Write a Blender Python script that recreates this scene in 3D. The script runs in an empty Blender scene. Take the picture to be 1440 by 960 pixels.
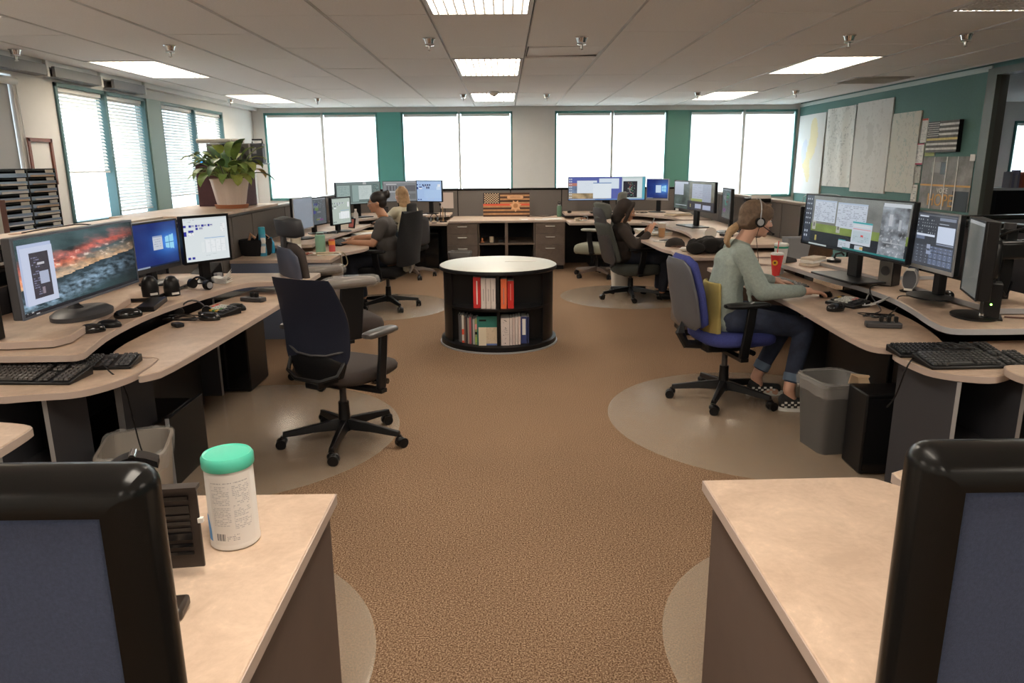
import bpy, bmesh, math, random
import numpy as np
from mathutils import Vector, Matrix, Euler, noise as mnoise

random.seed(7)
S = bpy.context.scene
COL = S.collection
PI = math.pi

# ------------------------------------------------------------------ camera
CAM_H = 1.55
cam_data = bpy.data.cameras.new('camera')
cam_data.sensor_width = 36.0
cam_data.lens = 36.0 * 1020 / 1440
cam_data.clip_start = 0.05
cam = bpy.data.objects.new('camera', cam_data)
COL.objects.link(cam)
CAM_R = (Matrix.Rotation(math.radians(-0.5), 3, 'Z') @ Matrix.Rotation(PI / 2 - math.radians(13.77), 3, 'X')
         @ Matrix.Rotation(math.radians(-0.45), 3, 'Z'))
cam.matrix_world = Matrix.Translation((0, 0, CAM_H)) @ CAM_R.to_4x4()
S.camera = cam

# ------------------------------------------------------------------ world, exposure
S.view_settings.view_transform = 'Standard'
S.view_settings.look = 'None'
S.view_settings.gamma = 1
S.view_settings.use_curve_mapping = False
S.view_settings.exposure = 0.7
world = bpy.data.worlds.new('world')
S.world = world
world.use_nodes = True
world.node_tree.nodes['Background'].inputs[0].default_value = (0.75, 0.88, 1.0, 1)
world.node_tree.nodes['Background'].inputs[1].default_value = 1.0
LAMP_E = 12.5        # fluorescent diffusers
LAMP_C = (1.0, 0.89, 0.75)
PANE_E = 15.0       # bright daylight behind the blinds, back wall
PANE_C = (0.80, 0.92, 1.0)
S.cycles.max_bounces = 8
S.cycles.diffuse_bounces = 5
S.cycles.transmission_bounces = 6
S.cycles.sample_clamp_indirect = 6

CEIL = 2.50
XL, XR, YB, YN = -4.3, 5.1, 13.0, -3.6


def ray(u, v):
    return CAM_R @ Vector(((u - 720) / 1020, -(v - 480) / 1020, -1))


def on(u, v, z=0.0):            # a sighted point on a horizontal surface of known height
    d = ray(u, v)
    t = (z - CAM_H) / d.z
    return (d.x * t, d.y * t)


# ------------------------------------------------------------------ materials
MATS = {}


def mat(name, col, rough=0.6, metal=0.0, emis=None, es=0.0, bump=0.0, scale=80.0, var=0.0, vscale=6.0,
        spec=0.5, alpha=None, coat=0.0, trans=0.0, voronoi=False):
    if name in MATS:
        return MATS[name]
    m = bpy.data.materials.new(name)
    m.use_nodes = True
    nt = m.node_tree
    b = nt.nodes['Principled BSDF']
    b.inputs['Base Color'].default_value = (*col, 1)
    b.inputs['Roughness'].default_value = rough
    b.inputs['Metallic'].default_value = metal
    b.inputs['Specular IOR Level'].default_value = spec
    b.inputs['Coat Weight'].default_value = coat
    b.inputs['Transmission Weight'].default_value = trans
    if emis:
        b.inputs['Emission Color'].default_value = (*emis, 1)
        b.inputs['Emission Strength'].default_value = es
    if var > 0 or bump > 0:
        tc = nt.nodes.new('ShaderNodeTexCoord')
    if var > 0:
        n = nt.nodes.new('ShaderNodeTexNoise')
        n.inputs['Scale'].default_value = vscale
        n.inputs['Detail'].default_value = 6
        n.inputs['Roughness'].default_value = 0.65
        nt.links.new(tc.outputs['Object'], n.inputs['Vector'])
        r = nt.nodes.new('ShaderNodeMapRange')
        r.inputs['From Min'].default_value = 0.3
        r.inputs['From Max'].default_value = 0.7
        r.inputs['To Min'].default_value = 1 - var
        r.inputs['To Max'].default_value = 1 + var
        nt.links.new(n.outputs['Fac'], r.inputs['Value'])
        mx = nt.nodes.new('ShaderNodeVectorMath')
        mx.operation = 'SCALE'
        mx.inputs[0].default_value = col
        nt.links.new(r.outputs['Result'], mx.inputs['Scale'])
        nt.links.new(mx.outputs['Vector'], b.inputs['Base Color'])
    if bump > 0:
        n2 = nt.nodes.new('ShaderNodeTexNoise')
        n2.inputs['Scale'].default_value = scale
        n2.inputs['Detail'].default_value = 3
        nt.links.new(tc.outputs['Object'], n2.inputs['Vector'])
        bp = nt.nodes.new('ShaderNodeBump')
        bp.inputs['Strength'].default_value = bump
        bp.inputs['Distance'].default_value = 0.004
        nt.links.new(n2.outputs['Fac'], bp.inputs['Height'])
        nt.links.new(bp.outputs['Normal'], b.inputs['Normal'])
    MATS[name] = m
    return m


def laminate(name, c1, c2):
    m = mat(name, c1, rough=0.42, spec=0.4)
    nt = m.node_tree
    b = nt.nodes['Principled BSDF']
    tc = nt.nodes.new('ShaderNodeTexCoord')
    n = nt.nodes.new('ShaderNodeTexNoise'); n.inputs['Scale'].default_value = 7; n.inputs['Detail'].default_value = 8
    n.inputs['Roughness'].default_value = 0.7; n.inputs['Distortion'].default_value = 0.6
    n2 = nt.nodes.new('ShaderNodeTexNoise'); n2.inputs['Scale'].default_value = 60; n2.inputs['Detail'].default_value = 4
    nt.links.new(tc.outputs['Object'], n.inputs['Vector']); nt.links.new(tc.outputs['Object'], n2.inputs['Vector'])
    r = nt.nodes.new('ShaderNodeValToRGB')
    r.color_ramp.elements[0].position = 0.36; r.color_ramp.elements[0].color = (*c2, 1)
    r.color_ramp.elements[1].position = 0.62; r.color_ramp.elements[1].color = (*c1, 1)
    e = r.color_ramp.elements.new(0.75); e.color = tuple(min(1, x * 1.22) for x in c1) + (1,)
    add = nt.nodes.new('ShaderNodeMath'); add.operation = 'MULTIPLY_ADD'
    add.inputs[1].default_value = 0.25
    nt.links.new(n2.outputs['Fac'], add.inputs[0]); 
    sub = nt.nodes.new('ShaderNodeMath'); sub.operation = 'SUBTRACT'; sub.inputs[1].default_value = 0.125
    nt.links.new(n.outputs['Fac'], sub.inputs[0]); nt.links.new(sub.outputs[0], add.inputs[2])
    nt.links.new(add.outputs[0], r.inputs['Fac']); nt.links.new(r.outputs['Color'], b.inputs['Base Color'])
    return m


def carpet():
    m = mat('carpet', (0.3, 0.2, 0.12), rough=0.95, spec=0.1)
    nt = m.node_tree
    b = nt.nodes['Principled BSDF']
    tc = nt.nodes.new('ShaderNodeTexCoord')
    n = nt.nodes.new('ShaderNodeTexNoise'); n.inputs['Scale'].default_value = 165; n.inputs['Detail'].default_value = 5
    n.inputs['Roughness'].default_value = 0.75
    nt.links.new(tc.outputs['Object'], n.inputs['Vector'])
    r = nt.nodes.new('ShaderNodeValToRGB')
    r.color_ramp.elements[0].position = 0.39; r.color_ramp.elements[0].color = (0.075, 0.036, 0.018, 1)
    r.color_ramp.elements[1].position = 0.62; r.color_ramp.elements[1].color = (0.57, 0.41, 0.275, 1)
    e = r.color_ramp.elements.new(0.5); e.color = (0.25, 0.153, 0.093, 1)
    nt.links.new(n.outputs['Fac'], r.inputs['Fac'])
    n3 = nt.nodes.new('ShaderNodeTexNoise'); n3.inputs['Scale'].default_value = 1.2; n3.inputs['Detail'].default_value = 3
    nt.links.new(tc.outputs['Object'], n3.inputs['Vector'])
    mr = nt.nodes.new('ShaderNodeMapRange'); mr.inputs['To Min'].default_value = 0.86; mr.inputs['To Max'].default_value = 1.14
    nt.links.new(n3.outputs['Fac'], mr.inputs['Value'])
    sc = nt.nodes.new('ShaderNodeVectorMath'); sc.operation = 'SCALE'
    nt.links.new(r.outputs['Color'], sc.inputs[0]); nt.links.new(mr.outputs['Result'], sc.inputs['Scale'])
    nt.links.new(sc.outputs['Vector'], b.inputs['Base Color'])
    bp = nt.nodes.new('ShaderNodeBump'); bp.inputs['Strength'].default_value = 0.8; bp.inputs['Distance'].default_value = 0.006
    nt.links.new(n.outputs['Fac'], bp.inputs['Height']); nt.links.new(bp.outputs['Normal'], b.inputs['Normal'])
    return m


def emit_mat(name, col, strength):
    m = bpy.data.materials.new(name); m.use_nodes = True
    nt = m.node_tree; nt.nodes.clear()
    o = nt.nodes.new('ShaderNodeOutputMaterial'); e = nt.nodes.new('ShaderNodeEmission')
    e.inputs[0].default_value = (*col, 1); e.inputs[1].default_value = strength
    nt.links.new(e.outputs[0], o.inputs[0]); MATS[name] = m
    return m


def vcol_mat(name, screen=False, strength=1.0):
    m = bpy.data.materials.new(name); m.use_nodes = True
    nt = m.node_tree; b = nt.nodes['Principled BSDF']
    a = nt.nodes.new('ShaderNodeAttribute'); a.attribute_name = 'Col'
    if screen:
        b.inputs['Base Color'].default_value = (0.01, 0.01, 0.012, 1)
        b.inputs['Roughness'].default_value = 0.25
        nt.links.new(a.outputs['Color'], b.inputs['Emission Color'])
        b.inputs['Emission Strength'].default_value = strength
    else:
        nt.links.new(a.outputs['Color'], b.inputs['Base Color'])
        b.inputs['Roughness'].default_value = 0.75
    MATS[name] = m
    return m


def slat_mat(name, fac, tc):
    """white slat that lets some daylight glow through"""
    m = bpy.data.materials.new(name); m.use_nodes = True
    nt = m.node_tree; nt.nodes.clear()
    o = nt.nodes.new('ShaderNodeOutputMaterial')
    d = nt.nodes.new('ShaderNodeBsdfDiffuse'); d.inputs[0].default_value = (0.82, 0.84, 0.83, 1)
    t = nt.nodes.new('ShaderNodeBsdfTranslucent'); t.inputs[0].default_value = (*tc, 1)
    x = nt.nodes.new('ShaderNodeMixShader'); x.inputs[0].default_value = fac
    nt.links.new(d.outputs[0], x.inputs[1]); nt.links.new(t.outputs[0], x.inputs[2]); nt.links.new(x.outputs[0], o.inputs[0])
    return m


def mat_clear(name, col, fac, rough=0.15):
    """clear plastic: see-through with a gloss and a little haze"""
    m = bpy.data.materials.new(name); m.use_nodes = True
    nt = m.node_tree; nt.nodes.clear()
    o = nt.nodes.new('ShaderNodeOutputMaterial')
    t = nt.nodes.new('ShaderNodeBsdfTransparent'); t.inputs[0].default_value = (0.96, 0.95, 0.93, 1)
    p = nt.nodes.new('ShaderNodeBsdfPrincipled'); p.inputs['Base Color'].default_value = (*col, 1)
    p.inputs['Roughness'].default_value = rough
    x = nt.nodes.new('ShaderNodeMixShader'); x.inputs[0].default_value = fac
    tc = nt.nodes.new('ShaderNodeTexCoord'); n = nt.nodes.new('ShaderNodeTexNoise'); n.inputs['Scale'].default_value = 9
    n.inputs['Detail'].default_value = 5
    nt.links.new(tc.outputs['Object'], n.inputs['Vector'])
    mr = nt.nodes.new('ShaderNodeMapRange'); mr.inputs['To Min'].default_value = fac * 0.7; mr.inputs['To Max'].default_value = min(1, fac * 1.3)
    nt.links.new(n.outputs['Fac'], mr.inputs['Value']); nt.links.new(mr.outputs['Result'], x.inputs[0])
    nt.links.new(t.outputs[0], x.inputs[1]); nt.links.new(p.outputs[0], x.inputs[2]); nt.links.new(x.outputs[0], o.inputs[0])
    MATS[name] = m
    return m


M_CARPET = carpet()
M_LAM = laminate('desk_laminate', (0.575, 0.435, 0.33), (0.455, 0.335, 0.25))
M_LAMD = laminate('grey_brown_laminate', (0.185, 0.145, 0.12), (0.145, 0.112, 0.092))
M_EDGE = mat('desk_edge_band', (0.47, 0.38, 0.33), rough=0.45)
M_CEIL = mat('ceiling_tile', (0.80, 0.80, 0.81), rough=0.95, bump=0.25, scale=260, var=0.05, vscale=90)
M_CEILB = mat('ceiling_backing', (0.16, 0.16, 0.17), rough=0.9)
M_TBAR = mat('ceiling_bar', (0.62, 0.62, 0.62), rough=0.5)
M_WHITE = mat('white_wall_paint', (0.66, 0.65, 0.63), rough=0.85, var=0.03, vscale=3)
M_GREEN = mat('green_wall_paint', (0.075, 0.165, 0.15), rough=0.75, var=0.06, vscale=40)
M_TEAL = mat('teal_frame_paint', (0.07, 0.225, 0.215), rough=0.5)
M_FRAMEW = mat('white_frame', (0.72, 0.73, 0.72), rough=0.5)
M_DGREEN = mat('dark_green_grey_frame', (0.10, 0.115, 0.10), rough=0.5)
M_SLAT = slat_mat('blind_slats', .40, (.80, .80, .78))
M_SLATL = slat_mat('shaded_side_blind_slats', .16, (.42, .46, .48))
M_PANE = emit_mat('daylight_pane', PANE_C, PANE_E)
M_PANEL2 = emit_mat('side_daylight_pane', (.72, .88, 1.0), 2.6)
M_PANEL_ = emit_mat('lamp_diffuser', LAMP_C, LAMP_E)
M_LOUVRE = mat('lamp_louvre', (0.80, 0.74, 0.62), rough=0.5, emis=LAMP_C, es=0.22)
M_FAB = mat('partition_fabric', (0.035, 0.035, 0.042), rough=0.95, bump=0.5, scale=500, var=0.12, vscale=160)
M_FABB = mat('blue_grey_partition_fabric', (0.058, 0.078, 0.14), rough=0.95, bump=0.5, scale=500, var=0.14, vscale=180)
M_FABG = mat('grey_partition_fabric', (0.16, 0.145, 0.135), rough=0.95, bump=0.4, scale=400, var=0.08, vscale=120)
M_CAP = mat('black_partition_cap', (0.006, 0.006, 0.006), rough=0.24, spec=0.25)
M_CAPC = mat('cream_partition_cap', (0.56, 0.47, 0.40), rough=0.5)
M_DPAN = mat('dark_brown_panel', (0.105, 0.075, 0.062), rough=0.6, var=0.06, vscale=8)
M_GPAN = mat('dark_grey_panel', (0.045, 0.045, 0.052), rough=0.65, spec=.3)
M_GPANL = mat('blue_lit_panel', (0.13, 0.16, 0.24), rough=0.6)  # grey panel with blue light mixed into its base colour
M_BLK = mat('black_plastic', (0.007, 0.007, 0.008), rough=0.36, spec=0.3)
M_BLKG = mat('glossy_black_plastic', (0.01, 0.01, 0.011), rough=0.12)
M_DGR = mat('dark_grey_plastic', (0.045, 0.045, 0.05), rough=0.45)
M_SILV = mat('silver_plastic', (0.42, 0.43, 0.46), rough=0.35, metal=0.3)
M_HANDLE = mat('bright_nickel', (0.62, 0.60, 0.56), rough=0.35, metal=0.35)
M_CHR = mat('chrome', (0.75, 0.75, 0.76), rough=0.12, metal=1.0)
M_BLKF = mat('black_fabric', (0.010, 0.010, 0.012), rough=0.95, bump=0.4, scale=300, var=0.2, vscale=60)
M_SEATA = mat('brown_black_seat_fabric', (0.045, 0.034, 0.03), rough=0.9, bump=0.4, scale=300)
M_MESH = mat('dark_blue_mesh_back', (0.012, 0.015, 0.030), rough=0.6, bump=0.6, spec=.25, scale=500)
M_BLUE = mat('blue_seat_fabric', (0.045, 0.06, 0.25), rough=0.9, bump=0.5, scale=350, var=0.15, vscale=90)
M_GRYF = mat('dark_grey_green_fabric', (0.06, 0.066, 0.06), rough=0.9, bump=0.4, scale=300, var=0.12, vscale=90)
M_BEIF = mat('sage_beige_fabric', (0.30, 0.30, 0.235), rough=0.9, bump=0.4, scale=300)
M_CLEAR = mat_clear('clear_plastic_mat', (0.56, 0.46, 0.36), 0.34, 0.20)  # beige base colour stands in for light reflected off the clear mats
M_BAG = mat_clear('clear_plastic_bag', (0.80, 0.80, 0.80), 0.20, 0.10)
M_PAPER = mat('white_paper', (0.78, 0.77, 0.74), rough=0.85)
M_CREAM = mat('cream_card', (0.70, 0.58, 0.42), rough=0.8)
M_VC = vcol_mat('printed_surface')
M_SCR = vcol_mat('screen_glow', True, 0.52)
M_SKIN = mat('skin', (0.62, 0.36, 0.26), rough=0.5, bump=0.05, scale=200)
M_SKINT = mat('tan_skin', (0.50, 0.26, 0.16), rough=0.5, bump=0.05, scale=200)

# ------------------------------------------------------------------ mesh builder


class MB:
    def __init__(s):
        s.v = []; s.f = []

    def add(s, vs, fs):
        o = len(s.v)
        s.v += [tuple(p) for p in vs]
        s.f += [tuple(i + o for i in f) for f in fs]
        return s

    def bx(s, x0, x1, y0, y1, z0, z1):
        return s.add([(x0, y0, z0), (x1, y0, z0), (x1, y1, z0), (x0, y1, z0), (x0, y0, z1), (x1, y0, z1), (x1, y1, z1), (x0, y1, z1)],
                     [(0, 3, 2, 1), (4, 5, 6, 7), (0, 1, 5, 4), (1, 2, 6, 5), (2, 3, 7, 6), (3, 0, 4, 7)])

    def box(s, c, d, rz=0.0, rx=0.0, ry=0.0):
        M = Euler((rx, ry, rz)).to_matrix()
        vs = []
        for z in (-1, 1):
            for x, y in ((-1, -1), (1, -1), (1, 1), (-1, 1)):
                vs.append(Vector(c) + M @ Vector((x * d[0] / 2, y * d[1] / 2, z * d[2] / 2)))
        return s.add(vs, [(0, 3, 2, 1), (4, 5, 6, 7), (0, 1, 5, 4), (1, 2, 6, 5), (2, 3, 7, 6), (3, 0, 4, 7)])

    def cyl(s, p0, p1, r0, r1=None, n=16):
        r1 = r0 if r1 is None else r1
        p0, p1 = Vector(p0), Vector(p1)
        q = (p1 - p0).to_track_quat('Z', 'Y')
        vs = []
        for p, r in ((p0, r0), (p1, r1)):
            for i in range(n):
                a = 2 * PI * i / n
                vs.append(p + q @ Vector((r * math.cos(a), r * math.sin(a), 0)))
        fs = [(i, (i + 1) % n, n + (i + 1) % n, n + i) for i in range(n)]
        fs += [tuple(range(n - 1, -1, -1)), tuple(range(n, 2 * n))]
        return s.add(vs, fs)

    def loft(s, loops, cap=True, closed=True):
        n = len(loops[0]); vs = [p for l in loops for p in l]; fs = []
        for j in range(len(loops) - 1):
            for i in range(n if closed else n - 1):
                a = j * n + i; b = j * n + (i + 1) % n
                fs.append((a, b, b + n, a + n))
        if cap and closed:
            fs.append(tuple(range(n - 1, -1, -1))); fs.append(tuple(range((len(loops) - 1) * n, len(loops) * n)))
        return s.add(vs, fs)

    def tube(s, pts, r, n=8):
        pts = [Vector(p) for p in pts]
        loops = []; up = Vector((0, 0, 1))
        for i, p in enumerate(pts):
            t = (pts[min(i + 1, len(pts) - 1)] - pts[max(i - 1, 0)]).normalized()
            a = t.cross(up)
            if a.length < 1e-3:
                a = t.cross(Vector((1, 0, 0)))
            a.normalize(); b = a.cross(t)
            rr = r[i] if isinstance(r, (list, tuple)) else r
            loops.append([p + rr * (math.cos(2 * PI * k / n) * a + math.sin(2 * PI * k / n) * b) for k in range(n)])
        return s.loft(loops)

    def lathe(s, prof, c=(0, 0, 0), n=28, sx=1.0, sy=1.0, cap=True):
        loops = [[(c[0] + r * sx * math.cos(2 * PI * k / n), c[1] + r * sy * math.sin(2 * PI * k / n), c[2] + z) for k in range(n)] for r, z in prof]
        return s.loft(loops, cap)

    def prism(s, poly, z0, z1):
        n = len(poly)
        ar = sum(poly[i][0] * poly[(i + 1) % n][1] - poly[(i + 1) % n][0] * poly[i][1] for i in range(n))
        if ar < 0:
            poly = poly[::-1]
        return s.loft([[(x, y, z0) for x, y in poly], [(x, y, z1) for x, y in poly]])

    def ell(s, c, r, M=None, nu=16, nv=10, p=1.0):
        def sp(t):
            return math.copysign(abs(t) ** p, t)
        loops = []
        for j in range(nv + 1):
            th = -PI / 2 + PI * j / nv
            th = max(-PI / 2 + .02, min(PI / 2 - .02, th))
            l = []
            for i in range(nu):
                a = 2 * PI * i / nu
                q = Vector((r[0] * sp(math.cos(th)) * sp(math.cos(a)), r[1] * sp(math.cos(th)) * sp(math.sin(a)), r[2] * sp(math.sin(th))))
                if M is not None:
                    q = M @ q
                l.append(Vector(c) + q)
            loops.append(l)
        return s.loft(loops)

    def build(s, name, m, parent=None, bev=0.0, ang=38, flat=False, seg=2):
        me = bpy.data.meshes.new(name)
        me.from_pydata(s.v, [], s.f)
        me.validate()
        me.materials.append(m)
        if not flat:
            for p in me.polygons:
                p.use_smooth = True
            me.set_sharp_from_angle(angle=math.radians(ang))
        o = bpy.data.objects.new(name, me)
        COL.objects.link(o)
        if parent is not None:
            o.parent = parent
        if bev > 0:
            b = o.modifiers.new('bevel', 'BEVEL'); b.width = bev; b.segments = seg; b.limit_method = 'ANGLE'
            b.angle_limit = math.radians(45)
        return o


def tag(o, label=None, cat=None, group=None, kind=None):
    if label: o['label'] = label
    if cat: o['category'] = cat
    if group: o['group'] = group
    if kind: o['kind'] = kind
    return o


def thing(name, label, cat, loc=(0, 0, 0), rz=0.0, group=None):
    o = bpy.data.objects.new(name, None); COL.objects.link(o)
    o.empty_display_size = 0.1
    o.location = loc; o.rotation_euler = (0, 0, rz)
    return tag(o, label, cat, group)


def struct(o):
    o['kind'] = 'structure'
    return o


def kids(o):
    return [c for c in COL.objects if c.parent == o]


def dup(root, loc, rz=None, label=None, group=None):
    def cp(o, par):
        c = o.copy(); COL.objects.link(c); c.parent = par
        for k in kids(o):
            cp(k, c)
        return c
    r = cp(root, None); r.location = loc
    if rz is not None: r.rotation_euler = (0, 0, rz)
    if label: r['label'] = label
    if group: r['group'] = group
    return r


def one(name, mb, m, label, cat, bev=0.0, loc=None, rz=0.0, group=None, kind=None):
    o = mb.build(name, m, None, bev)
    if loc is not None:
        o.location = loc; o.rotation_euler = (0, 0, rz)
    return tag(o, label, cat, group, kind)


# ------------------------------------------------------------------ painted grids (flat print and screens)
class Canvas:
    def __init__(s, w, h, bg=(0, 0, 0)):
        s.w, s.h = w, h
        s.a = np.zeros((h, w, 3)); s.a[:] = bg

    def rect(s, x0, y0, x1, y1, c):
        X0, X1 = int(round(x0 * s.w)), int(round(x1 * s.w)); Y0, Y1 = int(round(y0 * s.h)), int(round(y1 * s.h))
        s.a[max(0, Y0):max(Y1, Y0 + 1), max(0, X0):max(X1, X0 + 1)] = c
        return s

    def lines(s, x0, y0, x1, y1, c, step=2, fill=0.7, seed=1):
        rr = random.Random(seed)
        X0, X1 = int(x0 * s.w), int(x1 * s.w)
        for y in range(int(y0 * s.h), int(y1 * s.h), step):
            x = X0
            while x < X1:
                L = rr.randint(1, 5)
                if rr.random() < fill:
                    s.a[y, x:min(X1, x + L)] = c
                x += L + 1
        return s

    def mesh(s, name, W, H, m, parent=None, y=0.0, bend=None):
        vs, fs, cs = [], [], []
        q = (np.clip(s.a, 0, 8) * 60).round().astype(int)
        idx = {}

        def vid(i, j):
            if (i, j) not in idx:
                idx[(i, j)] = len(vs)
                X = (i / s.w - .5) * W; Z = (.5 - j / s.h) * H
                yy = y + (bend(X / W, Z / H) if bend else 0)
                vs.append((X, yy, Z))
            return idx[(i, j)]
        for j in range(s.h):
            i = 0
            while i < s.w:
                k = i + 1
                if not bend:
                    while k < s.w and (q[j, k] == q[j, i]).all():
                        k += 1
                fs.append((vid(i, j + 1), vid(k, j + 1), vid(k, j), vid(i, j))); cs.append(s.a[j, i])
                i = k
        me = bpy.data.meshes.new(name); me.from_pydata(vs, [], fs); me.materials.append(m)
        ca = me.color_attributes.new('Col', 'FLOAT_COLOR', 'CORNER')
        arr = np.repeat(np.array(cs), 4, axis=0)
        arr = np.hstack([arr, np.ones((len(arr), 1))]).astype(np.float32)
        ca.data.foreach_set('color', arr.ravel())
        o = bpy.data.objects.new(name, me); COL.objects.link(o)
        if parent is not None: o.parent = parent
        return o


def text_mesh(name, txt, size, m, parent=None, loc=(0, 0, 0), rot=(PI / 2, 0, 0), depth=0.001, align='CENTER'):
    cu = bpy.data.curves.new(name, 'FONT'); cu.body = txt; cu.size = size; cu.extrude = depth; cu.align_x = align; cu.align_y = 'CENTER'
    cu.resolution_u = 3
    t = bpy.data.objects.new('tmp', cu); COL.objects.link(t)
    dg = bpy.context.evaluated_depsgraph_get()
    me = bpy.data.meshes.new_from_object(t.evaluated_get(dg)); bpy.data.objects.remove(t)
    me.name = name; me.materials.clear(); me.materials.append(m)
    o = bpy.data.objects.new(name, me); COL.objects.link(o); o.parent = parent; o.location = loc; o.rotation_euler = rot
    return o

# ================================================================== SETTING
# floor of the office and of the room beyond the opening
fl = MB().bx(XL - .2, XR + .3, YN, YB + .2, -0.05, 0).build('floor', M_CARPET)
struct(fl)
struct(MB().bx(XR + .3, 12, 4, YB + .2, -0.05, 0).build('floor', M_CARPET))

# ceiling: backing slab, bars, and each tile a part
TS = 0.6795
GX0, GY0 = -0.485, 3.77          # grid origin
ceil = struct(MB().bx(XL - .2, XR + .1, YN, YB + .2, CEIL + .03, CEIL + .08).build('ceiling', M_CEILB))
lamp_cells = {}
# rows of lamps: two tiles deep, every five tiles
lamp_list = []
for r in (-2, -1, 0, 1, 2):
    for c in (-5, 0, 5):
        lamp_list.append((c, r * 5))
# grid row 0 starts at GY0 ; centre column c=0 spans GX0..GX0+TS
for c, r in lamp_list:
    for d in (0, 1):
        lamp_cells[(c, r + d)] = 1
nx0, nx1 = -6, 8
tile_me = None
tile_n = 0
far = MB()
loose = None
for r in range(-11, 14):
    for c in range(nx0, nx1):
        if (c, r) in lamp_cells:
            continue
        x0 = GX0 + c * TS; y0 = GY0 + r * TS
        x1, y1 = x0 + TS, y0 + TS
        if x0 < XL + .1 - TS * .9 or x1 > XR + TS * .9:
            continue
        x0c, x1c = max(x0, XL + .12), min(x1, XR - .005)
        y1c = min(y1, YB - .01)
        if y1c - y0 < .1 or x1c - x0c < .08:
            continue
        if r < 0:
            far.bx(x0c + .004, x1c - .004, y0 + .002, y1c - .002, CEIL, CEIL + .014)
            continue
        special = (c == 1 and r == 4)
        if abs((x1c - x0c) - TS) < 1e-4 and abs(y1c - y0 - TS) < 1e-4 and not special:
            if tile_me is None:
                o = MB().bx(-TS / 2 + .004, TS / 2 - .004, -TS / 2 + .0015, TS / 2 - .0015, 0, .014).build('ceiling_tile', M_CEIL, ceil)
                tile_me = o.data
            else:
                o = bpy.data.objects.new('ceiling_tile', tile_me); COL.objects.link(o); o.parent = ceil
            o.location = (x0 + TS / 2, y0 + TS / 2, CEIL + random.uniform(0, .0025))
        elif special:
            o = MB().bx(-TS / 2 + .006, TS / 2 - .006, -TS / 2 + .004, TS / 2 - .004, 0, .014).build('ceiling_tile', M_CEIL, ceil)
            o.location = (x0 + TS / 2 + .02, y0 + TS / 2, CEIL + .008); o.rotation_euler = (.035, -.02, 0)
            tag(o, 'ceiling tile hanging crooked in its frame')
        else:
            MB().bx(x0c + .004, x1c - .004, y0 + .0015, y1c - .0015, CEIL, CEIL + .014).build('ceiling_tile', M_CEIL, ceil)
tag(far.build('tiles_overhead', M_CEIL, ceil), kind='stuff')
gb = MB()
for c in range(nx0, nx1 + 1):
    x = GX0 + c * TS
    if XL + .1 < x < XR:
        gb.bx(x - .011, x - .0055, YN, YB, CEIL - .004, CEIL + .016); gb.bx(x + .0055, x + .011, YN, YB, CEIL - .004, CEIL + .016)
tag(gb.build('ceiling_bars', M_TBAR, ceil), kind='stuff')

# ceiling of the room beyond
struct(MB().bx(XR + .25, 12, 4, YB + .2, CEIL + .02, CEIL + .07).build('ceiling', M_CEIL))

# lamps
LAMP_NAMES = {(-5, 10): 'recessed ceiling light at far left corner, partly lit', (0, 10): 'small-looking ceiling light nearest the back wall on the centre line',
              (5, 10): 'recessed ceiling light at the back right above the teal column',
              (-5, 5): 'recessed ceiling light above the left windows', (0, 5): 'second ceiling light from the front on the centre line',
              (5, 5): 'recessed ceiling light in front of the green wall',
              (0, 0): 'nearest ceiling light on the centre line, cut by the photo top',
              (-5, 0): 'ceiling light at the far left edge of the photo', (5, 0): 'ceiling light over the near right desks, outside the photo'}
for c, r in lamp_list:
    x = GX0 + (c + .5) * TS; y = GY0 + (r + 1) * TS
    if y < YN + .7: continue
    t = thing('ceiling_light', LAMP_NAMES.get((c, r), 'ceiling light %s, %s' % ('just behind the camera' if r == -5 else 'in the rear row behind the camera', {-5: 'left side', 0: 'middle', 5: 'right side'}[c])), 'ceiling light', (x, y, CEIL), 0, 'ceiling lights')
    w, d = TS / 2 - .01, TS - .01
    f = MB()
    f.bx(-w, w, -d, -d + .025, -.004, .03); f.bx(-w, w, d - .025, d, -.004, .03)
    f.bx(-w, -w + .025, -d, d, -.004, .03); f.bx(w - .025, w, -d, d, -.004, .03)
    f.build('frame', M_TBAR, t)
    MB().bx(-w + .02, w - .02, -d + .02, d - .02, .018, .024).build('diffuser', M_PANEL_, t)
    if r >= 0:
        for k in range(10):
            xx = -w + .03 + (2 * w - .06) * (k + .5) / 10
            MB().bx(xx - .0065, xx + .0065, -d + .025, d - .025, -.002, .014).build('louvre', M_LOUVRE, t)

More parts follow.
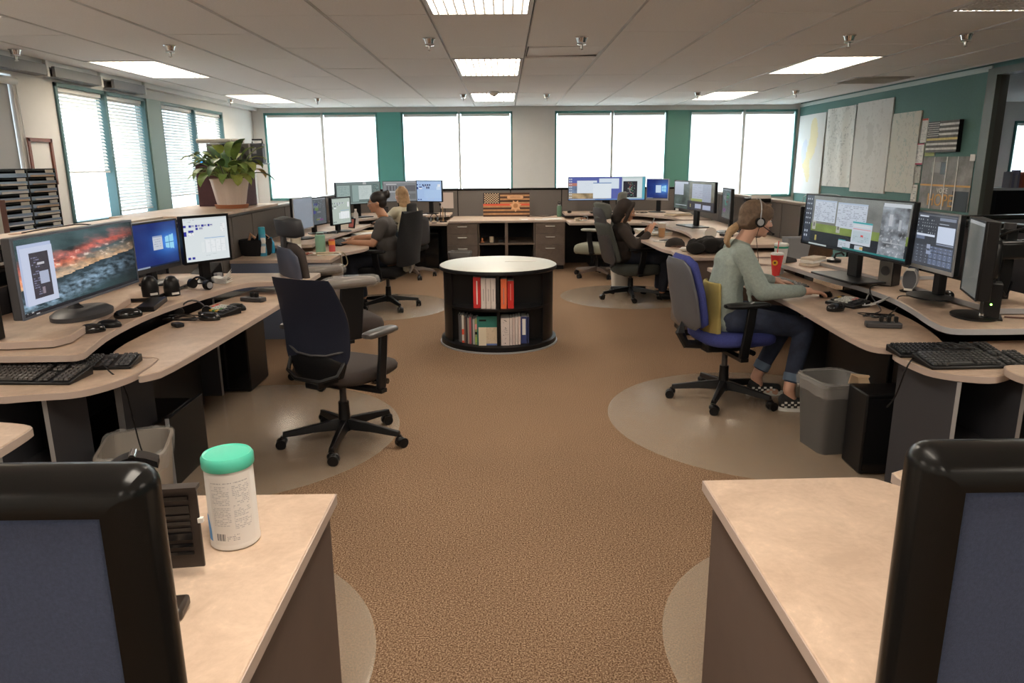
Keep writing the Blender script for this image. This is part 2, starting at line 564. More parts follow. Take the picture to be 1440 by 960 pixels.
# sprinklers
sp0 = None
for i, (x, y, lab) in enumerate([
        (-4.03, 6.43, 'chrome sprinkler head at the far left by the hanging troughs'), (-2.69, 6.28, 'chrome sprinkler head between left windows and the nearest centre light'),
        (-.57, 6.02, 'chrome sprinkler head just left of the second centre light'), (.61, 6.01, 'chrome sprinkler head by the crooked ceiling tile'),
        (2.69, 6.0, 'chrome sprinkler head in front of the right ceiling light'), (3.59, 5.98, 'chrome sprinkler head nearest the right door frame'),
        (-2.71, 11.13, 'small sprinkler head above the left back window'), (-.565, 10.68, 'small sprinkler head left of the farthest centre light'),
        (.61, 10.73, 'small sprinkler head right of the farthest centre light'), (2.71, 10.62, 'small sprinkler head beside the back right ceiling light'),
        (4.03, 10.48, 'small sprinkler head above the tall wall maps'), (-4.0, 11.2, 'small sprinkler head in the back left corner')]):
    if sp0 is None:
        t = thing('sprinkler_head', lab, 'sprinkler', (x, y, CEIL), 0, 'ceiling sprinklers')
        MB().lathe([(.050, 0), (.050, -.006), (.043, -.010), (.032, -.045), (.036, -.047), (.036, -.056), (.014, -.060)], n=20).build('cup', M_CHR, t)
        MB().lathe([(.012, -.055), (.009, -.085), (.016, -.088), (.016, -.092), (.004, -.096)], n=12).build('nozzle', M_CHR, t)
        sp0 = t
    else:
        dup(sp0, (x, y, CEIL), None, lab)
t = thing('smoke_detector', 'round white smoke detector under the farthest centre light', 'smoke detector', (-.13, 10.35, CEIL))
MB().lathe([(.07, 0), (.07, -.02), (.05, -.045), (.02, -.055)], n=24).build('housing', M_FRAMEW, t)
MB().lathe([(.02, -.05), (.018, -.065), (.005, -.066)], n=12).build('sensor', M_DGR, t)

# air grille top right and the return grille near the green wall
t = thing('air_grille', 'perforated air grille in the ceiling at the top right corner', 'vent', (GX0 + 5.5 * TS, 4.83 + .0, CEIL - .002))
MB().bx(-.33, .33, -.33, .33, .0, .012).build('backing', mat('grille_back', (.22, .22, .22)), t)
gr = MB()
for k in range(16):
    gr.bx(-.32, .32, -.32 + k * .04 + .008, -.32 + k * .04 + .024, -.01, .0)
    gr.bx(-.32 + k * .04 + .008, -.32 + k * .04 + .024, -.32, .32, -.011, -.001)
tag(gr.build('grid', M_TBAR, t), kind='stuff')
t.location.x = 3.25; t.location.y = 4.72
t = thing('air_grille', 'flat grey return grille in the ceiling near the green wall', 'vent', (4.45, 9.2, CEIL - .004))
MB().bx(-.33, .33, -.33, .33, -.004, .008).build('frame', M_TBAR, t)
for k in range(14):
    MB().box((0, -.28 + k * .043, -.006), (.6, .034, .003), rx=.5).build('slat', mat('grille_grey', (.62, .62, .60)), t)

# ---------------------------------------------------------------- walls
ZT = 2.42; ZS = .95


def wall_piece(x0, x1, y0, y1, z0, z1, m, parent=None, name='panel'):
    return MB().bx(x0, x1, y0, y1, z0, z1).build(name, m, parent)


WB = struct(MB().bx(XL - .1, XR + .1, YB + .0, YB + .15, 0, ZS).build('wall_back', M_WHITE))
BW = [(-4.10, -2.16), (-1.76, .15), (.88, 2.82), (3.19, 5.05)]
wall_piece(XL - .1, XR + .1, YB, YB + .15, ZT, CEIL + .03, M_WHITE, WB, 'header')
wall_piece(XL - .1, BW[0][0], YB, YB + .15, ZS, ZT, M_WHITE, WB, 'pier')
wall_piece(BW[0][1], BW[1][0], YB - .03, YB + .15, ZS, ZT, mat('teal_pier_paint', (.10, .36, .33), rough=.5), WB, 'pier')
wall_piece(BW[1][1], BW[2][0], YB - .02, YB + .15, ZS, ZT, M_WHITE, WB, 'pier')
wall_piece(BW[2][1], BW[3][0], YB - .03, YB + .15, ZS, ZT, mat('green_pier_paint', (.09, .25, .20), rough=.5), WB, 'pier')
wall_piece(BW[3][1], XR + .1, YB, YB + .15, ZS, ZT, M_WHITE, WB, 'pier')


def blind(w, h, parent, pitch=.0285, tilt=1.2, drop=1.0, label=None, sm=None):
    """Venetian blind in a w x h opening, local x across, z from 0 (top) down; returns one joined part"""
    MB().box((0, 0, -.02), (w, .04, .04)).build('headrail', M_FRAMEW, parent)
    n = int(h * drop / pitch); b = MB()
    for k in range(n):
        b.box((0, 0, -.05 - k * pitch), (w, .034, .0012), rx=tilt)
    for xx in (-w * .38, w * .38):
        b.box((xx, -.012, -.04 - n * pitch / 2), (.004, .002, n * pitch))
    o = b.build('blind_slats', sm or M_SLAT, parent, flat=True); tag(o, kind='stuff')
    MB().box((0, 0, -.05 - n * pitch), (w, .03, .02)).build('bottom_rail', M_FRAMEW, parent)
    return o


def window(idx, x0, x1, mullion=.5, facing='back', z0=ZS, z1=ZT, drops=(1, 1), tilts=(1.22, 1.22), at=None, frame=M_TEAL):
    w = x1 - x0; h = z1 - z0
    t = bpy.data.objects.new('window_%d' % idx, None); COL.objects.link(t); struct(t)
    if facing == 'back':
        t.location = ((x0 + x1) / 2, at, z1); t.rotation_euler = (0, 0, 0)
    elif facing == 'left':
        t.location = (at, (x0 + x1) / 2, z1); t.rotation_euler = (0, 0, PI / 2)
    # local: x along, +y outward
    f = .035
    fb = MB(); fb.bx(-w / 2, w / 2, -.02, .08, -f, 0); fb.bx(-w / 2, w / 2, -.02, .08, -h, -h + f)
    fb.bx(-w / 2, -w / 2 + f, -.02, .08, -h, 0); fb.bx(w / 2 - f, w / 2, -.02, .08, -h, 0)
    fb.build('window_frame', frame, t)
    mx = -w / 2 + w * mullion
    MB().bx(mx - .022, mx + .022, -.02, .08, -h, 0).build('mullion', frame if facing == 'left' else M_FRAMEW, t)
    for k, (a, b) in enumerate(((-w / 2 + f, mx - .022), (mx + .022, w / 2 - f))):
        MB().bx(a, b, .10, .11, -h + f, -f).build('pane', M_PANEL2 if facing == 'left' else M_PANE, t)
        e = bpy.data.objects.new('blind', None); COL.objects.link(e); e.parent = t; e.location = ((a + b) / 2, .035, -f)
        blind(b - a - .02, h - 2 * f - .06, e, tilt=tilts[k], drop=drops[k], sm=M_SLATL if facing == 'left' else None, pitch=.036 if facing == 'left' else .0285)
    return t


window(3, *BW[0], .51, at=YB)
window(4, *BW[1], .52, at=YB, tilts=(1.22, 1.3))
window(5, *BW[2], .51, at=YB, tilts=(1.3, 1.22))
window(6, *BW[3], .51, at=YB, tilts=(1.2, 1.2))

# left wall: windows run along y
WL = struct(MB().bx(XL - .15, XL, YN, YB, 0, .98).build('wall_left', M_WHITE))
LW = [(5.0, 6.75), (7.35, 9.15), (9.52, 11.6)]
LZ0, LZ1 = .98, 2.34
wall_piece(XL - .15, XL, YN, YB, LZ1, CEIL + .03, M_WHITE, WL, 'header')
wall_piece(XL - .15, XL, YN, LW[0][0], .98, LZ1, M_WHITE, WL, 'pier')
wall_piece(XL - .15, XL, LW[0][1], LW[1][0], .98, LZ1, M_WHITE, WL, 'pier')
wall_piece(XL - .15, XL + .03, LW[1][1], LW[2][0], .98, LZ1, mat('grey_green_pier_paint', (.16, .24, .21), rough=.5), WL, 'pier')
wall_piece(XL - .15, XL, LW[2][1], YB, .98, LZ1, M_WHITE, WL, 'pier')
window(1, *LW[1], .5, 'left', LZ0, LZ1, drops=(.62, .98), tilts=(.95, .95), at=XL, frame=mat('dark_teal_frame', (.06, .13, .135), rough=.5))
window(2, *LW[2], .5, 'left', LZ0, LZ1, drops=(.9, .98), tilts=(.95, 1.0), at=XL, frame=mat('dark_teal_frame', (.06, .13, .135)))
# roller shade window at the far left
t = bpy.data.objects.new('window_7', None); COL.objects.link(t); struct(t)
MB().bx(XL - .12, XL - .11, LW[0][0] + .03, LW[0][1] - .03, 1.0, 2.3).build('pane', M_PANEL2, t)
MB().bx(XL - .04, XL - .036, LW[0][0] + .01, LW[0][1] - .01, 1.0, 2.28).build('roller_shade', mat('shade_cloth', (.42, .43, .44), rough=.9), t)
MB().cyl((XL - .01, LW[0][0], 2.29), (XL - .01, LW[0][1] + .05, 2.29), .035).build('roller', M_FRAMEW, t)
MB().tube([(XL + .01, LW[0][1] + .03, 2.28), (XL + .012, LW[0][1] + .05, 1.7), (XL + .01, LW[0][1] + .06, 1.1)], .006).build('cord', M_FRAMEW, t)

# troughs hanging under the ceiling edge
for y0, y1, lab in ((6.0, 7.08, 'grey metal trough under the ceiling edge, nearest the left margin'), (7.2, 8.0, 'grey metal trough under the ceiling edge above the first window'), (8.25, 8.95, 'grey metal trough under the ceiling edge, farthest of the three')):
    t = thing('ceiling_trough', lab, 'metal trough', (XL + .13, (y0 + y1) / 2, CEIL - .1))
    L = y1 - y0
    MB().bx(-.03, .0, -L / 2, L / 2, -.03, .06).build('front_plate', mat('trough_grey', (.18, .185, .2), rough=.5), t)
    MB().bx(-.12, -.02, -L / 2, L / 2, -.035, -.025).build('bottom_plate', MATS['trough_grey'], t)
    MB().bx(-.12, .0, L / 2 - .01, L / 2 + .03, -.04, .1).build('hanger', M_FRAMEW, t)
struct(MB().bx(XL, XL + .1, YN, YB, CEIL - .05, CEIL + .03).build('trim_1', M_FRAMEW))

# right wall, green, with the opening to the next room
WR = struct(MB().bx(XR, XR + .12, 7.95, YB, 0, CEIL + .03).build('wall_right', M_GREEN))
wall_piece(XR, XR + .12, 4.9, 7.95, 2.44, CEIL + .03, M_GREEN, WR, 'header')
wall_piece(XR, XR + .12, YN, 4.9, 0, CEIL + .03, M_GREEN, WR, 'pier')
wall_piece(XR, XR + .12, 4.9, 7.95, 0, .9, M_GREEN, WR, 'sill_wall')
struct(MB().bx(XR - .02, XR, 7.95, YB, CEIL - .05, CEIL).build('trim_2', mat('pale_green_trim', (.5, .58, .55), rough=.5)))
t = struct(MB().bx(XR - .03, XR + .02, 7.83, 7.98, .9, 2.47).build('door_1', M_DGREEN))
MB().bx(XR + .02, XR + .125, 7.86, 7.95, .9, 2.44).build('jamb', mat('brown_green_jamb', (.085, .085, .07), rough=.55), t)
MB().bx(XR - .03, XR + .125, 4.9, 7.85, 2.40, 2.47).build('head_rail', M_DGREEN, t)
MB().bx(XR - .02, XR + .02, 7.74, 7.80, .9, 2.40).build('stop', MATS['pale_green_trim'], t).hide_render = False
for k in kids(t):
    if k.name.startswith('stop'):
        bpy.data.objects.remove(k)
struct(MB().bx(XR + .0, XR + .3, 4.9, 7.86, .86, .9).build('trim_3', M_DGREEN))

# room beyond
wall_piece(XR + .12, 12, YB, YB + .15, 0, 1.05, M_WHITE, struct(MB().bx(XR + .1, 12, YB + .02, YB + .15, 2.2, CEIL + .05).build('wall_far', M_WHITE)), 'sill_wall')
struct(MB().bx(XR + .1, 8.85, YB + .01, YB + .15, 1.05, 2.2).build('wall_far', M_WHITE))
struct(MB().bx(11, 12, YB + .01, YB + .15, 1.05, 2.2).build('wall_far', M_WHITE))
struct(MB().bx(12, 12.1, 4, YB + .15, 0, CEIL).build('wall_side', M_WHITE))
struct(MB().bx(XR + .12, 12, 3.9, 4, 0, CEIL).build('wall_side', M_WHITE))
window(8, 8.85, 11, .42, at=YB, z0=1.05, z1=2.2, tilts=(1.15, 1.15), drops=(.8, .98))
# near wall behind the camera
struct(MB().bx(XL - .1, XR + .1, YN - .1, YN, 0, CEIL + .03).build('wall_near', M_WHITE))
struct(MB().bx(XL, XL + .02, YN, YB, 0, .1).build('baseboard_left', M_BLK))
struct(MB().bx(XL, XR, YB - .02, YB, 0, .1).build('baseboard_back', M_BLK))

# shelf with books in the room beyond
t = thing('low_bookcase', 'dark low bookcase seen through the opening on the right', 'bookcase', (9.0, 12.1, 0))
MB().bx(-.9, .7, -.02, .3, 0, 1.06).build('carcass', M_BLK, t)
MB().bx(-.93, .73, -.04, .33, 1.06, 1.10).build('top', M_FRAMEW, t)
rc = random.Random(3)
cols = [(.30, .28, .4), (.5, .45, .5), (.4, .1, .06), (.55, .12, .05), (.55, .3, .12), (.5, .42, .2), (.55, .55, .5), (.2, .12, .3)]
x = 8.3
cn = ['grey violet', 'mauve', 'dark red', 'red', 'orange', 'mustard', 'off white', 'purple']
for k in range(14):
    w = rc.uniform(.035, .055); h = rc.uniform(.2, .3)
    i = [1, 0, 1, 0, 2, 3, 3, 4, 5, 3, 4, 5, 6, 7][k]
    one('book', MB().box((x + w / 2, 12.2, 1.10 + h / 2), (w - .004, .18, h)), mat('book_' + cn[i].replace(' ', '_'), cols[i]),
        '%s book on the low bookcase through the opening, %s from its left end' % (cn[i], ['first', 'second', 'third', 'fourth', 'fifth', 'sixth', 'seventh', 'eighth', 'ninth', 'tenth', 'eleventh', 'twelfth', 'thirteenth', 'fourteenth'][k]), 'book', group='books in the next room')
    x += w
t = thing('picture_frame', 'thin reddish frame edge seen through the opening', 'picture frame', (6.9, 11.2, 0))
MB().bx(-.02, .02, -.3, .3, 1.45, 1.95).build('frame_edge', mat('red_wood', (.3, .07, .04)), t)
MB().bx(-.01, .01, -.02, .02, 0, 1.45).build('easel_post', M_BLK, t)

# ================================================================== PARTITIONS AND WORKTOPS


def partition(label, p0, p1, z1, th=.07, fab=None, cap=None, seams=(), group='partitions', z0=.05, cap_h=.03, cat='partition'):
    """upright office divider from p0 to p1; local x runs along it; the fabric faces are cut into panels"""
    p0 = Vector(p0); p1 = Vector(p1); d = p1 - p0; L = d.length
    t = thing('office_partition', label, cat, (p0.x, p0.y, 0), math.atan2(d.y, d.x), group)
    MB().bx(.01, L - .01, -th / 2 + .012, th / 2 - .012, 0, z1 - cap_h).build('core', M_BLK, t)
    cuts = [0] + list(seams) + [L]
    for a, b in zip(cuts[:-1], cuts[1:]):
        for s in (-1, 1):
            MB().bx(a + .008, b - .008, min(s * (th / 2 - .012), s * th / 2), max(s * (th / 2 - .012), s * th / 2), z0, z1 - cap_h - .004).build('fabric_panel', fab or M_FAB, t, bev=.004)
    MB().bx(0, L, -th / 2 - .006, th / 2 + .006, z1 - cap_h, z1).build('top_cap', cap or M_CAP, t, bev=.008)
    for x in (0, L):
        MB().bx(x - .012, x + .012, -th / 2 - .004, th / 2 + .004, 0, z1 - .002).build('end_cap', cap or M_CAP, t, bev=.006)
    MB().bx(.0, L, -th / 2 - .003, th / 2 + .003, 0, .05).build('base_rail', M_BLK, t)
    return t


# foreground dividers with thick rounded black caps
def fat_partition(label, x0, x1, y, z1, side):
    t = thing('office_partition', label, 'partition', ((x0 + x1) / 2, y, 0), 0, 'foreground partitions')
    w = (x1 - x0) / 2; th = .085; r = .04

    def prof(n=10):      # rounded cross-section, opening downward
        return [(-th / 2, -.055)] + [(-th / 2 + r - r * math.cos(a), -r + r * math.sin(a)) for a in [PI / 2 * k / 5 for k in range(6)]] + \
               [(th / 2 - r + r * math.cos(a), -r + r * math.sin(a)) for a in [PI / 2 - PI / 2 * k / 5 for k in range(6)]] + [(th / 2, -.055)]
    e = w - .045 if side > 0 else -w + .045      # inner post offset
    loops = []
    s = 1 if side > 0 else -1
    pr_ = prof()
    # horizontal cap, then a rounded corner, then the end post
    loops.append([(-s * w, yy, z1 + zz) for yy, zz in pr_])
    R_ = .034; K = 7
    arc = []
    for k in range(K + 1):
        th_ = PI / 2 * k / K
        l = []
        for yy, zz in pr_:
            dd = -zz
            if dd < R_: l.append((s * (w - R_ + (R_ - dd) * math.sin(th_)), yy, z1 - R_ + (R_ - dd) * math.cos(th_)))
            else: l.append((s * (w - dd), yy, z1 - dd))
        arc.append(l)
    MB().loft(loops + arc[:K // 2 + 1]).build('top_cap', M_CAP, t, ang=50)
    MB().loft(arc[K // 2:] + [[(s * w + s * zz, yy, 0.0) for yy, zz in pr_]]).build('end_post', M_CAP, t, ang=50)
    a0, a1 = (-w, w - .058) if s > 0 else (-w + .058, w)
    for q in (-1, 1):
        MB().bx(a0, a1, min(q * .022, q * .034), max(q * .022, q * .034), .06, z1 - .060).build('fabric_panel', M_FABB, t, bev=.006)
    MB().bx(a0, a1, -.022, .022, 0, z1 - .05).build('core', M_BLK, t)
    return t


fat_partition('blue-grey fabric divider with rounded black cap at lower left corner', -1.6, -.452, .87, 1.18, 1)
fat_partition('dark fabric divider with rounded black cap at lower right corner', .548, 1.8, .915, 1.18, -1)

# back run behind the central counter
partition('long dark grey divider behind the central cabinet and wooden flag', (-2.5, 11.9), (2.75, 11.9), 1.17, fab=M_FABG, seams=(.9, 1.75, 2.6, 3.42, 4.3), group='room partitions')
partition('dark grey divider running behind the far left desks under the big window', (-2.52, 5.95), (-2.52, 11.82), 1.13, fab=M_FABG, seams=(.45, .75, 1.3, 2.4, 3.5, 4.6), group='room partitions', cap=mat('grey_cap', (.2, .19, .18), rough=.4))
partition('near left black divider with cream top behind the sunset screen', (-2.72, 1.2), (-2.60, 5.5), 1.165, fab=M_FAB, cap=M_CAP, seams=(1.4, 2.6, 3.4), group='room partitions')
tp = thing('partition_ledge', 'cream ledge capping the near left divider beside the mail sorter', 'ledge', (-2.78, 3.4, 1.165))
MB().prism([(-.09, -2.2), (.11, -2.2), (.235, 2.1), (-.05, 2.1)], 0, .022).build('top', M_CAPC, tp, bev=.004)
MB().lathe([(.03, 0), (.03, .002)], c=(.03, .75, .022), n=20, sy=2.2).build('cable_hole_cover', mat('brown_ring', (.35, .2, .14)), tp)
partition('short divider joining the near left desk and the plant ledge', (-2.60, 5.52), (-2.52, 5.93), 1.12, fab=M_FABG, group='room partitions')
tp = thing('partition_ledge', 'light wooden ledge carrying the potted plant', 'ledge', (-2.72, 6.55, 1.131))
MB().bx(-.46, .30, -.62, 1.35, 0, .028).build('top', M_LAM, tp, bev=.004)
MB().bx(-.38, -.34, -.55, 1.3, -1.131, 0).build('back_panel', M_GPAN, tp)

partition('dark grey divider on the right, running behind the hooded person desk', (2.84, 11.82), (2.84, 6.75), 1.17, fab=M_FABG, cap=mat('tan_cap', (.33, .28, .24), rough=.4), seams=(1.0, 2.2, 3.4, 4.4), group='room partitions')
partition('grey divider fin between the two right-hand consoles', (2.84, 6.7), (2.62, 6.38), 1.17, fab=mat('mid_grey_fabric', (.15, .15, .16), rough=.9), group='room partitions')
partition('dark divider behind the big near right screens', (3.02, 6.3), (3.02, 5.15), 1.12, fab=M_FABG, seams=(.6,), group='room partitions')
t = partition('near right divider with thick black top and blue-lit lower fabric', (2.98, 5.1), (3.62, 2.4), 1.17, fab=M_FAB, cap=M_CAP, seams=(1.2,), group='room partitions', cap_h=.045)
partition('black divider turning back towards the doorway on the right', (3.0, 5.12), (4.2, 5.3), 1.17, fab=M_FAB, group='room partitions')


def worktop(label, poly, z, cat='worktop', m=None, th=.03, group=None, name='worktop', edge=None):
    cx = sum(p[0] for p in poly) / len(poly); cy = sum(p[1] for p in poly) / len(poly)
    lp = [(x - cx, y - cy) for x, y in poly]
    t = thing(name, label, cat, (cx, cy, z - th), 0, group)
    MB().prism(lp, .0005, th).build('top_board', m or M_LAM, t, bev=.004)
    # edge band, slightly proud
    n = len(lp)
    ar = sum(lp[i][0] * lp[(i + 1) % n][1] - lp[(i + 1) % n][0] * lp[i][1] for i in range(n))
    if ar < 0: lp = lp[::-1]
    out = []
    for i in range(n):
        a = Vector(lp[i - 1]); b = Vector(lp[i]); c = Vector(lp[(i + 1) % n])
        n1 = Vector(((b - a).y, -(b - a).x)).normalized(); n2 = Vector(((c - b).y, -(c - b).x)).normalized()
        m_ = (n1 + n2)
        m_ = m_ / max(.3, m_.length_squared) * 2 * .0025 if m_.length > .01 else n1 * .0025
        out.append((b.x + m_.x, b.y + m_.y))
    inn = lp
    lo = [[(x, y, .0) for x, y in out], [(x, y, th - .003) for x, y in out], [(x, y, th - .003) for x, y in inn], [(x, y, 0.0) for x, y in inn]]
    lo.append(lo[0])
    MB().loft(lo, cap=False).build('edge_band', edge or M_EDGE, t)
    return t


def smooth(poly, keep=(), it=2):
    """round the listed polygon's corners (Chaikin) except those kept"""
    pts = [(p, i in keep) for i, p in enumerate(poly)]
    for _ in range(it):
        o = []
        n = len(pts)
        for i in range(n):
            p, k = pts[i]
            if k:
                o.append((p, True)); continue
            a = pts[i - 1][0]; b = pts[(i + 1) % n][0]
            o.append(((p[0] * .75 + a[0] * .25, p[1] * .75 + a[1] * .25), False))
            o.append(((p[0] * .75 + b[0] * .25, p[1] * .75 + b[1] * .25), False))
        pts = o
    return [p for p, k in pts]


# ---- foreground counters
def fg_counter(label, poly, z, px0, y0, y1, side):
    t = worktop(label, poly, z, 'counter', name='counter_top')
    cx, cy = t.location.x, t.location.y
    s = side
    MB().bx(min(px0, px0 + s * .025) - cx, max(px0, px0 + s * .025) - cx, y0 - cy, y1 - cy, -z + .03, 0).build('side_panel', M_DPAN, t)
    MB().bx(min(px0 + s * .02, px0 + s * .45) - cx, max(px0 + s * .02, px0 + s * .45) - cx, y1 - .05 - cy, y1 - .02 - cy, -z + .03, 0).build('end_panel', M_DPAN, t)
    return t


fg_counter('pale counter at lower left holding the wipes canister', [(-.445, .915), (-.445, 1.735), (-1.05, 1.735), (-1.2, 1.6), (-1.2, .915)], .725, -.455, .93, 1.70, -1)
fg_counter('pale counter at lower right with cut corner beside the divider', [(.525, .965), (.525, 1.79), (.94, 1.80), (.985, 1.79), (1.02, 1.75), (1.26, 1.42), (1.26, .965)], .725, .545, .975, 1.76, 1)
worktop('small worktop corner just showing behind the lower right divider', smooth([(1.09, 1.93), (1.075, 1.80), (1.32, 1.50), (1.8, 1.5), (1.8, 1.93)], (3, 4)), .70)
worktop('rounded worktop corner at the left photo edge below the two keyboards', smooth([(-2.5, 2.37), (-1.60, 2.37), (-1.56, 2.2), (-1.56, 1.3), (-2.5, 1.3)], (0, 3, 4), 3), .71)

# ---- near consoles
worktop('left keyboard worktop with the two black keyboards', smooth([(-2.58, 2.66), (-1.9, 2.64), (-1.80, 2.67), (-1.66, 2.69), (-1.585, 2.80), (-1.545, 2.95), (-1.565, 3.18), (-1.75, 3.185), (-2.58, 3.185)], (0, 1, 6, 8)), .71)
worktop('long lower worktop of the near left console with keypad and mice', smooth([(-1.525, 2.88), (-1.49, 2.90), (-1.44, 2.98), (-1.41, 4.28), (-1.40, 5.1), (-1.75, 5.1), (-1.85, 4.3), (-1.87, 3.6), (-1.84, 3.30), (-1.78, 3.21), (-1.56, 3.19), (-1.53, 3.05)], (4, 5)), .713)
worktop('curved raised shelf of the near left console under the screens', smooth([(-2.60, 2.905), (-1.84, 2.905), (-1.755, 2.92), (-1.79, 3.05), (-1.86, 3.35), (-1.885, 3.85), (-1.80, 4.4), (-1.735, 4.74), (-1.60, 4.80), (-1.33, 4.80), (-1.33, 5.19), (-2.46, 5.22)], (0, 9, 10, 11)), .80, group='raised monitor shelves')
worktop('angled riser board under the sunset screen', [(-2.50, 3.06), (-2.45, 3.0), (-2.10, 2.985), (-1.93, 3.02), (-1.90, 3.10), (-2.0, 3.55), (-2.10, 4.02), (-2.50, 4.02)], .838, th=.032, name='riser_board', cat='riser')
worktop('thin riser board under the second left screen', [(-2.10, 4.08), (-2.02, 4.10), (-2.03, 4.75), (-2.10, 5.0), (-2.45, 5.0), (-2.45, 4.08)], .826, th=.02, name='riser_board', cat='riser', edge=M_BLK)

worktop('right keyboard worktop with two black keyboards', smooth([(1.78, 3.19), (1.745, 3.15), (1.74, 2.99), (1.76, 2.84), (1.93, 2.755), (2.03, 2.80), (2.10, 2.86), (2.75, 2.965), (2.85, 3.36), (2.15, 3.36), (2.06, 3.20)], (7, 8)), .708)
worktop('worktop corner at the right photo edge below the keyboards', smooth([(2.02, 2.84), (1.99, 2.68), (2.08, 2.55), (2.6, 2.2), (2.9, 2.2), (2.9, 2.84), (2.12, 2.84)], (3, 4, 5)), .735)
worktop('long lower worktop of the near right console where the headset woman works', smooth([(2.04, 3.24), (1.90, 3.215), (1.725, 3.215), (1.685, 3.33), (1.715, 3.9), (1.745, 4.4), (1.70, 5.0), (1.66, 5.9), (2.2, 5.95), (2.2, 5.2), (2.24, 4.4), (2.22, 3.9), (2.14, 3.5)], (7, 8)), .713)
worktop('curved raised shelf of the near right console under the big screens', smooth([(2.95, 3.235), (2.14, 3.215), (2.035, 3.24), (2.05, 3.40), (2.13, 3.70), (2.195, 4.05), (2.195, 4.45), (2.13, 4.80), (2.11, 5.25), (2.08, 5.6), (2.3, 5.72), (2.9, 5.72)], (0, 10, 11)), .80, edge=mat('grey_edge_band', (.40, .41, .43), rough=.4), group='raised monitor shelves')
worktop('riser board with silver edge under the second right screen', [(2.415, 3.52), (2.43, 3.56), (2.40, 4.20), (2.45, 4.22), (2.85, 4.22), (2.85, 3.5)], .835, th=.03, name='riser_board', cat='riser', edge=M_SILV)
worktop('riser board under the widest right screen', [(2.39, 4.62), (2.30, 5.6), (2.8, 5.6), (2.8, 4.62)], .828, th=.025, name='riser_board', cat='riser', edge=M_SILV)
worktop('rear right end of the near right console with bin and bag', [(2.12, 5.98), (2.12, 6.3), (2.78, 6.3), (2.95, 5.75), (2.35, 5.75)], .73)

# ---- middle and far consoles
worktop('near end worktop of the bun woman console, left', [(-1.56, 6.50), (-1.56, 7.04), (-1.58, 7.075), (-2.46, 7.075), (-2.46, 6.50)], .73)
worktop('long lower worktop in front of the woman with the bun', smooth([(-1.60, 7.085), (-1.40, 7.5), (-1.50, 8.0), (-1.60, 8.6), (-1.58, 9.6), (-2.0, 9.7), (-2.46, 9.7), (-2.46, 7.085)], (0, 4, 5, 6, 7)), .715)
worktop('raised shelf under the middle left screens', smooth([(-1.88, 7.1), (-1.90, 7.6), (-1.86, 8.2), (-1.80, 8.7), (-1.74, 9.5), (-2.47, 9.75), (-2.47, 7.05)], (0, 4, 5, 6)), .80, group='raised monitor shelves')
worktop('lower worktop of the far left console by the blonde woman', [(-.84, 10.62), (-1.6, 10.62), (-2.46, 10.2), (-2.46, 11.8), (-.84, 11.8)], .715)
worktop('raised shelf under the far left screens', [(-.84, 11.2), (-1.5, 11.15), (-2.05, 10.5), (-2.46, 10.3), (-2.46, 11.84), (-.84, 11.84)], .80, group='raised monitor shelves')

worktop('near end worktop of the middle right console with the black jacket', [(1.58, 6.42), (1.55, 6.50), (1.60, 6.98), (2.6, 6.98), (2.6, 6.42)], .73)
worktop('long lower worktop in front of the hooded person', smooth([(1.62, 6.99), (1.56, 7.2), (1.53, 8.0), (1.50, 8.55), (1.62, 8.95), (1.7, 9.6), (2.78, 9.6), (2.78, 6.99)], (0, 5, 6, 7)), .715)
worktop('raised shelf under the middle right screen', smooth([(1.90, 6.75), (1.86, 7.2), (2.0, 7.8), (2.02, 8.4), (1.92, 9.1), (1.80, 9.6), (2.78, 9.7), (2.78, 6.75)], (0, 5, 6, 7)), .80, group='raised monitor shelves')
worktop('lower worktop of the far right console', [(.93, 10.5), (1.6, 10.5), (2.1, 10.3), (2.5, 9.75), (2.79, 9.75), (2.79, 11.8), (.93, 11.8)], .715)
worktop('raised shelf under the far right screens', [(.93, 11.25), (1.7, 11.2), (2.05, 11.0), (2.35, 10.3), (2.40, 9.9), (2.79, 9.9), (2.79, 11.84), (.93, 11.84)], .80, group='raised monitor shelves')

# ---- supports under the consoles
def slab(name, label, x0, x1, y0, y1, z0, z1, m, cat='desk support', edge=None, group=None):
    t = thing(name, label, cat, ((x0 + x1) / 2, (y0 + y1) / 2, z0), 0, group)
    w, d = (x1 - x0) / 2, (y1 - y0) / 2
    MB().bx(-w, w, -d, d, 0, z1 - z0).build('board', m, t, bev=.003)
    if edge:
        if w < d: MB().bx(-w, w, -d - .002, -d, 0, z1 - z0).build('edge_strip', edge, t)
        else: MB().bx(edge_side(x0, x1, w)[0], edge_side(x0, x1, w)[1], -d - .002, d, 0, z1 - z0).build('edge_strip', edge, t)
    return t


def edge_side(x0, x1, w):
    return (w, w + .002) if x0 < 0 else (-w - .002, -w)


EDG = mat('grey_edge_strip', (.30, .29, .29), rough=.5)
slab('desk_support', 'dark grey end panel standing under the near left console', -2.45, -1.97, 4.82, 4.85, 0, .682, M_GPAN, edge=EDG)
slab('desk_support', 'dark grey end panel standing under the near right console', 2.09, 2.72, 4.93, 4.96, 0, .682, M_GPAN, edge=EDG)
slab('desk_support', 'black back panel of the near left console', -2.56, -2.53, 2.7, 5.4, 0, .76, M_BLK)
slab('desk_support', 'black back panel of the near right console', 2.86, 2.89, 3.3, 5.9, 0, .76, M_BLK)
slab('desk_support', 'black upright between the two left keyboard worktops', -1.80, -1.77, 3.2, 3.5, 0, .68, M_GPAN, edge=EDG)
slab('desk_support', 'grey end panel with blue light in its colour, under the bun woman console, behind the headrest chair', -2.46, -1.98, 6.50, 6.53, 0, .70, M_GPANL)
slab('desk_support', 'black back panel under the middle left console', -2.46, -2.43, 7.1, 9.7, 0, .69, M_BLK)
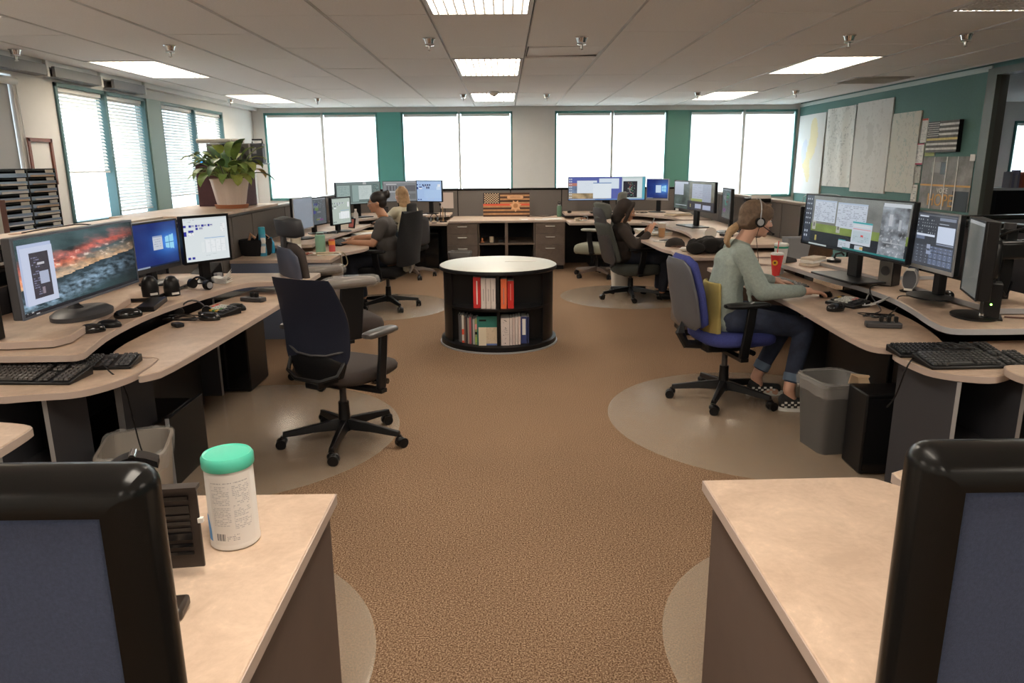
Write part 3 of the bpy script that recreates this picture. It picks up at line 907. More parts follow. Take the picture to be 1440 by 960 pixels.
slab('desk_support', 'black back panel under the far left console', -2.4, -.86, 11.6, 11.63, 0, .69, M_BLK)
slab('desk_support', 'black back panel under the far right console', .95, 2.74, 11.6, 11.63, 0, .69, M_BLK)
slab('desk_support', 'black back panel under the middle right console', 2.72, 2.75, 7.05, 9.7, 0, .69, M_BLK)
slab('desk_support', 'dark end panel between the far left desks', -2.4, -1.9, 9.72, 9.75, 0, .69, M_GPAN)


def open_unit(label, x0, x1, y0, y1, z1, zs, group='open cubby units under the desks'):
    t = thing('open_shelf_unit', label, 'shelf unit', ((x0 + x1) / 2, (y0 + y1) / 2, 0), 0, group)
    w, d = (x1 - x0) / 2, (y1 - y0) / 2
    for s in (-1, 1):
        p = MB().bx(s * w - (.018 if s > 0 else 0), s * w + (0 if s > 0 else .018), -d, d, 0, z1).build('side_panel', M_GPAN, t)
        MB().bx(s * w - (.018 if s > 0 else 0), s * w + (0 if s > 0 else .018), -d - .002, -d, 0, z1).build('edge_strip', EDG, p)
    p = MB().bx(-w + .018, w - .018, -d, d, zs - .018, zs).build('shelf', M_GPAN, t)
    MB().bx(-w + .018, w - .018, -d - .002, -d, zs - .018, zs).build('edge_strip', EDG, p)
    MB().bx(-w + .018, w - .018, d - .01, d, 0, z1).build('back_panel', M_BLK, t)
    MB().bx(-w + .018, w - .018, -d, d, .02, .04).build('bottom', M_GPAN, t)
    return t


open_unit('open grey cubby unit under the left keyboard worktop', -2.03, -1.80, 2.72, 2.98, .675, .36)
open_unit('open grey cubby unit under the right keyboard worktop', 1.83, 2.12, 2.80, 3.24, .675, .36)
open_unit('second open cubby at the left photo edge', -2.40, -2.05, 2.72, 3.14, .675, .36)
open_unit('second open cubby at the right photo edge', 2.14, 2.5, 2.96, 3.3, .675, .36)


def drawers(name, label, x0, x1, y0, y1, z1, rows, face, m, side=None, group='drawer pedestals'):
    """pedestal with drawer fronts on one face: 'front' = towards the camera, 'left' or 'right'"""
    t = thing(name, label, 'drawer cabinet', ((x0 + x1) / 2, (y0 + y1) / 2, 0), 0, group)
    w, d = (x1 - x0) / 2, (y1 - y0) / 2
    MB().bx(-w + .005, w - .005, -d + .005, d - .005, .06, z1).build('body', side or m, t)
    MB().bx(-w + .02, w - .02, -d + .03, d - .03, 0, .06).build('plinth', M_BLK, t)
    z = z1 - .005
    for h in rows:
        h = h * (z1 - .075)
        if face == 'front':
            f = MB().bx(-w + .004, w - .004, -d - .014, -d + .005, z - h + .004, z).build('drawer', m, t, bev=.002)
            c = (0, -d - .014, z - min(h * .3, .05)); a = (.065, 0)
            pts = [(-a[0], 0, 0), (-a[0] + .005, -.025, 0), (a[0] - .005, -.025, 0), (a[0], 0, 0)]
        else:
            s = -1 if face == 'left' else 1
            f = MB().bx(min(s * w - s * .005, s * w + s * .014), max(s * w - s * .005, s * w + s * .014), -d + .004, d - .004, z - h + .004, z).build('drawer', m, t, bev=.002)
            c = (s * (w + .014), 0, z - min(h * .3, .05))
            pts = [(0, -.065, 0), (s * .025, -.06, 0), (s * .025, .06, 0), (0, .065, 0)]
        MB().tube([(c[0] + p[0], c[1] + p[1], c[2] + p[2]) for p in pts], .0085).build('handle', M_HANDLE, f)
        z -= h
    return t


drawers('drawer_pedestal', 'drawer pedestal facing the aisle under the bun woman console', -1.98, -1.58, 6.55, 7.0, .695, (.3, .33, .37), 'right', M_LAMD, side=M_GPANL)
drawers('drawer_pedestal', 'drawer pedestal facing the aisle beside the black jacket', 1.62, 2.1, 6.46, 6.9, .695, (.3, .33, .37), 'left', M_LAMD, side=M_DPAN)
slab('desk_support', 'dark brown end panel under the black jacket', 2.1, 2.66, 6.46, 6.49, 0, .695, M_DPAN)

# ---- central credenza
CY0, CY1 = 10.86, 11.82
worktop('pale worktop of the central credenza below the wooden flag', [(-.82, CY0 - .04), (.905, CY0 - .04), (.905, 11.84), (-.82, 11.84)], .735, name='credenza_top')
drawers('drawer_cabinet', 'three-drawer cabinet at the left end of the credenza', -.86, -.40, CY0, CY1, .70, (.25, .27, .48), 'front', M_LAMD, group='credenza cabinets')
drawers('drawer_cabinet', 'three-drawer cabinet at the right end of the credenza', .45, .90, CY0, CY1, .70, (.25, .27, .48), 'front', M_LAMD, group='credenza cabinets')
t = thing('open_shelf_unit', 'open two-bay shelf in the middle of the credenza', 'shelf unit', (.025, (CY0 + CY1) / 2, 0), 0, 'credenza cabinets')
d = (CY1 - CY0) / 2
MB().bx(-.42, .42, d - .02, d, 0.05, .70).build('back_panel', M_GPAN, t)
MB().bx(-.022, .022, -d, d - .02, .04, .70).build('divider', M_LAMD, t)
for s in (-1, 1):
    MB().bx(min(s * .022, s * .42), max(s * .022, s * .42), -d + .005, d - .02, .375, .40).build('shelf', M_LAMD, t)
    MB().bx(min(s * .405, s * .42), max(s * .405, s * .42), -d, d - .02, .04, .70).build('side_panel', M_LAMD, t)
    MB().bx(min(s * .022, s * .405), max(s * .022, s * .405), -d + .005, d - .02, .04, .065).build('bottom', M_LAMD, t)
MB().bx(-.42, .42, -d + .02, d - .02, 0, .04).build('plinth', M_BLK, t)

# ---- chair mats (clear plastic on the carpet)
def mat_disc(label, cx, cy, r, sx=1.0, sy=1.0):
    o = one('chair_mat', MB().lathe([(r * .05, .0035), (r - .012, .0035), (r, .001), (r, .0005)], n=72, sx=sx, sy=sy), M_CLEAR, label, 'chair mat', loc=(cx, cy, 0), group='clear chair mats')


mat_disc('clear chair mat under the headset woman and her blue chair', 1.63, 4.28, .99)
mat_disc('clear chair mat under the black mesh-back chair on the left', -1.62, 4.1, .97)
mat_disc('clear chair mat under the chair of the woman with the bun', -1.42, 8.05, .80)
mat_disc('clear chair mat under the hooded person chair', 1.46, 8.55, .80)
mat_disc('clear chair mat edge peeping out beside the lower left counter', -1.2, 1.98, .77)
mat_disc('clear chair mat edge peeping out beside the lower right counter', 1.28, 2.02, .77)

# ================================================================== ROUND BOOKCASE
BX, BY = -.062, 6.40
t = thing('round_bookcase', 'round black two-tier bookcase with pale round top in the aisle', 'bookcase', (BX, BY, 0))
R0 = .515
MB().lathe([(R0 - .02, .70), (R0, .69)], n=64).build('top_surface', mat('pale_grey_top', (.68, .70, .66), rough=.42, spec=.35), t)
MB().lathe([(R0 - .005, .655), (R0 + .003, .662), (R0 + .003, .685), (R0, .689), (.1, .689)], n=64).build('top_rim', M_BLK, t)
MB().lathe([(R0 - .02, .0), (R0, .008), (R0, .05), (R0 - .01, .055), (.1, .055)], n=64).build('base', M_BLK, t)
MB().lathe([(R0 + .012, .0), (R0 + .012, .012), (R0 - .03, .013)], n=64).build('base_rim', M_SILV, t)
MB().lathe([(R0 - .03, .352), (R0 - .028, .372), (.05, .372)], n=64).build('shelf', M_BLK, t)
MB().bx(-.012, .012, -.46, .46, .055, .655).build('divider', M_BLK, t)
MB().bx(-.46, .46, -.012, .012, .055, .655).build('divider', M_BLK, t)
MB().bx(-.44, .44, -.20, -.19, .055, .655).build('back_panel', M_BLK, t)
for a0, a1 in ((150, 215), (322, 390)):
    n = 14
    inn = []; outl = []
    for k in range(n + 1):
        a = math.radians(a0 + (a1 - a0) * k / n)
        outl.append((.485 * math.cos(a), .485 * math.sin(a))); inn.append((.47 * math.cos(a), .47 * math.sin(a)))
    MB().prism(outl + inn[::-1], .055, .655).build('curved_side_panel', M_BLK, t, ang=25)
one('paper_sheet', MB().bx(-.14, .14, -.05, .05, 0, .002), M_PAPER, 'white sheet of paper lying on the round bookcase', 'paper', loc=(BX + .20, BY + .10, .7005), rz=-.04)


# ================================================================== CHAIRS  (local: faces +y, origin on the floor under the column)


def star_base(t, r=.31, n=5, rot=0.3, legm=None, col=M_BLK, hub_z=.10, seat_z=.42, castm=None, curve=0.0):
    for k in range(n):
        a = rot + 2 * PI * k / n
        c, s = math.cos(a), math.sin(a)
        loops = []
        for f, w, h, z in ((.03, .032, .030, hub_z + .012), (.5, .024, .021, hub_z + curve), (1, .018, .015, .082)):
            q = f * r
            cx, cy = q * c, q * s
            loops.append([(cx - w * s, cy + w * c, z - h), (cx + w * s, cy - w * c, z - h), (cx + w * .6 * s, cy - w * .6 * c, z + h), (cx - w * .6 * s, cy + w * .6 * c, z + h)])
        lg = MB().loft(loops).build('leg', legm or M_BLK, t, bev=.004)
        b = MB()
        ca = a + 1.1 + k * 1.7
        for sgn in (-1, 1):
            p = Vector((r * c + .012 * math.cos(ca), r * s + .012 * math.sin(ca), .029))
            ax = Vector((-math.sin(ca), math.cos(ca), 0))
            b.cyl(p + ax * sgn * .007, p + ax * sgn * .026, .029, n=18)
        b.cyl((r * c, r * s, .04), (r * c, r * s, .075), .012, n=10)
        b.ell((r * c, r * s, .048), (.026, .026, .022), nu=12, nv=6)
        b.build('caster', castm or M_BLK, t)
    MB().lathe([(.038, .07), (.042, .12), (.034, .14), (.03, .22), (.03, .24)], n=20).build('hub', col, t)
    MB().cyl((0, 0, .2), (0, 0, seat_z - .05), .019, n=16).build('gas_lift', M_DGR, t)
    MB().box((0, -.01, seat_z - .065), (.17, .22, .05)).build('tilt_mechanism', M_BLK, t, bev=.012)


def seat(t, z, w, d, th, m, y=.02, name='seat', front=.02):
    loops = []
    n = 28
    for f, s_, in ((0, .90), (.25, .985), (.6, 1.0), (.88, .95), (1.0, .84)):
        l = []
        for i in range(n):
            a = 2 * PI * i / n
            X = math.copysign(abs(math.cos(a)) ** .55, math.cos(a)) * w / 2 * s_
            Y = math.copysign(abs(math.sin(a)) ** .5, math.sin(a)) * d / 2 * s_
            zz = z - th + f * th
            if Y > d * .25: zz -= (Y - d * .25) ** 2 * 1.2 + 0
            l.append((X, y + Y, zz))
        loops.append(l)
    o = MB().loft(loops).build(name, m, t, ang=60)
    MB().lathe([(min(w, d) * .42, 0), (min(w, d) * .44, .02)], c=(0, y, z - th - .012), n=24).build('seat_shell', M_BLK, t)
    return o


def back(t, name, m, z0, z1, y_fn, w_fn, th, curve=.05, p=.5, nz=12, nu=24, capr=.6):
    """upright padded shape; y_fn/w_fn of height fraction give its lean and half width"""
    loops = []
    for j in range(nz + 1):
        f = j / nz
        e = min(1, (min(f, 1 - f) * nz + .0) / 1.4)
        k = .25 + .75 * math.sqrt(max(0, 1 - (1 - e) ** 2))
        z = z0 + (z1 - z0) * f
        w = w_fn(f); yy = y_fn(f)
        l = []
        for i in range(nu):
            a = 2 * PI * i / nu
            X = math.copysign(abs(math.cos(a)) ** p, math.cos(a)) * w * (capr + (1 - capr) * k)
            Y = math.copysign(abs(math.sin(a)) ** .8, math.sin(a)) * th / 2 * k
            l.append((X, yy + Y + curve * (X / max(w, .01)) ** 2 * w * 1.2, z))
        loops.append(l)
    return MB().loft(loops).build(name, m, t, ang=60)


def arm(t, s, x, z, y0=-.12, y1=.14, padm=None, w=.045, post=M_BLK, seat_z=.42, th=.028, post_m=None, wide=.035):
    a = bpy.data.objects.new('armrest', None); COL.objects.link(a); a.parent = t
    loops = []
    for f, ww, hh in ((0, .55, .6), (.08, .85, .9), (.3, 1, 1), (.7, 1, 1), (.93, .8, .85), (1, .45, .5)):
        Y = y0 + (y1 - y0) * f
        loops.append([(s * x + w * ww * math.copysign(abs(math.cos(q)) ** .7, math.cos(q)), Y, z + th * hh / 1.0 * math.copysign(abs(math.sin(q)) ** .8, math.sin(q)) * .7) for q in [2 * PI * i / 16 for i in range(16)]])
    MB().loft(loops).build('arm_pad', padm or M_BLK, a, ang=60)
    b = MB()
    lo = []
    for zz, ww, yy in ((z - .01, .022, .02), (z - .12, .02, .01), (seat_z + .02, .024, -.01), (seat_z - .06, .026, -.02)):
        lo.append([(s * x - ww * .5, yy - wide, zz), (s * x + ww * .5, yy - wide, zz), (s * x + ww * .5, yy + wide, zz), (s * x - ww * .5, yy + wide, zz)])
    b.loft(lo).build('arm_post', post_m or post, a, bev=.006)
    MB().box((s * x / 2 + s * .03, -.02, seat_z - .07), (abs(x) - .02, .05, .022)).build('arm_bracket', M_BLK, a)
    return a


def lever(t, z, s=1):
    MB().tube([(0, 0, z), (s * .16, .03, z), (s * .25, .04, z - .005)], .007).build('lever', M_BLK, t)
    MB().cyl((s * .22, .04, z), (s * .285, .045, z), .016, n=12).build('lever_knob', M_BLKG, t)


def look(a):       # heading measured clockwise from +y, degrees -> rotation z
    return -math.radians(a)


# A: black mesh-back chair, near left
t = thing('office_chair', 'black mesh-back office chair in the near left of the aisle', 'chair', (-.93, 3.95, 0), look(27), 'office chairs')
star_base(t, .345, rot=.15, seat_z=.44)
seat(t, .47, .50, .50, .075, M_SEATA, y=.04)
yA = lambda f: -.215 - .085 * f ** 1.3 - .03 * math.sin(PI * f) * -1
wA = lambda f: .215 + .012 * math.sin(PI * min(1, f * 1.2)) - .035 * max(0, f - .55)
back(t, 'backrest_mesh', M_MESH, .53, .985, yA, wA, .018, curve=.10, p=.35, capr=.93)
back(t, 'backrest_frame', M_BLK, .40, .56, lambda f: -.205 - .01 * f, lambda f: .15 + .06 * f, .03, curve=.12, p=.4, nz=6)
back(t, 'backrest_pad', M_SEATA, .56, .975, lambda f: yA(f) + .03, lambda f: wA(f) - .02, .03, curve=.08, p=.4, capr=.93)
MB().tube([(-.19, -.17, .56), (-.17, -.235, .47), (-.08, -.275, .44), (.08, -.275, .44), (.17, -.235, .47), (.19, -.17, .56)], .012).build('lower_back_hoop', M_BLK, t)
MB().tube([(-.2, -.185, .60), (-.1, -.232, .575), (0, -.243, .57), (.1, -.232, .575), (.2, -.185, .60)], .006).build('lumbar_strap', M_DGR, t)
MB().box((0, -.14, .40), (.10, .22, .04)).build('back_bracket', M_BLK, t, bev=.01)
for s in (-1, 1):
    arm(t, s, .285, .675, -.13, .13, w=.047, padm=mat('grey_arm_pad', (.075, .07, .068), rough=.3), wide=.032)
lever(t, .385, 1); lever(t, .385, -1)

# B: high-back chair with headrest and bagged armrests
t = thing('office_chair', 'dark high-back chair with headrest and plastic-wrapped armrests', 'chair', (-1.25, 5.24, 0), look(58), 'office chairs')
star_base(t, .33, rot=.5, seat_z=.42)
seat(t, .48, .54, .54, .12, M_SEATA, y=.05)
yB = lambda f: -.24 - .06 * f
back(t, 'backrest_shell', mat('dark_blue_grey_shell', (.055, .065, .10), rough=.45), .40, 1.0, lambda f: yB(f) - .05, lambda f: .19 + .045 * math.sin(PI * f * .8), .05, curve=.12, p=.5)
back(t, 'backrest_cushion', M_SEATA, .46, 1.03, yB, lambda f: .18 + .04 * math.sin(PI * f * .8), .09, curve=.10, p=.6)
hr = back(t, 'headrest', mat('charcoal_leatherette', (.022, .024, .03), rough=.55), 1.065, 1.205, lambda f: -.29 - .02 * f, lambda f: .15 + .02 * math.sin(PI * f), .15, curve=.14, p=.75, nz=10)
MB().box((0, -.335, 1.03), (.06, .03, .14)).build('headrest_post', M_DGR, t, bev=.008)
for s in (-1, 1):
    a = arm(t, s, .335, .765, -.17, .19, w=.062, th=.052, padm=mat('brown_arm_pad', (.085, .055, .035), rough=.5), wide=.085)
    loops = []
    for f, k in ((0, .8), (.1, 1.05), (.5, 1.08), (.9, 1.04), (1, .75)):
        Y = -.185 + .39 * f
        loops.append([(s * .335 + .068 * k * math.cos(q), Y, .768 + .043 * k * math.sin(q) * (1 + .08 * math.sin(5 * q + 9 * f))) for q in [2 * PI * i / 20 for i in range(20)]])
    MB().loft(loops).build('plastic_wrap', M_BAG, a, ang=25)
lever(t, .37, 1)

# C: blue chair under the headset woman
t = thing('office_chair', 'blue-cushioned office chair under the headset woman', 'chair', (1.45, 4.63, 0), look(80), 'office chairs')
star_base(t, .335, rot=.62, seat_z=.44)
seat(t, .50, .50, .49, .085, M_BLUE, y=.03)
yC = lambda f: -.25 - .09 * f
back(t, 'backrest_shell', mat('grey_shell', (.10, .105, .12), rough=.4), .52, .965, lambda f: yC(f) - .045, lambda f: .205 - .035 * max(0, f - .5) * 2 + .01 * math.sin(PI * f), .035, curve=.09, p=.45)
back(t, 'backrest_cushion', M_BLUE, .53, .985, lambda f: yC(f) + .0, lambda f: .205 - .045 * max(0, f - .5) * 2 + .01 * math.sin(PI * f), .07, curve=.08, p=.5)
MB().tube([(0, -.29, .62), (0, -.325, .48), (0, -.28, .40), (0, -.12, .385)], [.03, .032, .03, .028]).build('back_bracket', M_BLK, t)
for s in (-1, 1):
    arm(t, s, .28, .695, -.16, .13, w=.048, th=.026, wide=.03)
MB().box((0, -.05, .385), (.2, .26, .06)).build('mechanism_cover', M_BLK, t, bev=.015)
lever(t, .39, 1)

# D: charcoal executive chair under the hooded person
t = thing('office_chair', 'charcoal high-back chair under the hooded person', 'chair', (1.47, 8.42, 0), look(76), 'office chairs')
star_base(t, .34, rot=.95, seat_z=.36, castm=M_BLKG)
seat(t, .42, .54, .52, .12, M_GRYF, y=.05)
yD = lambda f: -.24 - .16 * f
back(t, 'backrest_shell', M_DGR, .42, 1.06, lambda f: yD(f) - .045, lambda f: .21 - .04 * f, .04, curve=.08)
back(t, 'backrest_cushion', M_GRYF, .44, .92, yD, lambda f: .235 - .03 * f, .09, curve=.10)
back(t, 'headrest', mat('grey_green_headrest', (.10, .11, .10), rough=.8), .93, 1.12, lambda f: -.40 - .02 * f + .02 * math.sin(PI * f), lambda f: .17 + .012 * math.sin(PI * f), .10, curve=.2, p=.6)
for s in (-1, 1):
    arm(t, s, .30, .60, -.16, .16, w=.045, seat_z=.38)
MB().tube([(.1, -.25, .42), (.12, -.3, .39), (0, -.3, .37)], .014).build('chrome_clip', M_CHR, t)

# E: sage chair at the far right
t = thing('office_chair', 'sage-green chair with grey headrest parked at the far right desk', 'chair', (1.30, 10.15, 0), look(-62), 'office chairs')
brz = mat('bronze_leg', (.16, .12, .10), rough=.4)
star_base(t, .34, rot=.2, seat_z=.40, legm=brz)
seat(t, .46, .52, .52, .13, M_BEIF, y=.05)
back(t, 'backrest_cushion', M_GRYF, .50, 1.0, lambda f: -.25 - .08 * f, lambda f: .22 - .03 * f, .08, curve=.1)
back(t, 'headrest', mat('pale_grey_headrest', (.22, .23, .21), rough=.7), 1.0, 1.17, lambda f: -.34 - .02 * f, lambda f: .125 + .01 * math.sin(PI * f), .07, curve=.15)
for s in (-1, 1):
    arm(t, s, .30, .67, -.14, .13, padm=mat('pale_arm_pad', (.40, .41, .38), rough=.4))

# F: chair under the woman with the bun, a black jacket hangs on it
t = thing('office_chair', 'black chair with pale green lower back under the woman with the bun', 'chair', (-1.30, 7.98, 0), look(-78), 'office chairs')
star_base(t, .33, rot=.1, seat_z=.42)
seat(t, .47, .52, .50, .10, M_BLKF, y=.04)
back(t, 'backrest_cushion', M_BLKF, .55, 1.02, lambda f: -.23 - .07 * f, lambda f: .21 - .02 * f, .07, curve=.08)
back(t, 'backrest_shell', mat('sage_shell', (.20, .22, .19), rough=.5), .42, .72, lambda f: -.27 - .03 * f, lambda f: .17 + .05 * f, .03, curve=.12)
back(t, 'headrest', M_BLKF, 1.02, 1.15, lambda f: -.32, lambda f: .10 + .02 * math.sin(PI * f), .06, curve=.1)
MB().tube([(-.14, -.24, .66), (-.12, -.31, .56), (-.06, -.31, .46), (0, -.26, .40)], .012).build('hoop', M_SILV, t)
for s in (-1, 1):
    arm(t, s, .30, .655, -.10, .20, w=.052)
# jacket
jb = []
for j in range(13):
    f = j / 12
    z = .50 + .56 * f
    yy = -.285 - .07 * f
    w = .25 - .05 * f ** 3 + .012 * math.sin(7 * f)
    l = []
    for i in range(30):
        a = 2 * PI * i / 30
        X = math.copysign(abs(math.cos(a)) ** .6, math.cos(a)) * w
        Y = math.sin(a) * (.075 - .03 * f) + .012 * math.sin(4 * a + 5 * f) + .09 * (X / w) ** 2
        l.append((X, yy - .012 + Y, z + .012 * math.sin(3 * a)))
    jb.append(l)
o = MB().loft(jb).build('jacket', M_BLKF, None, ang=70)
o.location = (-1.30, 7.98, 0); o.rotation_euler = (0, 0, look(-78))
tag(o, 'black jacket draped over the back of the bun woman chair', 'jacket')

# G: dark chair of the blonde woman
t = thing('office_chair', 'dark grey task chair behind the bun woman, by the credenza', 'chair', (-1.33, 10.22, 0), look(-35), 'office chairs')
star_base(t, .33, rot=.8, seat_z=.42, legm=brz, curve=.02)
seat(t, .47, .48, .48, .08, M_BLKF, y=.03)
back(t, 'backrest', mat('grey_black_fabric', (.045, .045, .05), rough=.85), .46, .86, lambda f: -.22 - .07 * f, lambda f: .20 - .05 * f * f, .07, curve=.1)
MB().tube([(0, -.25, .55), (0, -.28, .44), (0, -.12, .39)], .02).build('back_bracket', M_BLK, t)

# ================================================================== PEOPLE


def remesh(mb, name, m, parent, voxel, it=3, fac=.5):
    me = bpy.data.meshes.new('tmp'); me.from_pydata(mb.v, [], mb.f)
    o = bpy.data.objects.new('tmp', me); COL.objects.link(o)
    r = o.modifiers.new('r', 'REMESH'); r.mode = 'VOXEL'; r.voxel_size = voxel; r.adaptivity = 0
    if it:
        s = o.modifiers.new('s', 'SMOOTH'); s.iterations = it; s.factor = fac
    dg = bpy.context.evaluated_depsgraph_get()
    nm = bpy.data.meshes.new_from_object(o.evaluated_get(dg))
    bpy.data.objects.remove(o)
    nm.name = name; nm.materials.clear(); nm.materials.append(m)
    for p in nm.polygons: p.use_smooth = True
    o = bpy.data.objects.new(name, nm); COL.objects.link(o)
    if parent is not None: o.parent = parent
    return o


def cap(b, p0, r0, p1, r1=None, n=14):
    r1 = r0 if r1 is None else r1
    p0, p1 = Vector(p0), Vector(p1)
    b.cyl(p0, p1, r0, r1, n)
    b.ell(p0, (r0,) * 3, nu=n, nv=8); b.ell(p1, (r1,) * 3, nu=n, nv=8)


def frame_of(fwd, up=(0, 0, 1)):
    f = Vector(fwd).normalized(); u = Vector(up); r = f.cross(u).normalized(); u = r.cross(f).normalized()
    return f, r, u          # forward, right, up


def head_parts(b, c, fwd, up=(0, 0, 1), s=1.0, jaw=1.0):
    """cranium, face, nose, brow, lips, chin and ears around centre c; returns a point function"""
    f, r, u = frame_of(fwd, up)
    M = Matrix((r, f, u)).transposed()

    def P(x, y, z):
        return Vector(c) + (r * x + f * y + u * z) * s
    b.ell(P(0, -.012, .028), (.074 * s, .094 * s, .086 * s), M, 22, 14)
    b.ell(P(0, .018, -.012), (.066 * s, .076 * s, .080 * s), M, 20, 12)
    b.ell(P(0, .028, -.062), (.047 * s * jaw, .056 * s, .046 * s), M, 18, 10)
    b.ell(P(0, .070, -.090), (.020 * s, .017 * s, .017 * s), M, 12, 8)
    b.ell(P(0, .080, .018), (.046 * s, .014 * s, .012 * s), M, 12, 8)          # brow
    cap(b, P(0, .088, .006), .0085 * s, P(0, .104, -.026), .0115 * s, 10)       # nose bridge to tip
    for q in (-1, 1):
        b.ell(P(q * .011, .094, -.030), (.008 * s, .011 * s, .007 * s), M, 8, 6)
        b.ell(P(q * .038, .060, -.024), (.020 * s, .020 * s, .020 * s), M, 10, 8)  # cheek
        b.ell(P(q * .073, -.004, -.012), (.008 * s, .018 * s, .030 * s), M, 10, 8)  # ear
    b.ell(P(0, .087, -.054), (.022 * s, .010 * s, .0065 * s), M, 12, 8)
    b.ell(P(0, .084, -.066), (.019 * s, .010 * s, .0075 * s), M, 12, 8)
    return P, M


def face_bits(t, P, M, s=1.0, iris=(.10, .05, .03), lip=(.45, .16, .14), brow=(.06, .035, .025)):
    lm = mat('lip_%d' % int(lip[0] * 100), lip, rough=.45)
    MB().ell(P(0, .0925, -.0535), (.020 * s, .0075 * s, .005 * s), M, 12, 6).ell(P(0, .0895, -.066), (.017 * s, .0075 * s, .006 * s), M, 12, 6).build('lips', lm, t)
    for q in (-1, 1):
        e = MB().ell(P(q * .031, .0765, .002), (.0125 * s, .0125 * s, .008 * s), M, 12, 8).build('eye', mat('eye_white', (.75, .72, .70), rough=.2), t)
        MB().ell(P(q * .031, .0875, .002), (.0055 * s, .0025 * s, .0055 * s), M, 10, 6).build('iris', mat('iris_dark', iris, rough=.15), e)
        MB().tube([P(q * .014, .094, .0195), P(q * .031, .0955, .0255), P(q * .050, .083, .021)], [.0022, .0032, .0018]).build('eyebrow', mat('brow_%d' % int(brow[0] * 100), brow, rough=.9), t)
        MB().tube([P(q * .017, .0875, .0055), P(q * .031, .0925, .011), P(q * .046, .081, .006)], [.0012, .0022, .0012]).build('eyelid', mat('lash', (.03, .02, .015)), t)


def hand(b, wrist, fdir, ndir, side, s=1.0, curl=.35, thumb_in=.6, fingers=None):
    """palm + five separate bent fingers. fdir: finger direction, ndir: back-of-hand normal, side: +1 thumb on the right of fdir seen from the back"""
    f = Vector(fdir).normalized(); n = Vector(ndir); n = (n - f * n.dot(f)).normalized(); r = f.cross(n).normalized() * side
    W = Vector(wrist)
    cap(b, W, .026 * s, W + f * .03 * s, .024 * s)
    for k in range(4):
        x = (.030 - k * .020) * s
        cap(b, W + f * .02 * s + r * x * .6, .014 * s, W + f * .085 * s + r * x - n * .002, .0115 * s)
    L = (.070, .078, .072, .056)
    for k in range(4):
        x = (.030 - k * .020) * s
        cu = (fingers[k] if fingers else curl)
        p = W + f * .088 * s + r * x
        d = (f + r * (.10 - k * .07)).normalized()
        a = 0
        for j, (fr, rr) in enumerate(((.46, .0092), (.30, .0083), (.24, .0074))):
            a += cu * (1.0 if j else .7)
            q = p + (d * math.cos(a) - n * math.sin(a)) * L[k] * fr * s
            cap(b, p, rr * s, q, (rr - .0006) * s, 10)
            p = q
    p = W + f * .028 * s + r * .026 * s - n * .006 * s
    d = (f * .62 + r * .78).normalized()
    q = p + d * .040 * s - n * .004
    cap(b, p, .0135 * s, q, .0112 * s)
    d2 = (f * (.62 + thumb_in * .5) + r * (.5 - thumb_in * .4) - n * .25).normalized()
    q2 = q + d2 * .030 * s
    cap(b, q, .0108 * s, q2, .0094 * s, 10)
    cap(b, q2, .0094 * s, q2 + (d2 - n * .1).normalized() * .022 * s, .0078 * s, 10)


def hair_strip(b, pts, r0, r1):
    n = len(pts)
    for i in range(n - 1):
        a = r0 + (r1 - r0) * i / (n - 1); c = r0 + (r1 - r0) * (i + 1) / (n - 1)
        cap(b, pts[i], a, pts[i + 1], c, 10)


# ---------------------------------------------------------------- headset woman (near right)
t = thing('person', 'woman with ponytail and headset, grey-green sweater and jeans, typing at the near right desk', 'person', (1.45, 4.6, 0))
PB = t
o3 = Vector((1.45, 4.6, 0))


def rel(p):
    return Vector(p) - o3


W = {k: rel(v) for k, v in dict(
    hip=(1.42, 4.60, .60), hipR=(1.44, 4.50, .585), hipL=(1.44, 4.72, .585), waist=(1.41, 4.60, .76), chest=(1.45, 4.60, .93), neck0=(1.49, 4.60, 1.03), neck1=(1.545, 4.60, 1.125),
    shR=(1.46, 4.44, 1.00), shL=(1.50, 4.77, .995), elR=(1.575, 4.37, .775), elL=(1.62, 4.86, .79), wrR=(1.86, 4.45, .765), wrL=(1.82, 4.88, .765),
    knR=(1.91, 4.50, .52), knL=(1.90, 4.74, .54), anR=(1.80, 4.40, .14), anL=(1.70, 4.72, .13)).items()}
HEADC = rel((1.585, 4.60, 1.195)); HF = Vector((.985, .05, -.12)).normalized()
b = MB()
PW, MW = head_parts(b, HEADC, HF, (.10, 0, 1), .96, .95)
cap(b, W['neck0'], .052, W['neck1'], .048)
cap(b, W['neck1'], .048, HEADC + Vector((.0, 0, -.04)), .046)
cap(b, W['chest'], .10, W['waist'], .095); cap(b, W['waist'], .10, W['hip'], .115)
for s_ in 'RL':
    cap(b, W['neck0'] + Vector((-.01, 0, -.03)), .05, W['sh' + s_], .042)
    cap(b, W['sh' + s_], .043, W['el' + s_], .036); cap(b, W['el' + s_], .036, W['wr' + s_], .024)
    cap(b, W['hip' + s_], .085, W['kn' + s_], .055); cap(b, W['kn' + s_], .052, W['an' + s_], .036)
    cap(b, W['an' + s_], .036, W['an' + s_] + Vector((.02, 0, -.06)), .033)
    cap(b, W['an' + s_] + Vector((.02, 0, -.085)), .035, W['an' + s_] + Vector((.13, -.01, -.105)), .028)
hand(b, W['wrR'] + Vector((.01, 0, 0)), (.97, .22, -.10), (-.05, 0, 1), -1, .98, curl=.30)
hand(b, W['wrL'] + Vector((.01, 0, 0)), (.96, -.2, -.10), (-.05, 0, 1), 1, .98, curl=.35)
remesh(b, 'body', M_SKIN, t, .0052, 2)
face_bits(t, PW, MW, .96, brow=(.12, .075, .05))
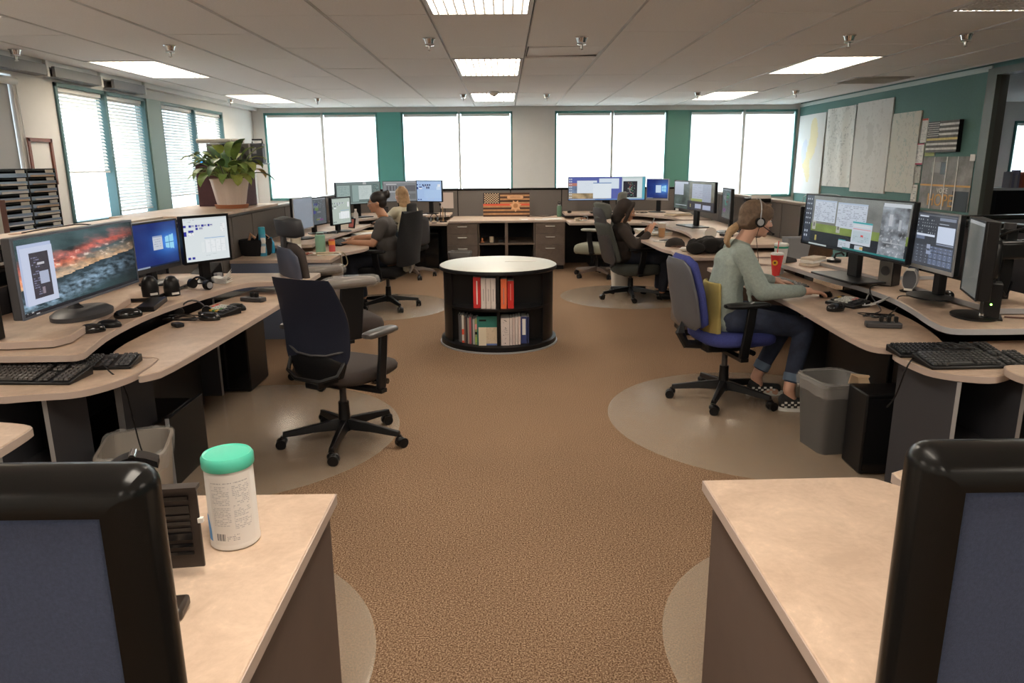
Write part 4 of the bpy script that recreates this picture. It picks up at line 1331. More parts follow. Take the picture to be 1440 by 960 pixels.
# sweater
sw = MB()
for a_, ra, c_, rc_ in (('chest', .128, 'waist', .128), ('waist', .13, 'hip', .142)):
    sw.loft([[Vector(W[k]) + Vector((rr * .82 * math.cos(q), rr * 1.22 * math.sin(q), 0)) for q in [2 * PI * i / 20 for i in range(20)]] for k, rr in ((a_, ra), (c_, rc_))])
sw.ell(W['chest'], (.112, .165, .10)); sw.ell(W['waist'], (.112, .155, .09)); sw.ell(W['hip'] + Vector((0, 0, -.03)), (.128, .178, .10))
sw.ell(W['chest'] + Vector((.055, -.01, -.04)), (.085, .13, .08))
for s_ in 'RL':
    cap(sw, W['neck0'] + Vector((-.012, 0, -.028)), .058, W['sh' + s_], .062)
    cap(sw, W['sh' + s_], .064, W['el' + s_], .056); cap(sw, W['el' + s_], .057, W['wr' + s_] + (W['el' + s_] - W['wr' + s_]) * .08, .038)
cap(sw, W['neck0'] + Vector((-.01, 0, -.03)), .07, W['neck0'] + Vector((.006, 0, .0)), .062)
for k in range(7):     # soft folds
    a = W['sh' + 'R'] + Vector((-.03 + .012 * k, -.045, -.03 - .04 * k)); 
    cap(sw, a, .010, a + Vector((.05, .012, -.10)), .006, 8)
sweater = remesh(sw, 'sweater', mat('grey_green_knit', (.30, .36, .335), rough=.95, bump=.5, scale=260, var=.12, vscale=60), t, .008, 3)
# mustard panel at the back of the cardigan
mu = MB()
for j, q0 in enumerate((2.45, 2.6, 2.75, 2.9, 3.05, 3.2, 3.35, 3.5, 3.65, 3.8, 3.95, 4.1)):
    pts = [W['waist'] + Vector((.120 * math.cos(q0), .155 * math.sin(q0), .045)), W['hip'] + Vector((.142 * math.cos(q0), .19 * math.sin(q0), -.02)), W['hip'] + Vector((.14 * math.cos(q0), .19 * math.sin(q0), -.10))]
    hair_strip(mu, pts, .012, .017 + .003 * (j % 2))
remesh(mu, 'mustard_back_panel', mat('mustard_knit', (.36, .29, .10), rough=.95, bump=.4, scale=260), t, .008, 3)
jn = MB()
for s_ in 'RL':
    cap(jn, W['hip' + s_], .094, W['kn' + s_], .066); cap(jn, W['kn' + s_], .066, W['an' + s_] + (W['kn' + s_] - W['an' + s_]) * .18, .050)
remesh(jn, 'jeans', mat('dark_blue_denim', (.030, .042, .080), rough=.85, bump=.4, scale=400, var=.3, vscale=14), t, .008, 3)
for s_ in 'RL':
    a = W['an' + s_]; k = W['kn' + s_]
    MB().cyl(a + (k - a) * .13, a + (k - a) * .25, .052, .055, 20).build('jeans_cuff', mat('light_denim', (.14, .20, .29), rough=.9), t)
    sh = MB(); h = a + Vector((-.015, 0, -.085)); toe = a + Vector((.15, -.01 if s_ == 'R' else .01, -.105))
    h.z = toe.z = -0 + .045
    cap(sh, h, .042, (h + toe) / 2, .040); cap(sh, (h + toe) / 2, .040, toe, .032); cap(sh, h + Vector((-.01, 0, .03)), .036, h + Vector((.03, 0, .035)), .034)
    s0 = remesh(sh, 'shoe', mat('black_canvas', (.02, .02, .022), rough=.8), t, .006, 2)
    soleb = []
    for zz in (.002, .026):
        soleb.append([(h.x + (toe.x - h.x) * .5 + (.5 * (toe.x - h.x) + .045) * math.cos(q), (h.y + toe.y) / 2 + .043 * math.sin(q), zz) for q in [2 * PI * i / 24 for i in range(24)]])
    MB().loft(soleb).build('sole', M_PAPER, s0)
    ck = MB()
    for i in range(9):
        for j in range(3):
            if (i + j) % 2:
                x = h.x - .03 + i * .02; zz = .034 + j * .014
                ck.box((x, h.y - .0405 + j * .0015, zz), (.015, .008, .0115))
    tag(ck.build('checks', M_PAPER, s0), kind='stuff')
# hair
hb = MB()
hb.ell(PW(0, -.026, .042), (.082, .094, .085), MW, 22, 14)
hb.ell(PW(0, -.045, .0), (.076, .072, .078), MW, 20, 12)
for q in (-1, 1):
    hb.ell(PW(q * .052, .030, .050), (.034, .055, .052), MW, 16, 10)
    hb.ell(PW(q * .060, .002, .008), (.026, .050, .052), MW, 14, 10)
    for k in range(7):
        hair_strip(hb, [PW(q * (.02 + k * .008), .066 - k * .012, .105 - k * .004), PW(q * .078, -.01 - k * .008, .06 - k * .008), PW(q * .062, -.075, .0 - k * .006), PW(0, -.118, -.050)], .010, .010)
hair_strip(hb, [PW(0, -.10, -.04), PW(0, -.135, -.065)], .030, .026)
remesh(hb, 'hair', mat('brown_hair', (.13, .085, .055), rough=.6, bump=.6, scale=160, var=.35, vscale=30), t, .006, 1)
pb = MB()
for k in range(9):
    q = k * .7; rr = .018
    o_ = Vector((0, rr * math.cos(q), rr * math.sin(q)))
    hair_strip(pb, [PW(o_.y, -.13, -.062 + o_.z), PW(o_.y * 1.6, -.165, -.10 + o_.z * 1.3), PW(o_.y * 1.7, -.175, -.15 + o_.z), PW(o_.y, -.150, -.20)], .015, .007)
remesh(pb, 'ponytail', mat('blond_hair_tips', (.36, .23, .12), rough=.6, bump=.6, scale=160, var=.3, vscale=40), t, .005, 1)
# headset
hs = thing('headset', 'thin silver headset with microphone worn by the ponytail woman', 'headset', t.location)
pts = [PW(.095 * math.cos(a), -.012, -.005 + .143 * math.sin(a)) for a in [PI * k / 16 for k in range(17)]]
MB().tube(pts, .0038).build('headband', M_SILV, hs)
for q in (1, -1):
    e = MB().cyl(PW(q * .080, -.008, -.010), PW(q * .096, -.008, -.010), .030, .030, 22).build('ear_pad', M_BLK, hs)
    MB().cyl(PW(q * .096, -.008, -.010), PW(q * .101, -.008, -.010), .021, .019, 22).build('ear_cover', M_SILV, hs)
MB().tube([PW(.094, .0, -.025), PW(.082, .06, -.055), PW(.05, .105, -.075)], .003).build('mic_arm', M_BLK, hs)
MB().ell(PW(.047, .110, -.077), (.009, .009, .007)).build('microphone', M_BLK, hs)
MB().tube([PW(.095, -.01, -.03), PW(.10, -.02, -.11), PW(.11, .01, -.22), PW(.10, .04, -.32)], .002).build('cord', M_BLK, hs)

# ---------------------------------------------------------------- generic seated person
def seated(label, c, hd, D, skin, top, trs, sleeve='long', neck_col=None, hs_=.95, loc=None, tw=1.0, voxel=.008):
    t = thing('person', label, 'person', loc)
    L = Vector(loc)
    D = {k: Vector(v) - L for k, v in D.items()}
    H = Vector(c) - L
    b = MB()
    P, M = head_parts(b, H, hd, (0, 0, 1), hs_, .95)
    cap(b, D['neck'], .052, H + Vector((0, 0, -.05)), .048)
    up_ = (D['neck'] - D['hip'])
    ch = D['hip'] + up_ * .72; wa = D['hip'] + up_ * .33
    cap(b, D['neck'] - up_ * .12, .07, wa, .1); cap(b, wa, .1, D['hip'], .11)
    for s in 'RL':
        cap(b, D['neck'] - up_ * .08, .05, D['sh' + s], .042)
        cap(b, D['sh' + s], .047, D['el' + s], .040); cap(b, D['el' + s], .040, D['wr' + s], .026)
        cap(b, D['hip'], .09, D['kn' + s], .06); cap(b, D['kn' + s], .055, D['an' + s], .038)
        fd = Vector((hd[0], hd[1], 0)).normalized()
        a = D['an' + s]
        cap(b, Vector((a.x, a.y, .045)), .036, Vector((a.x, a.y, .035)) + fd * .14, .028)
        hand(b, D['wr' + s], D['hd' + s] - D['wr' + s], D.get('hn' + s, L + Vector((0, 0, 1))) + L if False else (0, 0, 1), (-1 if s == 'R' else 1), .95, curl=.38)
    remesh(b, 'body', skin, t, voxel, 2)
    s_ = MB()
    f = Vector((hd[0], hd[1], 0)).normalized(); r = f.cross(Vector((0, 0, 1)))
    M2 = Matrix((r, f, Vector((0, 0, 1)))).transposed()
    s_.ell(ch, (.165 * tw, .125, .135), M2); s_.ell(wa, (.16 * tw, .13, .13), M2); s_.ell(D['hip'] + Vector((0, 0, .02)), (.18 * tw, .14, .11), M2)
    for s in 'RL':
        cap(s_, D['neck'] - up_ * .10, .062, D['sh' + s], .064)
        if sleeve == 'long':
            cap(s_, D['sh' + s], .068, D['el' + s], .060); cap(s_, D['el' + s], .060, D['el' + s] + (D['wr' + s] - D['el' + s]) * .88, .042)
        else:
            cap(s_, D['sh' + s], .066, D['sh' + s] + (D['el' + s] - D['sh' + s]) * .62, .060)
    remesh(s_, 'top', top, t, .010, 3)
    q = MB()
    for s in 'RL':
        cap(q, D['hip'], .105, D['kn' + s], .074); cap(q, D['kn' + s], .072, D['an' + s] + (D['kn' + s] - D['an' + s]) * .08, .052)
    remesh(q, 'trousers', trs, t, .010, 3)
    for s in 'RL':
        a = D['an' + s]; q = MB()
        cap(q, Vector((a.x, a.y, .05)), .044, Vector((a.x, a.y, .040)) + f * .14, .034)
        remesh(q, 'shoe', M_BLK, t, .010, 2)
    return t, P, M, D


DN = mat('very_dark_denim', (.022, .028, .045), rough=.85, var=.3, vscale=10)
# woman with the bun, faces left (-x)
t, P, M, D = seated('woman with dark bun and glasses in a dark grey t-shirt, middle left', (-1.375, 7.97, 1.155), (-.98, -.10, -.10), dict(
    neck=(-1.31, 7.97, 1.0), hip=(-1.27, 7.98, .56), shR=(-1.29, 8.14, .94), shL=(-1.30, 7.80, .93), elR=(-1.44, 8.22, .76), elL=(-1.40, 7.74, .735),
    wrR=(-1.66, 8.10, .765), wrL=(-1.65, 7.80, .75), hdR=(-1.76, 8.06, .75), hdL=(-1.75, 7.84, .742), knR=(-1.66, 8.10, .54), knL=(-1.68, 7.86, .53), anR=(-1.60, 8.10, .10), anL=(-1.62, 7.86, .10)),
    M_SKINT, mat('dark_grey_shirt', (.075, .068, .065), rough=.9), DN, 'short', loc=(-1.28, 7.97, 0), voxel=.007)
face_bits(t, P, M, .95, brow=(.02, .015, .012))
hb = MB(); hb.ell(P(0, -.022, .040), (.080, .094, .082), M, 20, 12); hb.ell(P(0, -.05, .0), (.07, .06, .07), M, 16, 10)
for q in (-1, 1): hb.ell(P(q * .058, .012, .045), (.024, .05, .045), M, 12, 8)
hb.ell(P(0, -.115, .075), (.045, .045, .043), M, 16, 10)
for k in range(8): hb.ell(P(.03 * math.cos(k * .8), -.12 + .02 * math.sin(2 * k), .078 + .028 * math.sin(k * .8)), (.018, .022, .018), M, 10, 6)
remesh(hb, 'hair', mat('black_hair', (.018, .014, .013), rough=.5, bump=.5, scale=160), t, .006, 1)
gl = thing('eyeglasses', 'thin light-framed glasses worn by the woman with the bun', 'glasses', t.location)
for q in (-1, 1):
    MB().tube([P(q * .031 + .021 * math.cos(a), .101, .0 + .016 * math.sin(a)) for a in [2 * PI * k / 16 for k in range(17)]], .0022, 6).build('rim', M_SILV, gl)
    MB().tube([P(q * .052, .10, .004), P(q * .074, .05, .004), P(q * .078, -.005, .002)], .002, 6).build('temple', M_SILV, gl)
MB().tube([P(-.010, .104, .003), P(.010, .104, .003)], .002, 6).build('bridge', M_SILV, gl)
MB().tube([D['neck'] + Vector((.05, -.045, .015)), D['neck'] + Vector((-.035, -.06, .02)), D['neck'] + Vector((-.065, 0, .0)), D['neck'] + Vector((-.03, .06, .02))], .004).build('neckline', mat('orange_cord', (.5, .2, .06)), t)

# blonde woman at the far left
t, P, M, D = seated('woman with long blonde hair and cream top, seen from behind at the far left desk', (-1.44, 10.30, 1.13), (-.75, .66, 0), dict(
    neck=(-1.40, 10.26, .98), hip=(-1.33, 10.20, .55), shR=(-1.28, 10.36, .92), shL=(-1.50, 10.12, .92), elR=(-1.42, 10.55, .78), elL=(-1.66, 10.24, .78),
    wrR=(-1.60, 10.70, .76), wrL=(-1.78, 10.42, .76), hdR=(-1.67, 10.77, .75), hdL=(-1.85, 10.49, .75), knR=(-1.52, 10.55, .53), knL=(-1.66, 10.40, .53), anR=(-1.50, 10.52, .10), anL=(-1.62, 10.38, .10)),
    M_SKIN, mat('cream_top', (.60, .56, .42), rough=.9), DN, 'long', loc=(-1.33, 10.22, 0), voxel=.009)
hb = MB(); hb.ell(P(0, -.022, .040), (.084, .098, .084), M, 20, 12)
for k in range(16):
    a = PI * (.05 + .9 * k / 15)
    x = math.cos(a) * .078
    hair_strip(hb, [P(x * .5, -.02 - .02 * math.sin(a), .115), P(x * 1.05, -.04 - .05 * math.sin(a), .03), P(x * 1.15, -.06 - .055 * math.sin(a), -.08), P(x * 1.1, -.07 - .07 * math.sin(a), -.19), P(x * .8, -.075 - .07 * math.sin(a), -.27)], .020, .010)
remesh(hb, 'hair', mat('blonde_hair', (.42, .26, .13), rough=.6, bump=.6, scale=120, var=.35, vscale=25), t, .007, 1)

# hooded person at the middle right, facing right
t, P, M, D = seated('person in dark hooded sweatshirt looking at a phone, middle right', (1.385, 8.34, 1.015), (.93, -.22, -.28), dict(
    neck=(1.33, 8.36, .88), hip=(1.36, 8.42, .50), shR=(1.34, 8.20, .80), shL=(1.36, 8.54, .80), elR=(1.47, 8.14, .62), elL=(1.52, 8.55, .62),
    wrR=(1.625, 8.20, .78), wrL=(1.62, 8.36, .78), hdR=(1.665, 8.23, .88), hdL=(1.66, 8.30, .87), knR=(1.86, 8.28, .49), knL=(1.86, 8.52, .49), anR=(1.82, 8.30, .10), anL=(1.82, 8.52, .10)),
    M_SKINT, mat('dark_brown_sweatshirt', (.040, .030, .026), rough=.95, bump=.3, scale=200), DN, 'long', loc=(1.36, 8.42, 0), voxel=.007)
face_bits(t, P, M, .95)
hb = MB(); hb.ell(P(0, -.035, .035), (.098, .105, .105), M, 20, 12); hb.ell(P(0, -.07, -.03), (.09, .08, .10), M, 20, 12); hb.ell(P(0, -.085, -.11), (.10, .07, .07), M, 16, 10)
for q in (-1, 1):
    hair_strip(hb, [P(0, .055, .118), P(q * .06, .058, .09), P(q * .086, .04, .02), P(q * .080, .03, -.06), P(q * .05, .02, -.12)], .017, .022)
remesh(hb, 'hood', MATS['dark_brown_sweatshirt'], t, .007, 2)
MB().ell(P(0, .045, .085), (.06, .035, .03), M, 14, 8).build('hair', MATS['black_hair'], t)
ph = thing('mobile_phone', 'pale mobile phone held up by the hooded person', 'phone', (1.665, 8.27, .87))
MB().box((0, 0, 0), (.010, .075, .15), rz=-.2, ry=.35).build('case', mat('phone_grey', (.45, .47, .48), rough=.3), ph, bev=.004)
MB().box((-.0055, 0, 0), (.001, .068, .138), rz=-.2, ry=.35).build('screen', M_BLKG, ph)

# ================================================================== SCREENS


def fbm(x, y, s=0.0, o=5):
    return mnoise.fractal(Vector((x, y, s)), 1.0, 2.0, o)


def cv_sunset():
    c = Canvas(200, 66)
    for j in range(66):
        for i in range(200):
            u = i / 199; v = j / 65
            n = fbm(u * 5, v * 9 - u * 3, 1.3); n2 = fbm(u * 16, v * 20 - u * 5, 4.1)
            line = .66 - .22 * u + .02 * n
            if v < line:
                d = (line - v) / line
                g = np.array((.055, .085, .09)) * (1 + 1.1 * n)
                streak = max(0, 1 - abs(d - .34 - .20 * n - .5 * (u - .25) * (u > .25)) * 3.6)
                low = max(0, 1 - d * 2.6)
                col = g + np.array((.75, .10, .05)) * streak * max(0, .75 + n2 * .7) + np.array((.95, .55, .28)) * low * max(0, .7 + n2 * .6)
                if n2 > .25 and .15 < d < .5: col = col + np.array((.55, .45, .38)) * (n2 - .25) * 2
                if d > .62: col = col * .55 + np.array((.02, .05, .055))
                col *= max(.15, 1 - max(0, u - .78) * 3.2)
            else:
                d = (v - line)
                w = max(0, 1 - abs(d - .16 - .25 * (1 - u) * .4) * 5)
                col = np.array((.03, .055, .07)) + np.array((.22, .32, .42)) * w * max(0, .6 + 1.5 * n2) + np.array((.0, .12, .10)) * max(0, d - .25)
                if u > .62: col *= max(.25, 1 - (u - .62) * 2.4)
            c.a[j, i] = np.clip(col, 0, 1)
    c.rect(.02, .08, .255, .86, (.50, .58, .80)); c.rect(.035, .12, .26, .88, (.62, .68, .86)); c.rect(.09, .20, .225, .80, (.05, .045, .06))
    c.lines(.10, .26, .16, .76, (.22, .22, .34), 2, .5, 4); c.rect(.14, .34, .19, .36, (.6, .6, .65)); c.rect(.145, .46, .21, .62, (.45, .5, .66)); c.rect(.15, .66, .17, .76, (.3, .25, .3))
    c.rect(0, .955, 1, 1, (.012, .014, .02)); c.lines(.02, .965, .12, 1, (.5, .5, .5), 2, .5, 2)
    return c


def cv_bluewin(dlg=True):
    w, h = 90, 56
    c = Canvas(w, h)
    for j in range(h):
        for i in range(w):
            u = i / w; v = j / h
            d = math.hypot((u - .80) * 1.3, (v - .47))
            beam = max(0, 1 - abs(v - .47 - (.80 - u) * .35) * 3.4) * max(0, 1 - abs(u - .8) * 1.2)
            beam2 = max(0, 1 - abs(v - .47 + (.80 - u) * .30) * 4) * max(0, 1 - abs(u - .8) * 1.2)
            k = max(0, 1 - d * 1.5)
            c.a[j, i] = np.array((.012, .028, .17)) + np.array((.05, .22, .60)) * (k ** 2) + np.array((.03, .12, .35)) * (beam + beam2) * .6
    for i in range(int(.72 * w), int(.92 * w)):
        f = (i / w - .72) / .2
        a, b = .36 - .05 * f, .62 + .05 * f
        c.a[int(a * h):int(b * h), i] = (.35, .75, 1.0)
        c.a[int(.49 * h), i] = (.05, .2, .5)
    c.a[int(.3 * h):int(.68 * h), int(.80 * w)] = (.05, .2, .5)
    if dlg:
        c.rect(.42, .30, .64, .62, (.62, .66, .74)); c.rect(.42, .30, .64, .335, (.35, .42, .6)); c.lines(.45, .38, .6, .58, (.42, .46, .55), 3, .6, 3)
    c.rect(0, .965, 1, 1, (.01, .02, .06)); c.rect(.02, .97, .3, 1, (.3, .35, .45))
    return c


def cv_cad(bg=(.80, .86, .88), tile=(.035, .04, .35)):
    c = Canvas(96, 76, bg)
    c.rect(0, 0, 1, .035, tuple(x * .9 for x in bg)); c.lines(.02, .04, .3, .1, (.5, .54, .56), 3, .5, 1)
    for x in (.13, .27, .41, .55):
        c.rect(x, .155, x + .12, .21, (.62, .64, .70)); c.rect(x + .0, .155, x + .045, .21, tile); c.rect(x + .055, .165, x + .11, .18, tile)
    for x in (.0,):
        for y in (.16, .30, .36): c.rect(x, y, x + .06, y + .05, tile)
    c.rect(.27, .23, .32, .27, tile); c.rect(.34, .225, .44, .27, (.6, .62, .68)); c.rect(.35, .24, .43, .25, tile)
    c.rect(.10, .275, .22, .33, tile); c.rect(.10, .34, .22, .40, (.95, .96, .97)); c.lines(.11, .345, .2, .4, (.2, .2, .3), 3, .4, 9)
    c.rect(.84, .16, .95, .36, (.92, .94, .95)); c.lines(.85, .18, .94, .35, (.55, .6, .65), 3, .5, 5)
    c.rect(.45, .475, .93, .49, (.25, .45, .75)); c.rect(.45, .52, .93, .82, (.90, .93, .95))
    for x in (.45, .57, .69, .81, .93): c.rect(x, .52, x + .004, .82, (.66, .72, .76))
    c.lines(.46, .55, .92, .80, (.72, .77, .80), 4, .35, 6); c.rect(.36, .56, .44, .80, (.84, .89, .90))
    for x in (.04, .14): c.rect(x, .90, x + .06, .945, tile)
    c.rect(.115, .91, .13, .93, (.6, .6, .7)); c.lines(.45, .86, .7, .9, (.6, .65, .68), 2, .5, 7)
    return c


def cv_wide_right():
    c = Canvas(210, 64, (.30, .32, .31))
    for j in range(64):
        for i in range(210):
            v = j / 63; u = i / 209
            n = fbm(u * 8, v * 5, 2)
            if v < .56: c.a[j, i] = np.array((.21, .215, .20)) * (1 + .3 * n)
            elif v < .72: c.a[j, i] = np.array((.22, .30, .07)) * (1 + .3 * n)
            else: c.a[j, i] = (.020, .026, .035)
    for x in (.10, .36): 
        c.rect(x, .50, x + .04, .68, (.5, .5, .44)); c.rect(x + .01, .54, x + .03, .62, (.2, .2, .18))
    c.rect(0, 0, .085, 1, (.03, .042, .07))
    for k in range(6):
        for q in (.015, .035, .055): c.rect(q, .06 + k * .10, q + .010, .09 + k * .10, (.55, .6, .68))
    for k in range(2):
        for q in (.015, .04): c.rect(q, .72 + k * .1, q + .012, .76 + k * .1, (.55, .6, .68))
    for x0, x1, y0, y1, s in ((.105, .34, .08, .52, 1), (.35, .42, .10, .56, 2), (.395, .64, .10, .58, 3)):
        c.rect(x0, y0, x1, y1, (.62, .68, .78)); c.lines(x0 + .01, y0 + .05, x1 - .01, y1 - .03, (.36, .40, .48), 2, .55, s); c.rect(x0, y0, x1, y0 + .03, (.45, .55, .68))
    c.rect(.52, .42, .70, .84, (.66, .72, .80)); c.rect(.52, .42, .70, .455, (.05, .42, .45)); c.rect(.535, .48, .68, .51, (.75, .78, .8)); c.rect(.53, .54, .69, .56, (.75, .35, .38))
    c.rect(.53, .60, .69, .80, (.55, .66, .72)); c.rect(.605, .66, .63, .70, (.8, .08, .08)); c.lines(.54, .7, .68, .8, (.4, .5, .56), 2, .4, 8)
    c.rect(.40, .82, .52, .98, (.62, .68, .76)); c.rect(.40, .80, .47, .82, (.05, .42, .45)); c.lines(.41, .86, .5, .96, (.4, .45, .5), 2, .6, 4); c.rect(.56, .86, .64, .96, (.6, .66, .72)); c.rect(.61, .88, .64, .92, (.7, .5, .15))
    for j in range(int(.04 * 64), int(.97 * 64)):
        for i in range(int(.77 * 210), int(.985 * 210)):
            n = fbm(i * .06, j * .1, 6); m = fbm(i * .25, j * .3, 9)
            c.a[j, i] = np.array((.30, .33, .37)) * (.85 + .9 * n) + (.25 if m > .42 else 0) * (j > 26)
    c.rect(.77, .03, .985, .10, (.66, .70, .75)); c.rect(.83, .22, .855, .42, (.55, .58, .62)); c.rect(.91, .30, .93, .48, (.5, .54, .58)); c.rect(.80, .70, .96, .72, (.5, .53, .56))
    c.rect(.0, .955, 1, 1, (.01, .015, .02)); c.rect(.08, .965, .28, 1, (.55, .62, .6)); c.rect(.45, .93, 1, .97, (.03, .25, .25)); c.rect(.145, .80, .16, .9, (.5, .42, .12))
    return c


def cv_radio():
    c = Canvas(90, 76, (.055, .062, .075))
    c.rect(.02, .03, .98, .05, (.12, .13, .15))
    c.rect(.08, .05, .30, .075, (.55, .6, .68))
    rr = random.Random(5)
    for j in range(6):
        for i in range(9):
            if rr.random() < .85: c.rect(.05 + i * .055, .12 + j * .06, .065 + i * .055, .14 + j * .06, (.30, .33, .36))
    c.rect(.58, .06, .96, .12, (.20, .23, .30)); c.rect(.56, .22, .95, .52, (.55, .62, .76)); c.rect(.58, .17, .80, .19, (.4, .43, .5))
    c.rect(.04, .40, .50, .43, (.62, .68, .80)); c.rect(.04, .44, .26, .50, (.15, .18, .26)); c.rect(.56, .54, .95, .57, (.22, .25, .33)); c.rect(.56, .60, .95, .70, (.11, .12, .15))
    for j in range(6):
        for i in range(8):
            x = .05 + i * .115; y = .60 + j * .06
            c.rect(x, y, x + .105, y + .05, (.13, .16, .24) if i > 2 else (.085, .095, .12)); c.rect(x + .05, y + .02, x + .06, y + .03, (.45, .5, .58))
    c.rect(.33, .58, .42, .66, (.32, .36, .47)); c.rect(.33, .70, .45, .76, (.28, .33, .45))
    return c


def cv_dark(seed=1, bg=(.13, .15, .16)):
    c = Canvas(80, 60, bg)
    c.rect(0, 0, 1, .05, (.25, .28, .3)); rr = random.Random(seed)
    for k in range(9):
        x, y = rr.uniform(.03, .6), rr.uniform(.08, .8)
        c.rect(x, y, x + rr.uniform(.15, .35), y + rr.uniform(.05, .16), tuple(v * rr.choice((.6, 1.5, 2.0, 1.8)) for v in bg))
    c.lines(.05, .1, .9, .4, tuple(min(1, v * 2.6) for v in bg), 3, .35, seed)
    return c


def cv_wide_map():
    c = Canvas(130, 56, (.16, .21, .20))
    c.rect(0, 0, 1, .07, (.2, .25, .25)); c.rect(.02, .12, .30, .9, (.34, .44, .42)); c.lines(.03, .2, .28, .85, (.22, .30, .29), 3, .5, 3)
    c.rect(.35, .12, .5, .9, (.30, .40, .38)); c.rect(.5, .14, .80, .80, (.56, .64, .62)); c.lines(.52, .22, .78, .75, (.42, .5, .49), 3, .5, 5)
    rr = random.Random(2)
    for k in range(130):
        x, y = rr.uniform(.81, .97), rr.uniform(.1, .9); c.rect(x, y, x + .012, y + .02, (.05, .12, .12) if rr.random() < .7 else (.3, .42, .4))
    c.rect(.6, .0, .68, .09, (.5, .5, .5)); c.rect(.02, .94, .98, .97, (.4, .5, .48))
    return c


def cv_slate():
    c = Canvas(70, 50, (.23, .24, .25))
    c.rect(0, .0, 1, .08, (.32, .33, .34)); c.rect(.08, .12, .4, .16, (.6, .6, .62))
    for i in range(5): c.rect(.10 + i * .09, .22, .15 + i * .09, .46, (.10, .10, .11))
    c.rect(.05, .5, .5, .54, (.55, .55, .56)); c.rect(.65, .2, .97, .5, (.13, .13, .14)); c.rect(.5, .62, .97, .9, (.16, .165, .17)); c.rect(.7, .68, .78, .76, (.62, .63, .65))
    return c


def cv_bluecad():
    c = cv_cad((.42, .58, .86), (.03, .05, .22))
    c.rect(.3, .45, 1, .84, (.45, .62, .88))
    c.rect(.16, .11, .7, .22, (.42, .58, .86))
    for x in (.23, .33, .42, .5): c.rect(x, .16, x + .06, .24, (.05, .06, .14))
    for x in (.4, .47): c.rect(x, .28, x + .05, .38, (.05, .06, .14))
    c.rect(.80, .28, .95, .44, (.62, .76, .94))
    return c


def cv_desktop_wide():
    c = Canvas(180, 56, (.10, .13, .42))
    for j in range(56):
        for i in range(90):
            v = j / 56; n = fbm(i * .05, v * 3, 3)
            if v > .3: c.a[j, i] = np.array((.16, .22, .34)) * (1 + .5 * n)
            if .24 < v < .36: c.a[j, i] = (.5, .2, .15)
            if v > .68: c.a[j, i] = np.array((.34, .25, .14)) * (1 + 1.0 * n)
    for k in range(8):
        for q in (.008, .030): c.rect(q, .05 + k * .115, q + .014, .1 + k * .115, (.6, .65, .7))
    c.rect(.11, .14, .37, .70, (.75, .82, .90)); c.rect(.40, .05, .66, .5, (.72, .82, .92)); c.rect(.32, .25, .56, .93, (.80, .87, .93)); c.rect(.32, .23, .56, .26, (.12, .25, .5)); c.lines(.13, .2, .35, .65, (.66, .74, .84), 4, .4, 2)
    c.rect(.70, .0, 1, 1, (.50, .62, .60)); c.rect(.705, .06, .96, .9, (.72, .80, .82)); c.rect(.715, .17, .90, .90, (.018, .02, .03))
    rr = random.Random(8)
    for k in range(90):
        x = rr.gauss(.81, .028); y = rr.gauss(.5, .17)
        if .73 < x < .89 and .2 < y < .86: c.rect(x, y, x + .008, y + .02, rr.choice(((.5, .1, .08), (.3, .35, .25), (.1, .35, .2), (.5, .5, .5))))
    c.rect(.965, .0, 1, 1, (.10, .40, .50)); c.rect(0, .955, 1, 1, (.12, .25, .55)); c.rect(.02, .96, .35, .99, (.6, .65, .7))
    return c


def cv_mid_right():
    c = Canvas(130, 44, (.055, .075, .07))
    for j in range(44):
        for i in range(130):
            n = fbm(i * .05, j * .09, 5)
            c.a[j, i] = np.array((.07, .095, .085)) * (1 + .6 * n) if i < 52 else np.array((.15, .15, .11)) * (1 + .4 * n)
    c.rect(.0, .02, .36, .1, (.42, .46, .56)); c.rect(.01, .08, .25, .5, (.42, .46, .56)); c.rect(.47, .06, .72, .58, (.40, .44, .54)); c.rect(.72, .06, .92, .8, (.33, .37, .46)); c.rect(.45, .6, .72, .68, (.3, .36, .1))
    c.rect(.36, .68, 1, 1, (.03, .035, .045)); c.rect(.55, .78, .70, .94, (.4, .45, .6)); c.rect(.74, .8, .92, .95, (.4, .45, .6)); c.lines(.49, .12, .9, .56, (.3, .33, .42), 3, .5, 3); c.rect(.04, .86, .34, .89, (.5, .55, .6)); c.rect(.43, .8, .45, .92, (.5, .42, .15))
    return c


